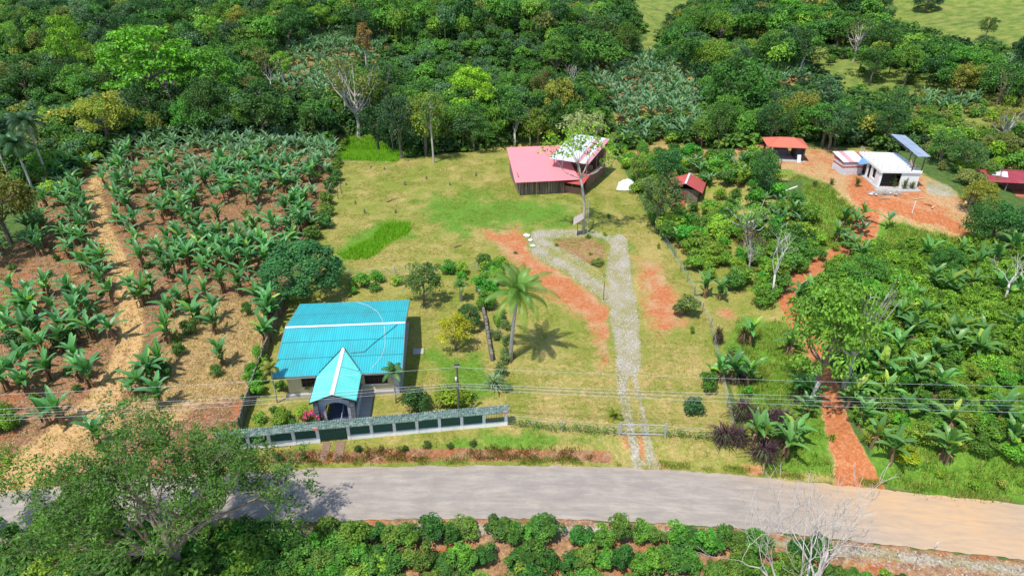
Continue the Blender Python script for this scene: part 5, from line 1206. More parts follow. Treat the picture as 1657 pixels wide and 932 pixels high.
lx, ly = T1(1094, 342); lt = thing('tin_lean_to', 'low red tin lean-to half hidden in bushes below the red hut', 'lean-to', (lx, ly, ZP(lx, ly)), radians(-15))
mb = MB(); mb.corr((-1.1, -0.8, 1.2), (1.1, -0.8, 1.2), (1.1, 0.8, 1.6), (-1.1, 0.8, 1.6), 9, 0.02, 0.02); mb.build('roof', M_RUST, lt)
for xx, yy in ((-1, -.7), (1, -.7), (-1, .7), (1, .7)): MB().tube([(xx, yy, -.1), (xx, yy, 1.3)], 0.05, 5).build('post', M_WOOD, lt)

# pavilion with hipped orange roof
gz = ZP(46.3, 111.3); gp = thing('pavilion', 'open pavilion with a hipped orange roof on dark posts', 'pavilion', (45.6, 111.4, gz), radians(-8))
a_, b_ = 3.3, 2.6; mb = MB(); E_ = [(-a_, -b_, 2.45), (a_, -b_, 2.45), (a_, b_, 2.45), (-a_, b_, 2.45)]; r0, r1 = (-1.3, 0, 3.35), (1.3, 0, 3.35)
mb.add([*E_, r0, r1], [(0, 1, 5, 4), (2, 3, 4, 5)], [(3, 0, 4), (1, 2, 5)]); mb.add([(x, y, z-0.1) for x, y, z in E_], [(3, 2, 1, 0)])
for k in range(4): a, c_ = E_[k], E_[(k+1) % 4]; mb.add([a, c_, (c_[0], c_[1], c_[2]-.1), (a[0], a[1], a[2]-.1)], [(3, 2, 1, 0)])
rf = mb.build('roof', M_ORNG, gp); mb = MB()
for e in E_: mb.beam(e, r0 if e[0] < 0 else r1, 0.12, 0.06, tint=0.8)
mb.beam(r0, r1, 0.14, 0.08); mb.build('hip_caps', M_ORNG, rf)
for xx in (-2.7, 2.7):
    for yy in (-2.1, 2.1): mb = MB(); mb.box(xx-.14, yy-.14, 0.1, xx+.14, yy+.14, 2.4); mb.build('post', M_BLACK, gp)
mb = MB(); mb.box(-3.1, -2.7, -0.2, 3.1, 2.5, 0.1); mb.build('floor_slab', M_CONC, gp)
mb = MB(); mb.box(1.7, -1.5, 0.1, 2.75, 2.0, 2.4); mb.build('dark_partition', plain('dark_grey_wall', (0.06, 0.06, 0.07), 0.8, 0.2, 2), gp)
mb = MB(); mb.box(-1.4, 0.6, 0.1, 0.9, 1.5, 1.1); mb.box(-1.4, -.3, 0.1, -0.9, 0.6, 1.1); mb.build('counter', plain('grey_counter', (0.16, 0.16, 0.17), 0.8, 0.2, 2), gp)
wx, wy = 47.2, 108.3; w_ = thing('white_board', 'white board propped before the orange roofed pavilion', 'board', (wx, wy, ZP(wx, wy)), 0.3); mb = MB(); mb.beam((0, 0, 0), (0.1, 0.35, 1.25), 0.7, 0.06); mb.build('panel', M_WHITE, w_); mb = MB(); mb.beam((0, 0.6, 0), (0.1, 0.36, 1.0), 0.05, 0.05); mb.build('prop', M_WOOD, w_)

# white flat roofed house with roof terrace and solar canopy
WZ = ZP(57.5, 99); wh = thing('flat_roofed_house', 'white flat roofed house with railed roof terrace and wide dark openings', 'house', (0, 0, 0))
DK4 = [np.array(p) for p in ((54.5, 96.6), (60.55, 96.35), (61.0, 105.0), (55.3, 105.6))]; DZ = WZ+2.75
def lerp(a, b, t): return a+(b-a)*t
mb = MB(); mb.slab([(*DK4[0], DZ), (*DK4[1], DZ), (*DK4[2], DZ), (*DK4[3], DZ)], 0.38); mb.build('roof_deck', M_WHITE, wh)
inset = lambda p: (np.array(p)-np.array((57.8, 100.9)))*0.955+np.array((57.8, 100.9))
K = [inset(p) for p in DK4]
def wallseg(mb, a, b_, z0, z1, th=0.2):
    a = np.array(a, float); b_ = np.array(b_, float); d_ = (b_-a)/np.hypot(*(b_-a)); n_ = np.array([-d_[1], d_[0]])*th
    V = [(*a, z0), (*b_, z0), (*(b_+n_), z0), (*(a+n_), z0), (*a, z1), (*b_, z1), (*(b_+n_), z1), (*(a+n_), z1)]
    mb.add(V, [(0, 1, 5, 4), (1, 2, 6, 5), (2, 3, 7, 6), (3, 0, 4, 7), (4, 5, 6, 7)])
mb = MB(); top = DZ-0.383
wallseg(mb, lerp(K[0], K[1], 0.55), K[1], WZ-.4, top); wallseg(mb, K[1], K[2], WZ-.4, top); wallseg(mb, K[2], K[3], WZ-.4, top)
wallseg(mb, K[0], lerp(K[0], K[1], 0.55), WZ-.4, WZ+0.12); wallseg(mb, K[0], lerp(K[0], K[1], 0.06), WZ+.12, top)
for u0, u1 in ((0.0, 0.17), (0.33, 0.40), (0.54, 0.60), (0.93, 1.0)): wallseg(mb, lerp(K[0], K[3], u1), lerp(K[0], K[3], u0), WZ-.3, top)
wallseg(mb, lerp(K[0], K[3], 0.33), lerp(K[0], K[3], 0.17), WZ-.3, WZ+0.75)
mb.build('wall', M_WHITE, wh)
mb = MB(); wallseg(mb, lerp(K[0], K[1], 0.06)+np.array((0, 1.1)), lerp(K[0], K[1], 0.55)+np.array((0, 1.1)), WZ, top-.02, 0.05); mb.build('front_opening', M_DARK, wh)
mb = MB()
for u0, u1 in ((0.17, 0.33), (0.40, 0.54), (0.60, 0.93)): wallseg(mb, lerp(K[0], K[3], u1)+np.array((0.35, 0)), lerp(K[0], K[3], u0)+np.array((0.35, 0)), WZ, top-.02, 0.05)
mb.build('side_opening', plain('dark_glass', (0.05, 0.06, 0.07), 0.15, 0.2, 1), wh)
mb = MB(); mb.slab([(54.35, 95.6, WZ+0.1), (55.0, 95.4, WZ+0.1), (55.4, 104.5, WZ+0.1), (54.75, 104.7, WZ+0.1)], 0.5); mb.slab([(54.1, 95.3, WZ+0.04), (60.6, 95.2, WZ+0.04), (60.6, 96.5, WZ+0.04), (54.1, 96.6, WZ+0.04)], 0.5); mb.build('terrace_floor', M_CONC, wh)
mb = MB(); a = lerp(K[0], K[1], 0.06); b_ = lerp(K[0], K[1], 0.55)
for k in range(7): q = lerp(a, b_, k/6); mb.beam((*q, WZ+.1), (*q, WZ+0.8), 0.03, 0.03)
mb.beam((*a, WZ+.8), (*b_, WZ+.8), 0.04, 0.04); mb.beam((*a, WZ+.45), (*b_, WZ+.45), 0.025, 0.025); mb.build('porch_rail', M_BLACK, wh)
mb = MB()
rp = [lerp(DK4[3], DK4[0], k/5)+np.array((0.12, 0.0)) for k in range(5)]+[DK4[0]+np.array((.12, .12))]+[lerp(DK4[0], DK4[1], k/5)+np.array((0, 0.12)) for k in range(1, 5)]
for q in rp: mb.beam((*q, DZ), (*q, DZ+0.9), 0.05, 0.05)
for zz in (0.45, 0.85):
    for a, b_ in zip(rp[:-1], rp[1:]): mb.beam((*a, DZ+zz), (*b_, DZ+zz), 0.045, 0.045)
mb.build('railing', M_STEEL, wh)
mb = MB(); mb.slab([(53.6, 101.2, WZ+2.1), (54.9, 101.1, WZ+2.35), (55.1, 103.6, WZ+2.35), (53.8, 103.7, WZ+2.1)], 0.04); mb.build('blue_awning', plain('blue_awning', (0.13, 0.26, 0.46), 0.5, 0.1, 2), wh)
sc_ = thing('solar_canopy', 'tilted solar panel canopy on black posts over the roof terrace', 'solar canopy', (0, 0, 0))
CN = [(58.9, 95.8, DZ+2.42), (60.5, 95.5, DZ+2.5), (61.5, 104.9, DZ+2.85), (59.7, 105.9, DZ+2.78)]
m_, nt_, b__ = newmat('solar_cells'); br_ = N(nt_, 'ShaderNodeTexBrick'); nt_.links.new(N(nt_, 'ShaderNodeTexCoord').outputs['Object'], br_.inputs['Vector']); br_.offset = 0
br_.inputs['Color1'].default_value = (0.22, 0.27, 0.35, 1); br_.inputs['Color2'].default_value = (0.28, 0.33, 0.40, 1); br_.inputs['Mortar'].default_value = (0.4, 0.45, 0.5, 1); br_.inputs['Scale'].default_value = 1.0; br_.inputs['Brick Width'].default_value = 1.0; br_.inputs['Row Height'].default_value = 1.3; br_.inputs['Mortar Size'].default_value = 0.03
nt_.links.new(br_.outputs[0], b__.inputs['Base Color']); b__.inputs['Roughness'].default_value = 0.25
mb = MB(); mb.slab(CN, 0.07); mb.build('panels', m_, sc_)
for (x, y, zt) in ((58.95, 96.5, DZ+2.3), (60.4, 96.5, DZ+2.42), (59.7, 105.3, DZ+2.65), (60.9, 104.6, DZ+2.75), (60.65, 100.6, DZ+2.6)):
    mb = MB(); mb.beam((x, y, DZ+0.003), (x, y, zt), 0.11, 0.11); mb.build('post', M_BLACK, sc_)
mb = MB(); mb.beam((58.7, 95.8, DZ+2.27), (59.5, 106, DZ+2.66), 0.1, 0.1); mb.beam((60.4, 95.5, DZ+2.4), (61.5, 104.8, DZ+2.8), 0.1, 0.1); mb.build('frame', M_BLACK, sc_)
ch = thing('deck_chair', 'light wooden deck chair on the roof terrace under the solar canopy', 'chair', (59.75, 97.3, DZ+0.003), 0.4)
MW = plain('light_wood', (0.5, 0.33, 0.18), 0.8, 0.2, 4)
mb = MB(); mb.slab([(-.35, -.5, .4), (.35, -.5, .4), (.35, .3, .3), (-.35, .3, .3)], .05); mb.build('seat', MW, ch); mb = MB(); mb.slab([(-.35, .3, .32), (.35, .3, .32), (.35, .85, 1.15), (-.35, .85, 1.15)], .05); mb.build('backrest', MW, ch)
for xx, yy in ((-.3, -.45), (.3, -.45), (-.3, .3), (.3, .3)): MB().beam((xx, yy, 0), (xx, yy, .36), .05, .05).build('leg', MW, ch)
an = thing('annex_shed', 'patched corrugated shed in white and red against the white house', 'shed', (52.9, 104.0, ZP(52.9, 104)), radians(4))
mb = MB()
for s0, s1, nm in (((-1.3, -1.5), (1.9, -1.5), 0), ((-1.3, 1.7), (-1.3, -1.5), 1)):
    for z0_, z1_, tn in ((0, 1.1, (1, 1, 1)), (1.1, 1.4, (0.75, 0.18, 0.18)), (1.4, 1.75, (.95, .95, .95)), (1.75, 2.2, (0.8, 0.2, 0.2) if nm else (.9, .55, .52))):
        mb.corr((*s0, z0_), (*s1, z0_), (*s1, z1_), (*s0, z1_), 14, 0.02, 0.02, tint=tn)
mb.build('wall', M_SILV, an); mb = MB()
for i in range(4): a, b_ = -1.5+i*0.88, -1.5+(i+1)*0.88; mb.corr((a, -1.7, 2.15), (b_, -1.7, 2.15), (b_, 2.2, 2.65), (a, 2.2, 2.65), 4, 0.02, 0.02, tint=(1.1, 1.1, 1.1) if i != 1 else (.9, .5, .5))
mb.build('roof', M_SILV, an)
lr = thing('long_shed', 'long low open shed under a maroon roof at the right frame edge', 'shed', (79.2, 103.6, ZP(79.2, 101)), radians(-9))
mb = MB(); mb.corr((-5.5, -3.2, 2.1), (7.5, -3.2, 2.1), (7.5, 0.2, 2.9), (-5.2, 0.2, 2.9), 50, 0.02, 0.02); mb.corr((7.5, 3.2, 2.2), (-4.9, 3.2, 2.2), (-5.2, 0.2, 2.9), (7.5, 0.2, 2.9), 50, 0.02, 0.02, tint=0.85); rf = mb.build('roof', M_MAROON, lr)
mb = MB(); mb.slab([(-3.4, -1.4, 2.62), (-2.2, -1.5, 2.6), (-1.6, 0.0, 2.95), (-2.8, 0.1, 2.95)], .03); mb.slab([(-2.1, -1.7, 2.56), (-1.2, -1.9, 2.52), (-.7, -.2, 2.9), (-1.5, -.1, 2.92)], .03); mb.build('pale_patch', M_SILV, rf)
for xx in (-4.8, -1.5, 1.8, 5): MB().beam((xx, -2.8, -.3), (xx, -2.8, 2.1), .14, .14).build('post', M_WOOD, lr)
mb = MB(); mb.box(-4.8, 0.0, -.3, 7, 0.15, 2.3); mb.build('back_wall', plain('dim_red_wall', (0.2, 0.07, 0.05), 0.9, 0.3, 2), lr)
mb = MB(); mb.box(-5.2, -3.4, -0.3, 7.2, 0.0, 0.02); mb.build('floor', plain('red_floor', (0.4, 0.13, 0.07), 0.9, 0.2, 2), lr)

# ------------------------------------------------------------------ 5. single plants, palms, big foreground tree, bare tree
def frond(mb, p0, a, el, Ln, droop, lw, ll, n=16, rs=0.02, tint=1.0, rng=None, fold=0.35):
    """pinnate palm frond with leaflets on both sides"""
    p = np.array(p0, float); e = el; P = [p.copy()]; D = []
    for i in range(n):
        t = (i+1)/n; d = np.array([cos(a)*cos(e), sin(a)*cos(e), sin(e)]); D.append(d); p = p+d*Ln/n; P.append(p.copy()); e -= droop*(0.25+t)/n*1.6
    mb.tube(P, np.linspace(rs, rs*0.3, len(P)), 3, cap=False, tint=np.array([1.6, 1.2, 1.0])*tint)
    sd = np.array([-sin(a), cos(a), 0.]); V = []; Q = []
    for i in range(1, n):
        for sub in (0, 0.5):
            t = (i+sub)/n; L_ = ll*math.sin(pi*min(1, 0.12+t*0.86))**0.7; q = P[i]+(P[i+1]-P[i])*sub; d = D[i]; up = np.cross(sd, d)*-1
            for s_ in (-1, 1):
                dr = unit(sd*s_+d*0.55-np.array([0, 0, 1])*fold*(0.6+t)); w = lw*0.5; nn = d*w; k = len(V)
                m_ = q+dr*L_*0.5; e_ = q+dr*L_*0.95-np.array([0, 0, 1])*L_*0.25
                V += [q-nn*.6, q+nn*.6, m_+nn, m_-nn, e_]; Q.append((k, k+1, k+2, k+3)); Q.append((k+3, k+2, k+4, k+4))
    V = np.array(V); q4 = np.array([x for x in Q if x[2] != x[3]]); t3 = np.array([x[:3] for x in Q if x[2] == x[3]])
    g = (1+(np.random.default_rng(int(abs(a)*999)).random() - 0.5)*0.3)
    mb.add(V, q4, t3, tint=np.asarray(tint)*g)
def palm(px, py, h, top_off, nf, Ln, ll, lw, label, name, cat, tint, r0=0.17, droop=(1.0, 1.9), seed=0, upright=3, n=16, base=None, mat=None):
    rng = np.random.default_rng(seed); x, y = T1(px, py) if base is None else base; r = thing(name, label, cat, (x, y, ZP(x, y)))
    tx, ty = top_off; P = [(0, 0, -0.2), (tx*0.1, ty*0.1, h*0.25), (tx*0.38, ty*0.38, h*0.55), (tx*0.72, ty*0.72, h*0.8), (tx, ty, h)]
    MB().tube(P, np.linspace(r0*1.3, r0*0.75, 5), 8).build('trunk', mat or M_PBARK, r, True)
    mb = MB()
    for k in range(nf):
        a = k*2.39996+rng.uniform(-.2, .2); u = k/nf; el = math.radians(85-u*(95)) if k >= upright else math.radians(rng.uniform(70, 88))
        tn = np.array([1, 1, 1])*rng.uniform(0.8, 1.2)
        if u > 0.72: tn = tn*np.array([1.5, 1.2, 0.9])
        frond(mb, (tx, ty, h), a, el, Ln*rng.uniform(0.85, 1.1)*(1 if k >= upright else 0.8), rng.uniform(*droop), lw, ll, n, 0.035, tn, rng)
    o = mb.build('fronds', M_PALM, r); o.color = (*tint, 1); return r, (tx, ty, h)
cp, ct = palm(826, 583, 7.6, (0.75, 0.55), 24, 4.3, 0.72, 0.05, 'tall coconut palm with arching yellowish fronds and a leaning trunk', 'coconut_palm', 'palm', (0.095, 0.22, 0.045), seed=4, upright=4, n=34, droop=(0.9, 1.9))
mb = MB(); rng = np.random.default_rng(1)
for k in range(7): a = rng.uniform(0, 6.3); c_ = np.array(ct)+np.array([cos(a)*.28, sin(a)*.28, -.35]); mb.tube([c_+(0, 0, .17), c_+(0, 0, .08), c_, c_-(0, 0, .09), c_-(0, 0, .17)], [0.03, .12, .15, .12, .03], 6)
mb.build('coconuts', plain('coconut', (0.35, 0.22, 0.06), 0.7, 0.3, 3), cp)
mb = MB()
for a in (-0.6, -1.1): frond(mb, ct, a, -0.9, 2.6, 0.5, 0.09, 0.4, 10, 0.03, (1, 1, 1))
o = mb.build('dead_fronds', M_DRY, cp); o.color = (0.28, 0.16, 0.08, 1)
palm(641, 652, 3.6, (0.05, 0.05), 13, 1.35, 0.42, 0.07, 'slim palm standing in front of the right house window', 'garden_palm', 'palm', (0.06, 0.15, 0.05), 0.07, seed=6, n=10)
palm(449, 652, 4.0, (0.02, 0.0), 10, 1.2, 0.4, 0.07, 'thin palm with orange tinged fronds at the left house corner', 'garden_palm', 'palm', (0.16, 0.2, 0.04), 0.06, seed=7, n=10)
palm(746, 487, 2.2, (0, 0), 12, 1.3, 0.42, 0.07, 'short palm at the back fence corner with brown skirt', 'garden_palm', 'palm', (0.09, 0.2, 0.05), 0.16, seed=8, n=10)
for k, (a, b_, h, lab) in enumerate([(55, 312, 8.0, 'dark plumed palm with the clearest pale leaning trunk, lowest of the palm clump'), (20, 300, 10.5, 'tallest dark palm of the clump at the left frame edge'), (82, 300, 10.5, 'dark palm rising at the right of the left palm clump'), (60, 290, 9.0, 'dark palm partly hidden in the middle of the left palm clump')]):
    palm(a, b_, h, (-0.7, 0.3), 20, 3.6, 0.95, 0.12, lab, 'feather_palm', 'palm', (0.035, 0.10, 0.045), 0.16, seed=20+k, n=14, droop=(1.2, 2.0))
palm(993, 676, 0.25, (0, 0), 9, 1.2, 0.38, 0.07, 'yellow stemmed young coconut seedling beside the gravel driveway', 'coconut_seedling', 'palm', (0.2, 0.26, 0.03), 0.08, seed=31, n=9, upright=5)
# strap leaved plants
def strap_plant(px, py, h, spread, n, lw, tint, label, name, cat, seed=0, bend=1.2, skirt=None, group=None):
    x, y = T1(px, py); r = thing(name, label, cat, (x, y, ZP(x, y)), 0, group); rng = np.random.default_rng(seed); mb = MB()
    for k in range(n):
        a = rng.uniform(0, 6.28); el = math.radians(rng.uniform(35, 88)); Ln = h*rng.uniform(0.7, 1.15); p = np.array([rng.uniform(-.3, .3)*spread, rng.uniform(-.3, .3)*spread, rng.uniform(0, h*0.25)]); V = []; e = el; s_ = np.array([-sin(a), cos(a), 0])*lw
        for i in range(5):
            w = (0.6, 1, 0.9, 0.6, 0.05)[i]; V += [p-s_*w, p+s_*w]; p = p+np.array([cos(a)*cos(e)*spread, sin(a)*cos(e)*spread, sin(e)])*Ln/4; e -= bend*rng.uniform(.5, 1.2)/4*(1+i*0.5)
        g = rng.uniform(0.6, 1.35); tn = np.array([1, 1, 1])*g
        mb.add(V, [(2*i, 2*i+1, 2*i+3, 2*i+2) for i in range(4)], tint=tn)
    o = mb.build('leaves', M_LEAF, r); o.color = (*tint, 1)
    mb = MB(); 
    for k in range(5): a = k*1.3; mb.tube([(0, 0, -.1), (cos(a)*.15*spread, sin(a)*.15*spread, h*0.4)], [0.04, 0.02], 4)
    mb.build('stems', M_BARK, r)
    if skirt is not None:
        mb = MB()
        for k in range(int(n*0.9)):
            a = rng.uniform(0, 6.28); ra = spread*rng.uniform(0.2, 0.65); c_ = np.array([cos(a)*ra, sin(a)*ra, h*rng.uniform(.45, .7)]); s_ = np.array([-sin(a), cos(a), 0])*lw*.7; o_ = np.array([cos(a), sin(a), 0])*0.25
            mb.add([c_-s_, c_+s_, c_+o_-(0, 0, h*.2)+s_, c_+o_-(0, 0, h*.2)-s_, c_+o_*1.5-(0, 0, h*.48)+s_*.2, c_+o_*1.5-(0, 0, h*.48)-s_*.2], [(0, 1, 2, 3), (3, 2, 4, 5)], tint=rng.uniform(.6, 1.4))
        o = mb.build('hanging_leaves', M_LEAF, r); o.color = (*skirt, 1)
    return r
strap_plant(800, 628, 1.9, 0.9, 90, 0.055, (0.20, 0.30, 0.17), 'pale silvery strap leaved clump at the right end of the front wall', 'pandanus_clump', 'plant', 1)
strap_plant(800, 505+40, 1.2, 1.0, 60, 0.05, (0.14, 0.2, 0.12), 'grey green strap leaved clump at the foot of the coconut palm', 'pandanus_clump', 'plant', 2)
PUR, SKT = (0.075, 0.035, 0.06), (0.12, 0.15, 0.08)
for k, (a, b_, h, s_, lab) in enumerate([(1170, 716, 1.9, 1.1, 'purple tufted clump at the right end of the front hedge'), (1193, 716, 1.7, 0.8, 'purple clump just right of the hedge end clump'), (1198, 676, 2.1, 0.9, 'tall purple clump left of the small leaning post'), (1236, 690, 2.0, 1.2, 'broad purple clump right of the small leaning post'), (1264, 688, 1.8, 1.1, 'purple clump farthest right of the row, beside bananas'), (1234, 742, 2.0, 1.2, 'purple drooping clump nearest to the road'), (1190, 618, 1.7, 0.8, 'dark purple clump among bananas on the lot edge'), (1205, 612, 1.6, 0.8, 'withered purple clump right of the lot edge')]):
    strap_plant(a, b_, h, s_, 130, 0.04, PUR, lab, 'purple_cordyline', 'shrub', 40+k, 1.3, SKT)
for k, (a, b_, h, lab) in enumerate([(1161, 555, 2.0, 'dead brown shaggy plant on the right lot edge'), (1201, 556, 2.2, 'dark dead plume standing alone right of the lot edge'), (1178, 590, 1.6, 'small dead plume on the right lot edge')]):
    strap_plant(a, b_, h, 0.45, 90, 0.045, (0.09, 0.065, 0.045), lab, 'dead_cordyline', 'dead plant', 60+k, 0.7, (0.12, 0.09, 0.06))
strap_plant(1430, 718, 1.3, 0.9, 60, 0.05, (0.28, 0.34, 0.05), 'yellow green spiky plant above the right road bank', 'dracaena', 'plant', 71)
strap_plant(1405, 716, 1.2, 0.8, 50, 0.05, (0.26, 0.32, 0.05), 'smaller yellow spiky plant beside the right road bank', 'dracaena', 'plant', 72)
strap_plant(1345, 712, 0.8, 0.6, 40, 0.04, (0.2, 0.32, 0.04), 'small lime spiky plant on the left verge of the red track', 'dracaena', 'plant', 73)
for k, (a, b_, h, lab) in enumerate([(1386, 302, 2.0, 'spiky stemmed plant before the patched shed'), (1444, 303, 1.9, 'tall spiky potted plant before the dark porch opening'), (1462, 306, 1.9, 'spiky plant right of the porch opening'), (1475, 306, 1.7, 'slim spiky plant against the white wall'), (1318, 303, 1.4, 'spiky shrub at the clearing edge, leftmost of three'), (1345, 300, 1.4, 'spiky shrub at the clearing edge, middle of three')]):
    strap_plant(a, b_, h, 0.5, 45, 0.05, (0.13, 0.15, 0.05), lab, 'dracaena', 'plant', 80+k, 1.4)
strap_plant(978, 381, 0.8, 0.7, 40, 0.05, (0.3, 0.38, 0.06), 'lime leafy plant on the driveway island', 'leafy_plant', 'plant', 90)
strap_plant(952, 385, 0.7, 0.9, 50, 0.05, (0.16, 0.24, 0.05), 'green tuft at the foot of the island tree', 'leafy_plant', 'plant', 91)
strap_plant(834, 410, 0.35, 0.7, 30, 0.06, (0.12, 0.2, 0.14), 'small grey green rosette on the red earth', 'leafy_plant', 'plant', 92)
sp_ = [(190, 950, 3.8, 5.0, (0.07, 0.19, 0.035), 'large bush at the foot of the big foreground tree'), (300, 925, 3.2, 4.4, (0.085, 0.22, 0.035), 'large bush right of the foot of the big foreground tree'), (285, 968, 4.2, 5.6, (0.08, 0.2, 0.035), 'large bush in front of the big foreground tree'), (400, 915, 2.6, 4.0, (0.1, 0.25, 0.035), 'bright bush between the big foreground tree and the coffee rows'), (1143, 634, 2.4, 2.0, (0.07, 0.2, 0.03), 'dark leafy sapling on the right lot lawn'), (1122, 668, 1.7, 2.4, (0.045, 0.12, 0.05), 'dark blue green bush on the right lot lawn near the gate'), (1108, 508, 2.5, 3.8, (0.14, 0.2, 0.06), 'rounded grey green bush on the lawn right of the driveway'),
       (677, 666, 2.6, 3.0, (0.045, 0.13, 0.035), 'dark green bush behind the front wall left of the utility pole'), (735, 656, 2.1, 4.0, (0.15, 0.25, 0.02), 'wide olive green bush behind the front wall at the utility pole'), (985, 354, 0.9, 0.8, (0.07, 0.19, 0.03), 'tiny sapling on the upper lawn right of the island tree'),
       (1065, 403, 0.9, 0.6, (0.2, 0.32, 0.03), 'tiny lime sapling at the upper right of the lawn'), (1119, 540, 1.0, 0.6, (0.2, 0.28, 0.04), 'thin sapling with a pale stone ring at its foot'), (507, 632, 1.6, 2.0, (0.2, 0.24, 0.1), 'pale variegated bush before the left house window'), (480, 628, 0.8, 1.0, (0.06, 0.14, 0.04), 'small round bush before the left house wall'),
       (455, 632, 1.3, 1.3, (0.07, 0.18, 0.03), 'green bush at the left house corner'), (600, 630, 1.7, 0.8, (0.07, 0.2, 0.04), 'narrow bush right of the entrance porch'), (722, 560, 0.01, 0.01, (0, 0, 0), ''),
       (290, 575, 1.7, 1.7, (0.055, 0.16, 0.03), 'round coffee like bush right of the tan track middle'), (270, 610, 1.9, 2.2, (0.05, 0.14, 0.03), 'round dark bush right of the tan track, lower'), (350, 608, 1.3, 1.5, (0.055, 0.15, 0.03), 'round dark bush on the dry straw'), (310, 540, 1.9, 2.4, (0.08, 0.17, 0.03), 'olive green bush among bananas above the straw'),
       (108, 562, 2.8, 3.4, (0.06, 0.14, 0.03), 'dark rounded bush left of the tan track'), (30, 565, 2.2, 3.0, (0.06, 0.13, 0.04), 'dark rounded bush near the left frame edge'), (400, 510, 1.8, 1.5, (0.06, 0.18, 0.03), 'bush near the side wall behind the teal roof'), (1465, 745, 1.0, 2.6, (0.34, 0.40, 0.02), 'bright yellow flowering bush on the right road bank')]
for k, (a, b_, h, w, t_, lab) in enumerate(sp_):
    if h < 0.1: continue
    sh1(a, b_, h, w, t_, lab, 'bush', 'shrub', 'bush', k)
for k, (a, b_, h, lab) in enumerate([(580, 731, 0.7, 'leftmost small bush in the roadside verge row'), (617, 728, 0.5, 'smallest brown bush of the verge row'), (655, 729, 0.6, 'third small bush from left in the verge row'), (690, 724, 0.75, 'largest small bush of the verge row'), (728, 725, 0.6, 'fifth small bush from left in the verge row'), (765, 721, 0.7, 'rightmost small bush of the verge row'), (493, 741, 0.6, 'small bush on the verge left of the gate approach'), (452, 745, 0.8, 'bush at the left end of the verge')]):
    sh1(a, b_, h, h*1.1, (0.06, 0.12, 0.03) if k != 1 else (0.2, 0.13, 0.06), lab, 'bush', 'shrub', 'bush', k)
# low hedges
def hedge(pts, h, w, label, tint):
    P_ = [np.array(T1(*p)) for p in pts]; r = thing('hedge', label, 'hedge', (P_[0][0], P_[0][1], 0)); rng = np.random.default_rng(len(label)); C = []; Rr = []
    for a, b_ in zip(P_[:-1], P_[1:]):
        n_ = int(np.hypot(*(b_-a))/0.28)
        for i in range(n_): q = a+(b_-a)*i/n_+rng.uniform(-w*.3, w*.3, 2); z = ZP(*q); C.append((q[0]-P_[0][0], q[1]-P_[0][1], z+h*rng.uniform(.35, .75))); Rr.append(rng.uniform(.25, .42)*h*1.2)
    mb = MB(); cloud(rng, mb, C, Rr, 30, 0.15, 0.5, 0.2, 0.5, 0.25, 0.3); o = mb.build('leaves', M_LEAF, r); o.color = (*tint, 1)
    mb = MB(); 
    for c_ in C[::4]: mb.tube([(c_[0], c_[1], c_[2]-h*.8), c_], [.02, .012], 3, cap=False)
    mb.build('stems', M_BARK, r)
strap_plant(900, 398, 0.6, 0.8, 35, 0.05, (0.24, 0.26, 0.06), 'yellowish tuft on the left side of the driveway island', 'leafy_plant', 'plant', 93)
strap_plant(955, 412, 0.5, 0.7, 35, 0.05, (0.3, 0.33, 0.06), 'small lime tuft in the middle of the driveway island', 'leafy_plant', 'plant', 94)
sh1(966, 428, 0.8, 2.2, (0.14, 0.2, 0.05), 'low olive bush at the pointed lower end of the driveway island', 'bush', 'shrub', 'bush', 1)
hedge([(830, 689), (910, 697), (998, 704)], 0.8, 0.6, 'low green hedge left of the metal farm gate', (0.08, 0.2, 0.03))
hedge([(1080, 707), (1155, 712)], 0.8, 0.6, 'low green hedge right of the metal farm gate', (0.09, 0.21, 0.03))
# pink flowering shrub
fx_, fy_ = T1(508, 686); r = thing('flowering_shrub', 'small shrub with magenta flowers behind the wall by the gate', 'shrub', (fx_, fy_, 0)); rng = np.random.default_rng(5)
mb = MB(); cloud(rng, mb, [(-.5, 0, .8), (.1, .1, 1.0), (.6, 0, .8)], [.4, .45, .4], 90, .14, .6); o = mb.build('leaves', M_LEAF, r); o.color = (0.08, 0.14, 0.04, 1)
mb = MB(); cloud(rng, mb, [(-.5, -.1, 1.0), (.1, 0, 1.2), (.6, -.1, 1.0)], [.38, .42, .38], 80, .13, .8); o = mb.build('flowers', M_LEAF, r); o.color = (0.6, 0.06, 0.3, 1)
MB().tube([(0, 0, -.1), (0, 0, .8)], .05, 5).build('stem', M_BARK, r)

# branching trees
def grow(rng, p, d, L_, r, lv, mx, kids, spread, up, out, tips, wob=0.16, shrink=0.72):
    P = [p.copy()]; n = 4
    for i in range(n): d = unit(d+rng.normal(size=3)*wob+np.array([0, 0, up])); p = p+d*L_/n; P.append(p.copy())
    r1 = r*0.62; out.append((P, np.linspace(r, r1, len(P)), lv))
    if lv >= mx: tips.append((p.copy(), d.copy())); return
    if lv >= mx-1: tips.append((P[2].copy(), d.copy()))
    k = kids[lv] if lv < len(kids) else 2; a0 = rng.uniform(0, 6.28)
    e1 = unit(np.cross(d, [0.3, 0.2, 1.0])); e2 = np.cross(d, e1)
    for j in range(k):
        a = a0+2*pi*j/k+rng.uniform(-.4, .4); s_ = spread*rng.uniform(.6, 1.25); nd = unit(d*cos(s_)+(e1*cos(a)+e2*sin(a))*sin(s_))
        st = P[-1] if j < 2 else P[rng.integers(2, n)]
        grow(rng, np.array(st), nd, L_*shrink*rng.uniform(.75, 1.2), r1*(0.85 if j == 0 else 0.7), lv+1, mx, kids, spread, up, out, tips, wob, shrink)
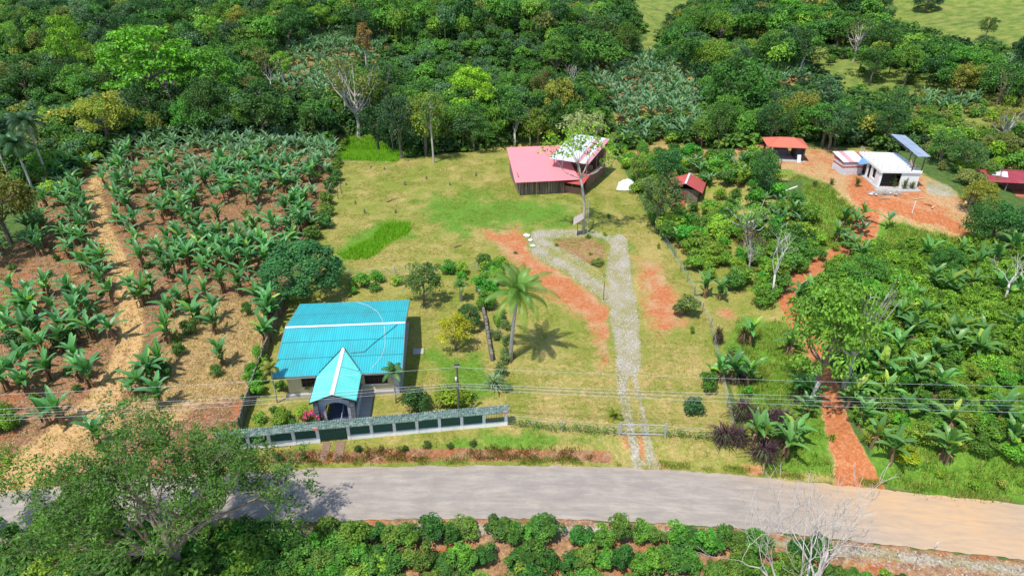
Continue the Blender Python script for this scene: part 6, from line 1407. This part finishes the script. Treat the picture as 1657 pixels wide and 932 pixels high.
def branchy(x, y, z, height0, dirs, r0, mx, kids, spread, up, seed, label, name, cat, bark, L1, leaf=None, shrink=0.72, trunkpts=None):
    rng = np.random.default_rng(seed); rt = thing(name, label, cat, (x, y, z)); out = []; tips = []
    if trunkpts is None: trunkpts = [(0, 0, -.4), (0.1, 0, height0*.5), (0, 0.1, height0)]
    for d in dirs: grow(rng, np.array(trunkpts[-1], float), unit(np.array(d, float)), L1*rng.uniform(.85, 1.15), r0*0.6, 0, mx, kids, spread, up, out, tips, shrink=shrink)
    tr = MB(); tr.tube(trunkpts, np.linspace(r0*1.2, r0*.85, len(trunkpts)), 8); tr.build('trunk', bark, rt, True)
    b1 = MB()
    for P, R_, lv in out: b1.tube(P, np.maximum(R_, 0.014 if leaf is None else 0.008), 6 if lv < 2 else 4 if lv < 3 else 3, cap=False)
    b1.build('branches', bark, rt, True)
    if leaf:
        mb = MB(); C = np.array([t[0] for t in tips]); n_, lsz, asp, rad, tint = leaf
        idx = np.repeat(np.arange(len(C)), n_); k = len(idx); off = rng.normal(size=(k, 3))*rad*np.array([1, 1, .7]); pos = C[idx]+off
        D = unit(np.array([t[1] for t in tips])[idx]*0.6+rng.normal(size=(k, 3))*0.6-np.array([0, 0, 0.25])); Nn = unit(rng.normal(size=(k, 3))*.6+np.array([0, 0, 0.8]))
        Ln = lsz*rng.uniform(.7, 1.3, k); V, q = leafquads(rng, pos, Nn, Ln, Ln*asp, D); cv = rng.uniform(.75, 1.25, len(C))[idx]*rng.uniform(.8, 1.25, k)
        mb.add(V, q, tint=np.repeat(cv[:, None]*np.ones(3), 4, 0)); o = mb.build('leaves', M_LEAF, rt); o.color = (*tint, 1)
    print(name, len(tips))
    return rt
bz = ZP(-21.5, 31)
dirs = [(cos(a)*s_, sin(a)*s_, 1) for a, s_ in zip(np.linspace(0, 6.28, 10)[:-1], (0.9, 0.65, 0.75, 0.6, 0.9, 1.1, 0.5, 1.05, 0.45))]+[(0.5, 0.7, 1), (-.4, .6, .9)]
branchy(-23.0, 31.8, bz, 3.3, dirs, 0.36, 4, [3, 3, 3, 3], 0.46, 0.03, 5, 'big airy fine leaved tree in the left foreground overhanging the road', 'willowy_tree', 'tree', plain('brown_grey_bark', (0.24, 0.20, 0.15), 0.9, 0.35, 3, 0.5, 12), 3.4, (21, 0.27, 0.40, 0.23, (0.07, 0.19, 0.03)), 0.74)
bx_, by_ = T1(-22, 905)
branchy(bx_, by_, ZP(bx_, by_), 3.0, [(0.8, 0.3, 1), (0.2, 0.9, 1), (-.4, .1, 1), (0.5, -.4, 1)], 0.2, 3, [3, 3, 3], 0.5, 0.04, 9, 'thin airy tree cut by the left frame edge beside the road', 'willowy_tree', 'tree', M_PBARK, 2.6, (26, 0.28, 0.42, 0.27, (0.13, 0.27, 0.035)), 0.74)
zb = ZP(18.4, 28.2)
branchy(18.4, 28.2, zb, 1.6, [(-1.2, .35, 1), (-.35, .7, 1.1), (.25, .35, 1.2), (.9, .55, 1), (0.1, 1.1, 1)], 0.3, 5, [2, 3, 2, 2, 2], 0.42, 0.07, 12, 'leafless white barked tree in the right foreground before the road', 'bare_tree', 'bare tree', M_WBARK, 3.1, None, 0.80)
# island tree in front of the barn: long pale trunk, open crown
ix, iy = T1(944, 379)
branchy(ix, iy, ZP(ix, iy), 0, [(-.9, .0, .9), (.75, .1, 1.0), (.1, .3, 1.3), (-.3, -.5, 1), (1.0, .1, .6)], 0.18, 3, [3, 2, 3], 0.5, 0.08, 14, 'tall open tree with long bare pale trunk on the driveway island', 'island_tree', 'tree', M_PBARK, 2.6, (9, 0.42, 0.6, 0.3, (0.2, 0.40, 0.03)), 0.78, trunkpts=[(0, 0, -.3), (0, 0, 2.5), (-.1, 0, 4.6), (-.35, .1, 6.2), (-.8, .2, 8.2)])
# bare and dead trees
for k, (a, b_, h, w, lab) in enumerate([(833, 240, 8, 3, 'slender leafless pale tree at the wood edge behind the lawn'), (857, 238, 8, 2.5, 'thin leafless tree right of the slender leafless one'), (762, 222, 6, 4.5, 'greyish leafless bush tree between the green trees behind the lawn'), (1622, 146, 9, 6, 'dead white tree at the right wood edge beside the meadow'), (1245, 490, 9, 5, 'bare pale tree with twiggy crown in the thicket right of the lot'), (925, 160, 8, 6, 'leafless grey tree left of the wide far plot'), (230, 215, 8, 5, 'dead pale tree in the left wood above the plot'), (1622, 490, 6, 4, 'bare leaning grey tree in the upper right field'), (440, 150, 7, 6, 'leafless grey tree beside the narrow far plot')]):
    x, y = T1(a, b_); s_ = w/h
    branchy(x, y, ZP(x, y), h*.4, [(-s_, .1, 1), (s_, .1, 1), (.1, s_, 1.1), (0.0, -.4*s_, 1)], 0.13, 3, [2, 3, 2], 0.45, 0.06, 100+k, lab, 'bare_tree', 'bare tree', M_WBARK, h*.22, None, 0.78)

# ------------------------------------------------------------------ 6. utility pole, wires, posts and small things
px_, py_ = -4.75, 48.0
up_ = thing('utility_pole', 'dark utility pole with insulators on top behind the front wall', 'utility pole', (px_, py_, 0))
MB().tube([(0, 0, -.4), (0.02, 0, 6.0)], [.12, .085], 8).build('pole', plain('dark_pole', (0.10, 0.085, 0.075), 0.9, 0.3, 3), up_)
mb = MB(); mb.beam((-.18, -.05, 5.75), (.22, -.05, 5.75), .08, .08); mb.build('crossarm', M_STEEL, up_)
for xx in (-.14, .18): MB().tube([(xx, -.05, 5.79), (xx, -.05, 5.88), (xx, -.05, 5.92), (xx, -.05, 6.05)], [.03, .07, .07, .03], 6).build('insulator', M_BLACK, up_)
MB().tube([(-.1, -.12, 4.35), (-.1, -.12, 4.6)], .09, 8).build('meter_box', M_WHITE, up_)
for zz in (3.7, 3.95): mb = MB(); mb.beam((0, -.08, zz), (0.02, -.2, zz), .06, .05); mb.build('bracket', M_STEEL, up_)
def wire(x0, x1, py0, pyc, py1, z0, z1, zc, label, r=0.010, mat=None):
    A_ = plane(x0, py0, z0); B_ = plane(x1, py1, z1); m = MB(); Cc = (px_, py_-.2, zc); P = []
    for s_, e_ in (((*A_, z0), Cc), (Cc, (*B_, z1))):
        s_ = np.array(s_); e_ = np.array(e_)
        for i in range(15 if e_[0] != B_[0] else 16): t = i/15; q = s_+(e_-s_)*t; q[2] -= 4*t*(1-t)*0.35; P.append(q)
    m.tube(P, r, 3, cap=False); o = m.build('power_line', mat or M_STEEL); tag(o, label, 'cable', 'overhead lines along the road')
for k, (p0, pc_, p1, zc) in enumerate([(672, 0, 652, 4.05), (678, 0, 657, 3.95), (683, 0, 662, 3.8), (688, 0, 668, 3.65), (695, 0, 675, 3.5)]):
    wire(-300, 1957, p0, pc_, p1, 5.4-k*0.12, 6.2-k*0.12, zc, ['topmost line', 'second line from the top', 'middle line', 'second line from the bottom', 'lowest line'][k]+' of the cable bundle crossing at the utility pole', 0.010 if k != 3 else 0.018, M_STEEL if k % 2 == 0 else M_BLACK)
wire(-300, 1957, 650, 0, 630, 6.5, 6.9, 5.75, 'single thin high wire running above the cable bundle', 0.009)
def post(px, py, h, label, mat, r=.04, lean=(0, 0), name='post', cat='post', base=True):
    x, y = T1(px, py); o = thing(name, label, cat, (x, y, ZP(x, y))); MB().tube([(0, 0, -.2), (lean[0], lean[1], h)], r, 6).build('shaft', mat, o)
    if base: mb = MB(); mb.box(-.14, -.14, -.1, .14, .14, .12); mb.build('footing', M_CONC, o)
    return o
post(950, 381, 5.6, 'thin grey metal pole beside the island tree', M_STEEL, .045)
post(976, 488, 2.6, 'thin dark pole at the fork of the gravel driveway', M_BLACK, .04)
post(1215, 690, 2.1, 'short leaning steel post among the purple clumps', M_STEEL, .06, (.35, .1))
post(1476, 345, 1.9, 'white pipe standing on the earth before the white house', M_WHITE, .06)
post(1300, 665, 3.0, 'leaning pale dead stump beside the red dirt track', M_WBARK, .16, (.9, .3), 'tree_stump', 'stump', False)
for a, lab in ((532, 'left forked wooden post on the upper lawn'), (547, 'right forked wooden post on the upper lawn')):
    x, y = T1(a, 322); o = thing('forked_post', lab, 'post', (x, y, ZP(x, y)))
    MB().tube([(0, 0, -.2), (0.05, .1, 1.6)], .08, 6).build('shaft', M_WOOD, o); MB().tube([(0.05, .1, 1.5), (0.35, 1.0, 2.2), (0.3, 1.5, .2)], .06, 5).build('prop', M_WOOD, o)
# tilted tin sheet fixed to the island tree
tx, ty = ix-0.9, iy-.2; o = thing('tin_sheet', 'tilted weathered tin sheet propped against the pale island trunk', 'sheet', (tx, ty, ZP(tx, ty)), .2); mb = MB(); mb.slab([(-.9, -.9, 1.9), (.7, -.5, 2.6), (.9, .6, 3.0), (-.5, .4, 2.5)], .03, tint=(.55, .45, .4)); mb.build('sheet', M_SILV, o); MB().beam((0, 0, -.1), (0, 0, 2.35), .07, .07).build('prop', M_WOOD, o)
# roadside sign
sx_, sy_ = T1(1513, 888); o = thing('roadside_sign', 'small white square sign on a short post by the gravel shoulder', 'sign', (sx_, sy_, ZP(sx_, sy_)), .5); MB().tube([(0, 0, -.2), (0, 0, .55)], .025, 5).build('post', M_STEEL, o); mb = MB(); mb.box(-.16, -.02, .3, .16, .0, .68); mb.build('plate', M_WHITE, o)
# concrete cover on the house lawn
cx_, cy_ = T1(677, 569); o = thing('concrete_cover', 'grey square concrete cover lying on the lawn beside the teal house', 'cover', (cx_, cy_, 0), .05); mb = MB(); mb.box(-.55, -.5, -.1, .55, .5, .08); mb.build('slab', M_CONC, o); mb = MB(); mb.box(-.2, -.2, .083, .25, .2, .11); mb.build('lid', M_STEEL, o)
# white tarpaulin heap
hx, hy = T1(1014, 302); o = thing('tarpaulin_heap', 'white tarpaulin thrown over a heap at the right lawn edge', 'tarpaulin', (hx, hy, ZP(hx, hy))); rng = np.random.default_rng(8); gx_ = np.linspace(-1.5, 1.5, 14); V = []
for j, b_ in enumerate(np.linspace(-2, 2, 16)):
    for i, a in enumerate(gx_): V.append((a+.25*b_+rng.uniform(-.05, .05), b_, 0.05+1.0*max(0, 1-(a/1.4)**2-(b_/2)**2)**.6+rng.uniform(0, .14)))
mb = MB(); mb.add(V, [(j*14+i, j*14+i+1, (j+1)*14+i+1, (j+1)*14+i) for j in range(15) for i in range(13)]); mb.build('tarpaulin', M_WHITE, o)
def rock(mb, c, r, rng, flat=.6, tint=1.0):
    V = []; 
    for i, (z, k) in enumerate(((-.5, .7), (.2, 1.0), (.8, .5))):
        for j in range(6): a = j*pi/3+i*.5; q = k*r*rng.uniform(.75, 1.2); V.append((c[0]+cos(a)*q, c[1]+sin(a)*q, c[2]+z*r*flat*rng.uniform(.8, 1.2)))
    V.append((c[0], c[1], c[2]+r*flat)); Q = [(i*6+j, i*6+(j+1) % 6, (i+1)*6+(j+1) % 6, (i+1)*6+j) for i in range(2) for j in range(6)]
    mb.add(V, Q, [(12+j, 12+(j+1) % 6, 18) for j in range(6)], tint=tint)
for k, (a, b_, r, lab) in enumerate([(852, 383, .5, 'largest white rock at the left tip of the gravel loop'), (858, 390, .4, 'white rock below the largest rock of the gravel loop'), (862, 399, .35, 'small white rock at the outer bend of the gravel loop'), (119, 238, .8, 'pale boulder near the top of the tan track, upper'), (93, 288, .8, 'pale boulder left of the tan track top'), (76, 303, .7, 'small pale boulder in front of the dark palm clump')]):
    x, y = T1(a, b_); mb = MB(); rock(mb, (0, 0, r*.3), r, np.random.default_rng(k)); o = mb.build('rock', M_ROCK); o.location = (x, y, ZP(x, y)); tag(o, lab, 'rock')
# clutter before the white house
for k, (a, b_, l_, an_, t_, lab) in enumerate([(1487, 322, 2.0, .3, (1, 1, 1), 'pale plank lying on the earth right of the porch'), (1497, 330, 1.8, -.5, (.8, .6, .4), 'brown plank on the earth below the concrete yard'), (1510, 335, 1.5, .9, (1, 1, 1), 'short pale plank near the rubble patch'), (1430, 322, 1.6, .1, (.7, .7, .75), 'grey board beside the wire mesh pile')]):
    x, y = T1(a, b_); mb = MB(); mb.box(-l_/2, -.12, 0.02, l_/2, .12, .1, tint=t_); o = mb.build('plank', MW); o.location = (x, y, ZP(x, y)); o.rotation_euler = (0, 0, an_); tag(o, lab, 'plank')
for a, lab in ((1560, 'left of two long planks leaning on the bushes right of the white house'), (1567, 'right of two long planks leaning on the bushes right of the white house')):
    x, y = T1(a, 334); mb = MB(); mb.beam((0, 0, 0), (2.2, 2.4, 2.0), .3, .06); o = mb.build('leaning_plank', MW); o.location = (x, y, ZP(x, y)); tag(o, lab, 'plank')
x, y = T1(1432, 315); o = thing('mesh_pile', 'heap of grey wire mesh and sacks in front of the white house', 'heap', (x, y, ZP(x, y))); rng = np.random.default_rng(3); mb = MB()
for k in range(70): a = rng.uniform(-2.6, 2.6); mb.beam((a, rng.uniform(-.5, .5), rng.uniform(0, .3)), (a+rng.uniform(-.9, .9), rng.uniform(-.5, .5), rng.uniform(.3, .8)), .03, .03)
mb.build('mesh', M_STEEL, o); mb = MB()
for k in range(8): rock(mb, (rng.uniform(-2.4, 2.4), rng.uniform(-.4, .4), .15), .3, rng, .6, rng.uniform(.5, 1))
mb.build('sacks', M_ROCK, o)
x0_, y0_ = T1(1266, 312); x1_, y1_ = T1(1290, 302); o = thing('white_pipe', 'white pipe lying across the grass left of the spiky shrubs', 'pipe', (x0_, y0_, ZP(x0_, y0_)+.15)); MB().tube([(0, 0, 0), (x1_-x0_, y1_-y0_, .3)], .09, 6).build('pipe', M_WHITE, o); MB().tube([(0, 0, -.3), (0, 0, 0)], .05, 5).build('support', M_CONC, o)
for k, (a, b_, c_, d_, lab) in enumerate([(626, 328, 645, 321, 'dry fallen branch on the upper lawn'), (735, 395+6, 748, 392+6, 'short dark log on the lawn right of the ravine side')]):
    p, q = T1(a, b_), T1(c_, d_); mb = MB(); mb.tube([(0, 0, .1), ((q[0]-p[0])*.5, (q[1]-p[1])*.5, .2), (q[0]-p[0], q[1]-p[1], .12)], [.1, .08, .04], 5); o = mb.build('log', M_BARK); o.location = (p[0], p[1], ZP(*p)); tag(o, lab, 'log')
rng = np.random.default_rng(44)
lg = [(600, 272), (622, 275), (690, 290), (655, 300), (728, 300), (590, 345), (560, 300), (575, 330), (770, 285), (640, 345)]
for k, (a, b_) in enumerate(lg):
    x, y = T1(a, b_); mb = MB(); mb.tube([(0, 0, -.1), (.03, .02, .4+.3*rng.random())], [.16, .12], 7); o = mb.build('tree_stump', M_BARK); o.location = (x, y, ZP(x, y)); tag(o, None, 'stump', 'dark stumps on the upper lawn'); o['_s'] = k
st_ = [o for o in SC.objects if '_s' in o.keys()]
for o, w in zip(st_, ['dark stump nearest the ravine bank', 'stump second from the ravine bank', 'dark stump below the slim pale trunk', 'stump at the centre of the dry upper lawn', 'stump right of the slim pale trunk', 'stump above the mown grass swath', 'stump just right of the forked posts, farther', 'stump just right of the forked posts, nearer', 'stump nearest the pink roofed barn', 'stump beside the dry fallen branch']): o['label'] = w; del o['_s']

# ------------------------------------------------------------------ 7. uncountable ground cover
def blades(P, h, w, n, tint, seed, spread=.25):
    rng = np.random.default_rng(seed); m = len(P)*n; idx = np.repeat(np.arange(len(P)), n); a = rng.uniform(0, 6.28, m); z = Z(P[:, 0], P[:, 1])[idx]
    hh = (np.asarray(h)*np.ones(len(P)))[idx]*rng.uniform(.6, 1.3, m)
    ox = P[idx, 0]+rng.normal(size=m)*spread; oy = P[idx, 1]+rng.normal(size=m)*spread; sx, sy = np.cos(a)*w, np.sin(a)*w; lx, ly = rng.normal(size=m)*hh*.35, rng.normal(size=m)*hh*.35
    V = np.stack([np.stack([ox-sx, oy-sy, z-.03], 1), np.stack([ox+sx, oy+sy, z-.03], 1), np.stack([ox+lx, oy+ly, z+hh], 1)], 1).reshape(-1, 3)
    tt = np.asarray(tint)[rng.integers(0, len(tint), len(P))][idx]*rng.uniform(.7, 1.3, (m, 1))
    return V, np.repeat(tt, 3, 0)
def cover(name, parts, label, cat, mat):
    V = np.vstack([p[0] for p in parts]); t = np.vstack([p[1] for p in parts]); me = np_mesh(name, V, [np.arange(len(V)).reshape(-1, 3)], False, t); me.materials.append(mat)
    o = bpy.data.objects.new(name, me); COL.objects.link(o); tag(o, label, cat, kind='stuff')
def rnd_in(polys, n, seed, bounds):
    rng = np.random.default_rng(seed); P = np.stack([rng.uniform(bounds[0], bounds[1], n), rng.uniform(bounds[2], bounds[3], n)], 1); a, b_, _ = proj(P[:, 0], P[:, 1], Z(P[:, 0], P[:, 1])); ok = np.zeros(n, bool)
    for pl in polys: ok |= inside(pl, a, b_)
    return P[ok]
gr_ = [(0.12, 0.22, 0.03), (0.18, 0.28, 0.04), (0.27, 0.31, 0.08), (0.09, 0.17, 0.025), (0.3, 0.27, 0.1)]
def strip(d0, d1, n, seed, xr):
    rng = np.random.default_rng(seed); i = rng.integers(0, len(R), n); P = R[i]+nr[i]*rng.uniform(d0, d1, n)[:, None]+tg[i]*rng.uniform(-1, 1, n)[:, None]; return P[(P[:, 0] > xr[0]) & (P[:, 0] < xr[1])]
E1 = strip(HW+0.25, HW+1.0, 9000, 1, (-60, 50)); ap_ = plane(1035, 750, ROADZ); E1 = E1[(np.abs(E1[:, 0]-ap_[0]) > 1.6) & (np.abs(E1[:, 0]-26) > 2.2)]
E1 = E1[fbm(E1[:, 0], E1[:, 1], 0.8, 2) > .52]
bank = rnd_in([[(1400, 700), (1750, 740), (1750, 860), (1640, 815), (1450, 795), (1395, 770)], [(1190, 520), (1290, 520), (1330, 640), (1350, 770), (1250, 765), (1195, 640)]], 24000, 2, (12, 60, 28, 80)); bank = bank[fbm(bank[:, 0], bank[:, 1], .5, 2) > .40]
ravb = rnd_in([LUSH[3], LUSH[0]], 60000, 3, (-40, 0, 80, 150)); hl_ = rnd_in([LUSH[5], LUSH[6], LUSH[7], RHILL], 30000, 4, (30, 80, 60, 115))
hl_ = hl_[~((soft(CLEAR_R, *proj(hl_[:, 0], hl_[:, 1], Z(hl_[:, 0], hl_[:, 1]))[:2], 2) > .6) | (softline(RTRACK, 1.1, *proj(hl_[:, 0], hl_[:, 1], Z(hl_[:, 0], hl_[:, 1]))[:2], 2) > .3))]
bank = bank[~(softline(RTRACK, 1.1, *proj(bank[:, 0], bank[:, 1], Z(bank[:, 0], bank[:, 1]))[:2], 2) > .3)]
E2 = strip(HW+0.7, HW+1.9, 5000, 15, (-22, 7)); E2 = E2[fbm(E2[:, 0], E2[:, 1], 1.2, 2) > .5]
cover('tall_grass', [blades(E2, .3, .035, 6, [(0.16, 0.11, 0.05), (0.2, 0.16, 0.06), (0.1, 0.13, 0.03), (0.25, 0.12, 0.06)], 16, .15), blades(E1, .17, .03, 5, gr_, 1, .12), blades(bank, .45, .035, 8, gr_, 2), blades(ravb, .5, .05, 6, [(0.14, 0.34, 0.02), (0.2, 0.38, 0.03)], 3), blades(hl_, .4, .05, 6, gr_, 4)], 'rough green grass and weeds on banks, verges and slopes', 'grass', M_GRASS)
lw_ = rnd_in([LOT], 120000, 5, (-34, 26, 40, 130)); la, lb, _ = proj(lw_[:, 0], lw_[:, 1], Z(lw_[:, 0], lw_[:, 1]))
kk = np.maximum.reduce([soft(SOIL_A, la, lb, 4), soft(SOIL_B, la, lb, 4), softline(GRAVEL_MAIN, 1, la, lb, 3), softline(GRAVEL_LEFT, 1, la, lb, 3)]) < .5
lw_ = lw_[kk & (fbm(lw_[:, 0], lw_[:, 1], .5, 3) > .5)]
loc = np.array(lw_)-np.array(HC); inh = (np.abs(loc[:, 0]) < 6.5) & (np.abs(loc[:, 1]) < 7.2); lw_ = lw_[~inh]
cover('lawn_grass', [blades(lw_, .09, .035, 4, [(0.22, 0.28, 0.05), (0.33, 0.33, 0.09), (0.15, 0.24, 0.03), (0.4, 0.34, 0.14)], 6, .1)], 'short patchy grass blades of the open lawn', 'grass', M_GRASS)
def litter(P, ln, w, tint, seed, lift=.04):
    rng = np.random.default_rng(seed); m = len(P); a = rng.uniform(0, 6.28, m); L_ = ln*rng.uniform(.4, 1.4, m); z = Z(P[:, 0], P[:, 1])+lift+rng.uniform(0, .05, m); dx, dy = np.cos(a)*L_/2, np.sin(a)*L_/2; wx, wy = -np.sin(a)*w, np.cos(a)*w
    p = lambda ex, ey, dz: np.stack([P[:, 0]+ex, P[:, 1]+ey, z+dz], 1)
    V = np.stack([p(-dx-wx, -dy-wy, 0), p(-dx+wx, -dy+wy, 0), p(dx, dy, rng.uniform(0, .12, m))], 1).reshape(-1, 3); t = np.repeat(np.asarray(tint)[rng.integers(0, len(tint), m)]*rng.uniform(.7, 1.3, (m, 1)), 3, 0); return V, t
pl_ = rnd_in([PLANT], 60000, 7, (-80, -20, 40, 145)); a, b_, _ = proj(pl_[:, 0], pl_[:, 1], Z(pl_[:, 0], pl_[:, 1])); pl_ = pl_[softline(LTRACK, 1, a, b_, 3) < .3]
cl = fbm(pl_[:, 0], pl_[:, 1], .6, 2) > .47
cover('leaf_litter', [litter(pl_[cl], .5, .03, [(0.36, 0.26, 0.19), (0.3, 0.2, 0.13), (0.16, 0.09, 0.06), (0.42, 0.34, 0.27)], 8)], 'dry banana leaf litter strewn over the plantation soil', 'leaf litter', M_DRY)
stw = rnd_in([STRAW], 60000, 9, (-50, -20, 40, 90)); cover('plantation_weeds', [blades(rnd_in([PLANT], 26000, 77, (-80, -20, 40, 145)), .22, .04, 5, gr_, 78, .2)], 'low green weeds sprouting between the bananas', 'weeds', M_GRASS)
cover('straw', [litter(stw, .65, .014, [(0.6, 0.45, 0.24), (0.42, 0.3, 0.14), (0.3, 0.2, 0.1)], 10, .05)], 'cut dry straw lying below the bananas', 'straw', M_DRY)
gv = rnd_in([[(980, 385), (1030, 385), (1045, 600), (1075, 765), (1000, 765), (985, 500), (850, 410), (845, 375), (960, 370)]], 60000, 11, (0, 20, 38, 100)); a, b_, _ = proj(gv[:, 0], gv[:, 1], Z(gv[:, 0], gv[:, 1]))
gv = gv[(fbm(gv[:, 0], gv[:, 1], .5, 2) > .42) & (np.maximum.reduce([softline(GRAVEL_MAIN, 1, a, b_, 3), softline(GRAVEL_T1, 1, a, b_, 3), softline(GRAVEL_T2, 1, a, b_, 3), softline(GRAVEL_LEFT, 1, a, b_, 4)]) > .3)]
se = strip(-HW-1.9, -HW-0.15, 5000, 12, (-60, 60))
def stones(P, r, tint, seed):
    rng = np.random.default_rng(seed); m = len(P); z = Z(P[:, 0], P[:, 1]); rr_ = r*rng.uniform(.5, 1.6, m); a = rng.uniform(0, 6.28, m); V = []
    for k in range(3): V.append(np.stack([P[:, 0]+np.cos(a+k*2.1)*rr_, P[:, 1]+np.sin(a+k*2.1)*rr_, z-.02], 1))
    top = np.stack([P[:, 0], P[:, 1], z+rr_*.9], 1); tri = []
    for i, j in ((0, 1), (1, 2), (2, 0)): tri.append(np.stack([V[i], V[j], top], 1))
    VV = np.stack(tri, 1).reshape(-1, 3); t = np.repeat(np.asarray(tint)[rng.integers(0, len(tint), m)]*rng.uniform(.7, 1.2, (m, 1)), 9, 0); return VV, t
cover('gravel_stones', [stones(gv, .055, [(0.46, 0.43, 0.36), (0.3, 0.27, 0.22), (0.6, 0.57, 0.5)], 13), stones(se, .07, [(0.36, 0.31, 0.27), (0.22, 0.18, 0.15), (0.48, 0.44, 0.41)], 14)], 'loose pale stones of the driveway and the road shoulder', 'gravel', plain('stone', (1, 1, 1), 0.95, 0.1, 3))
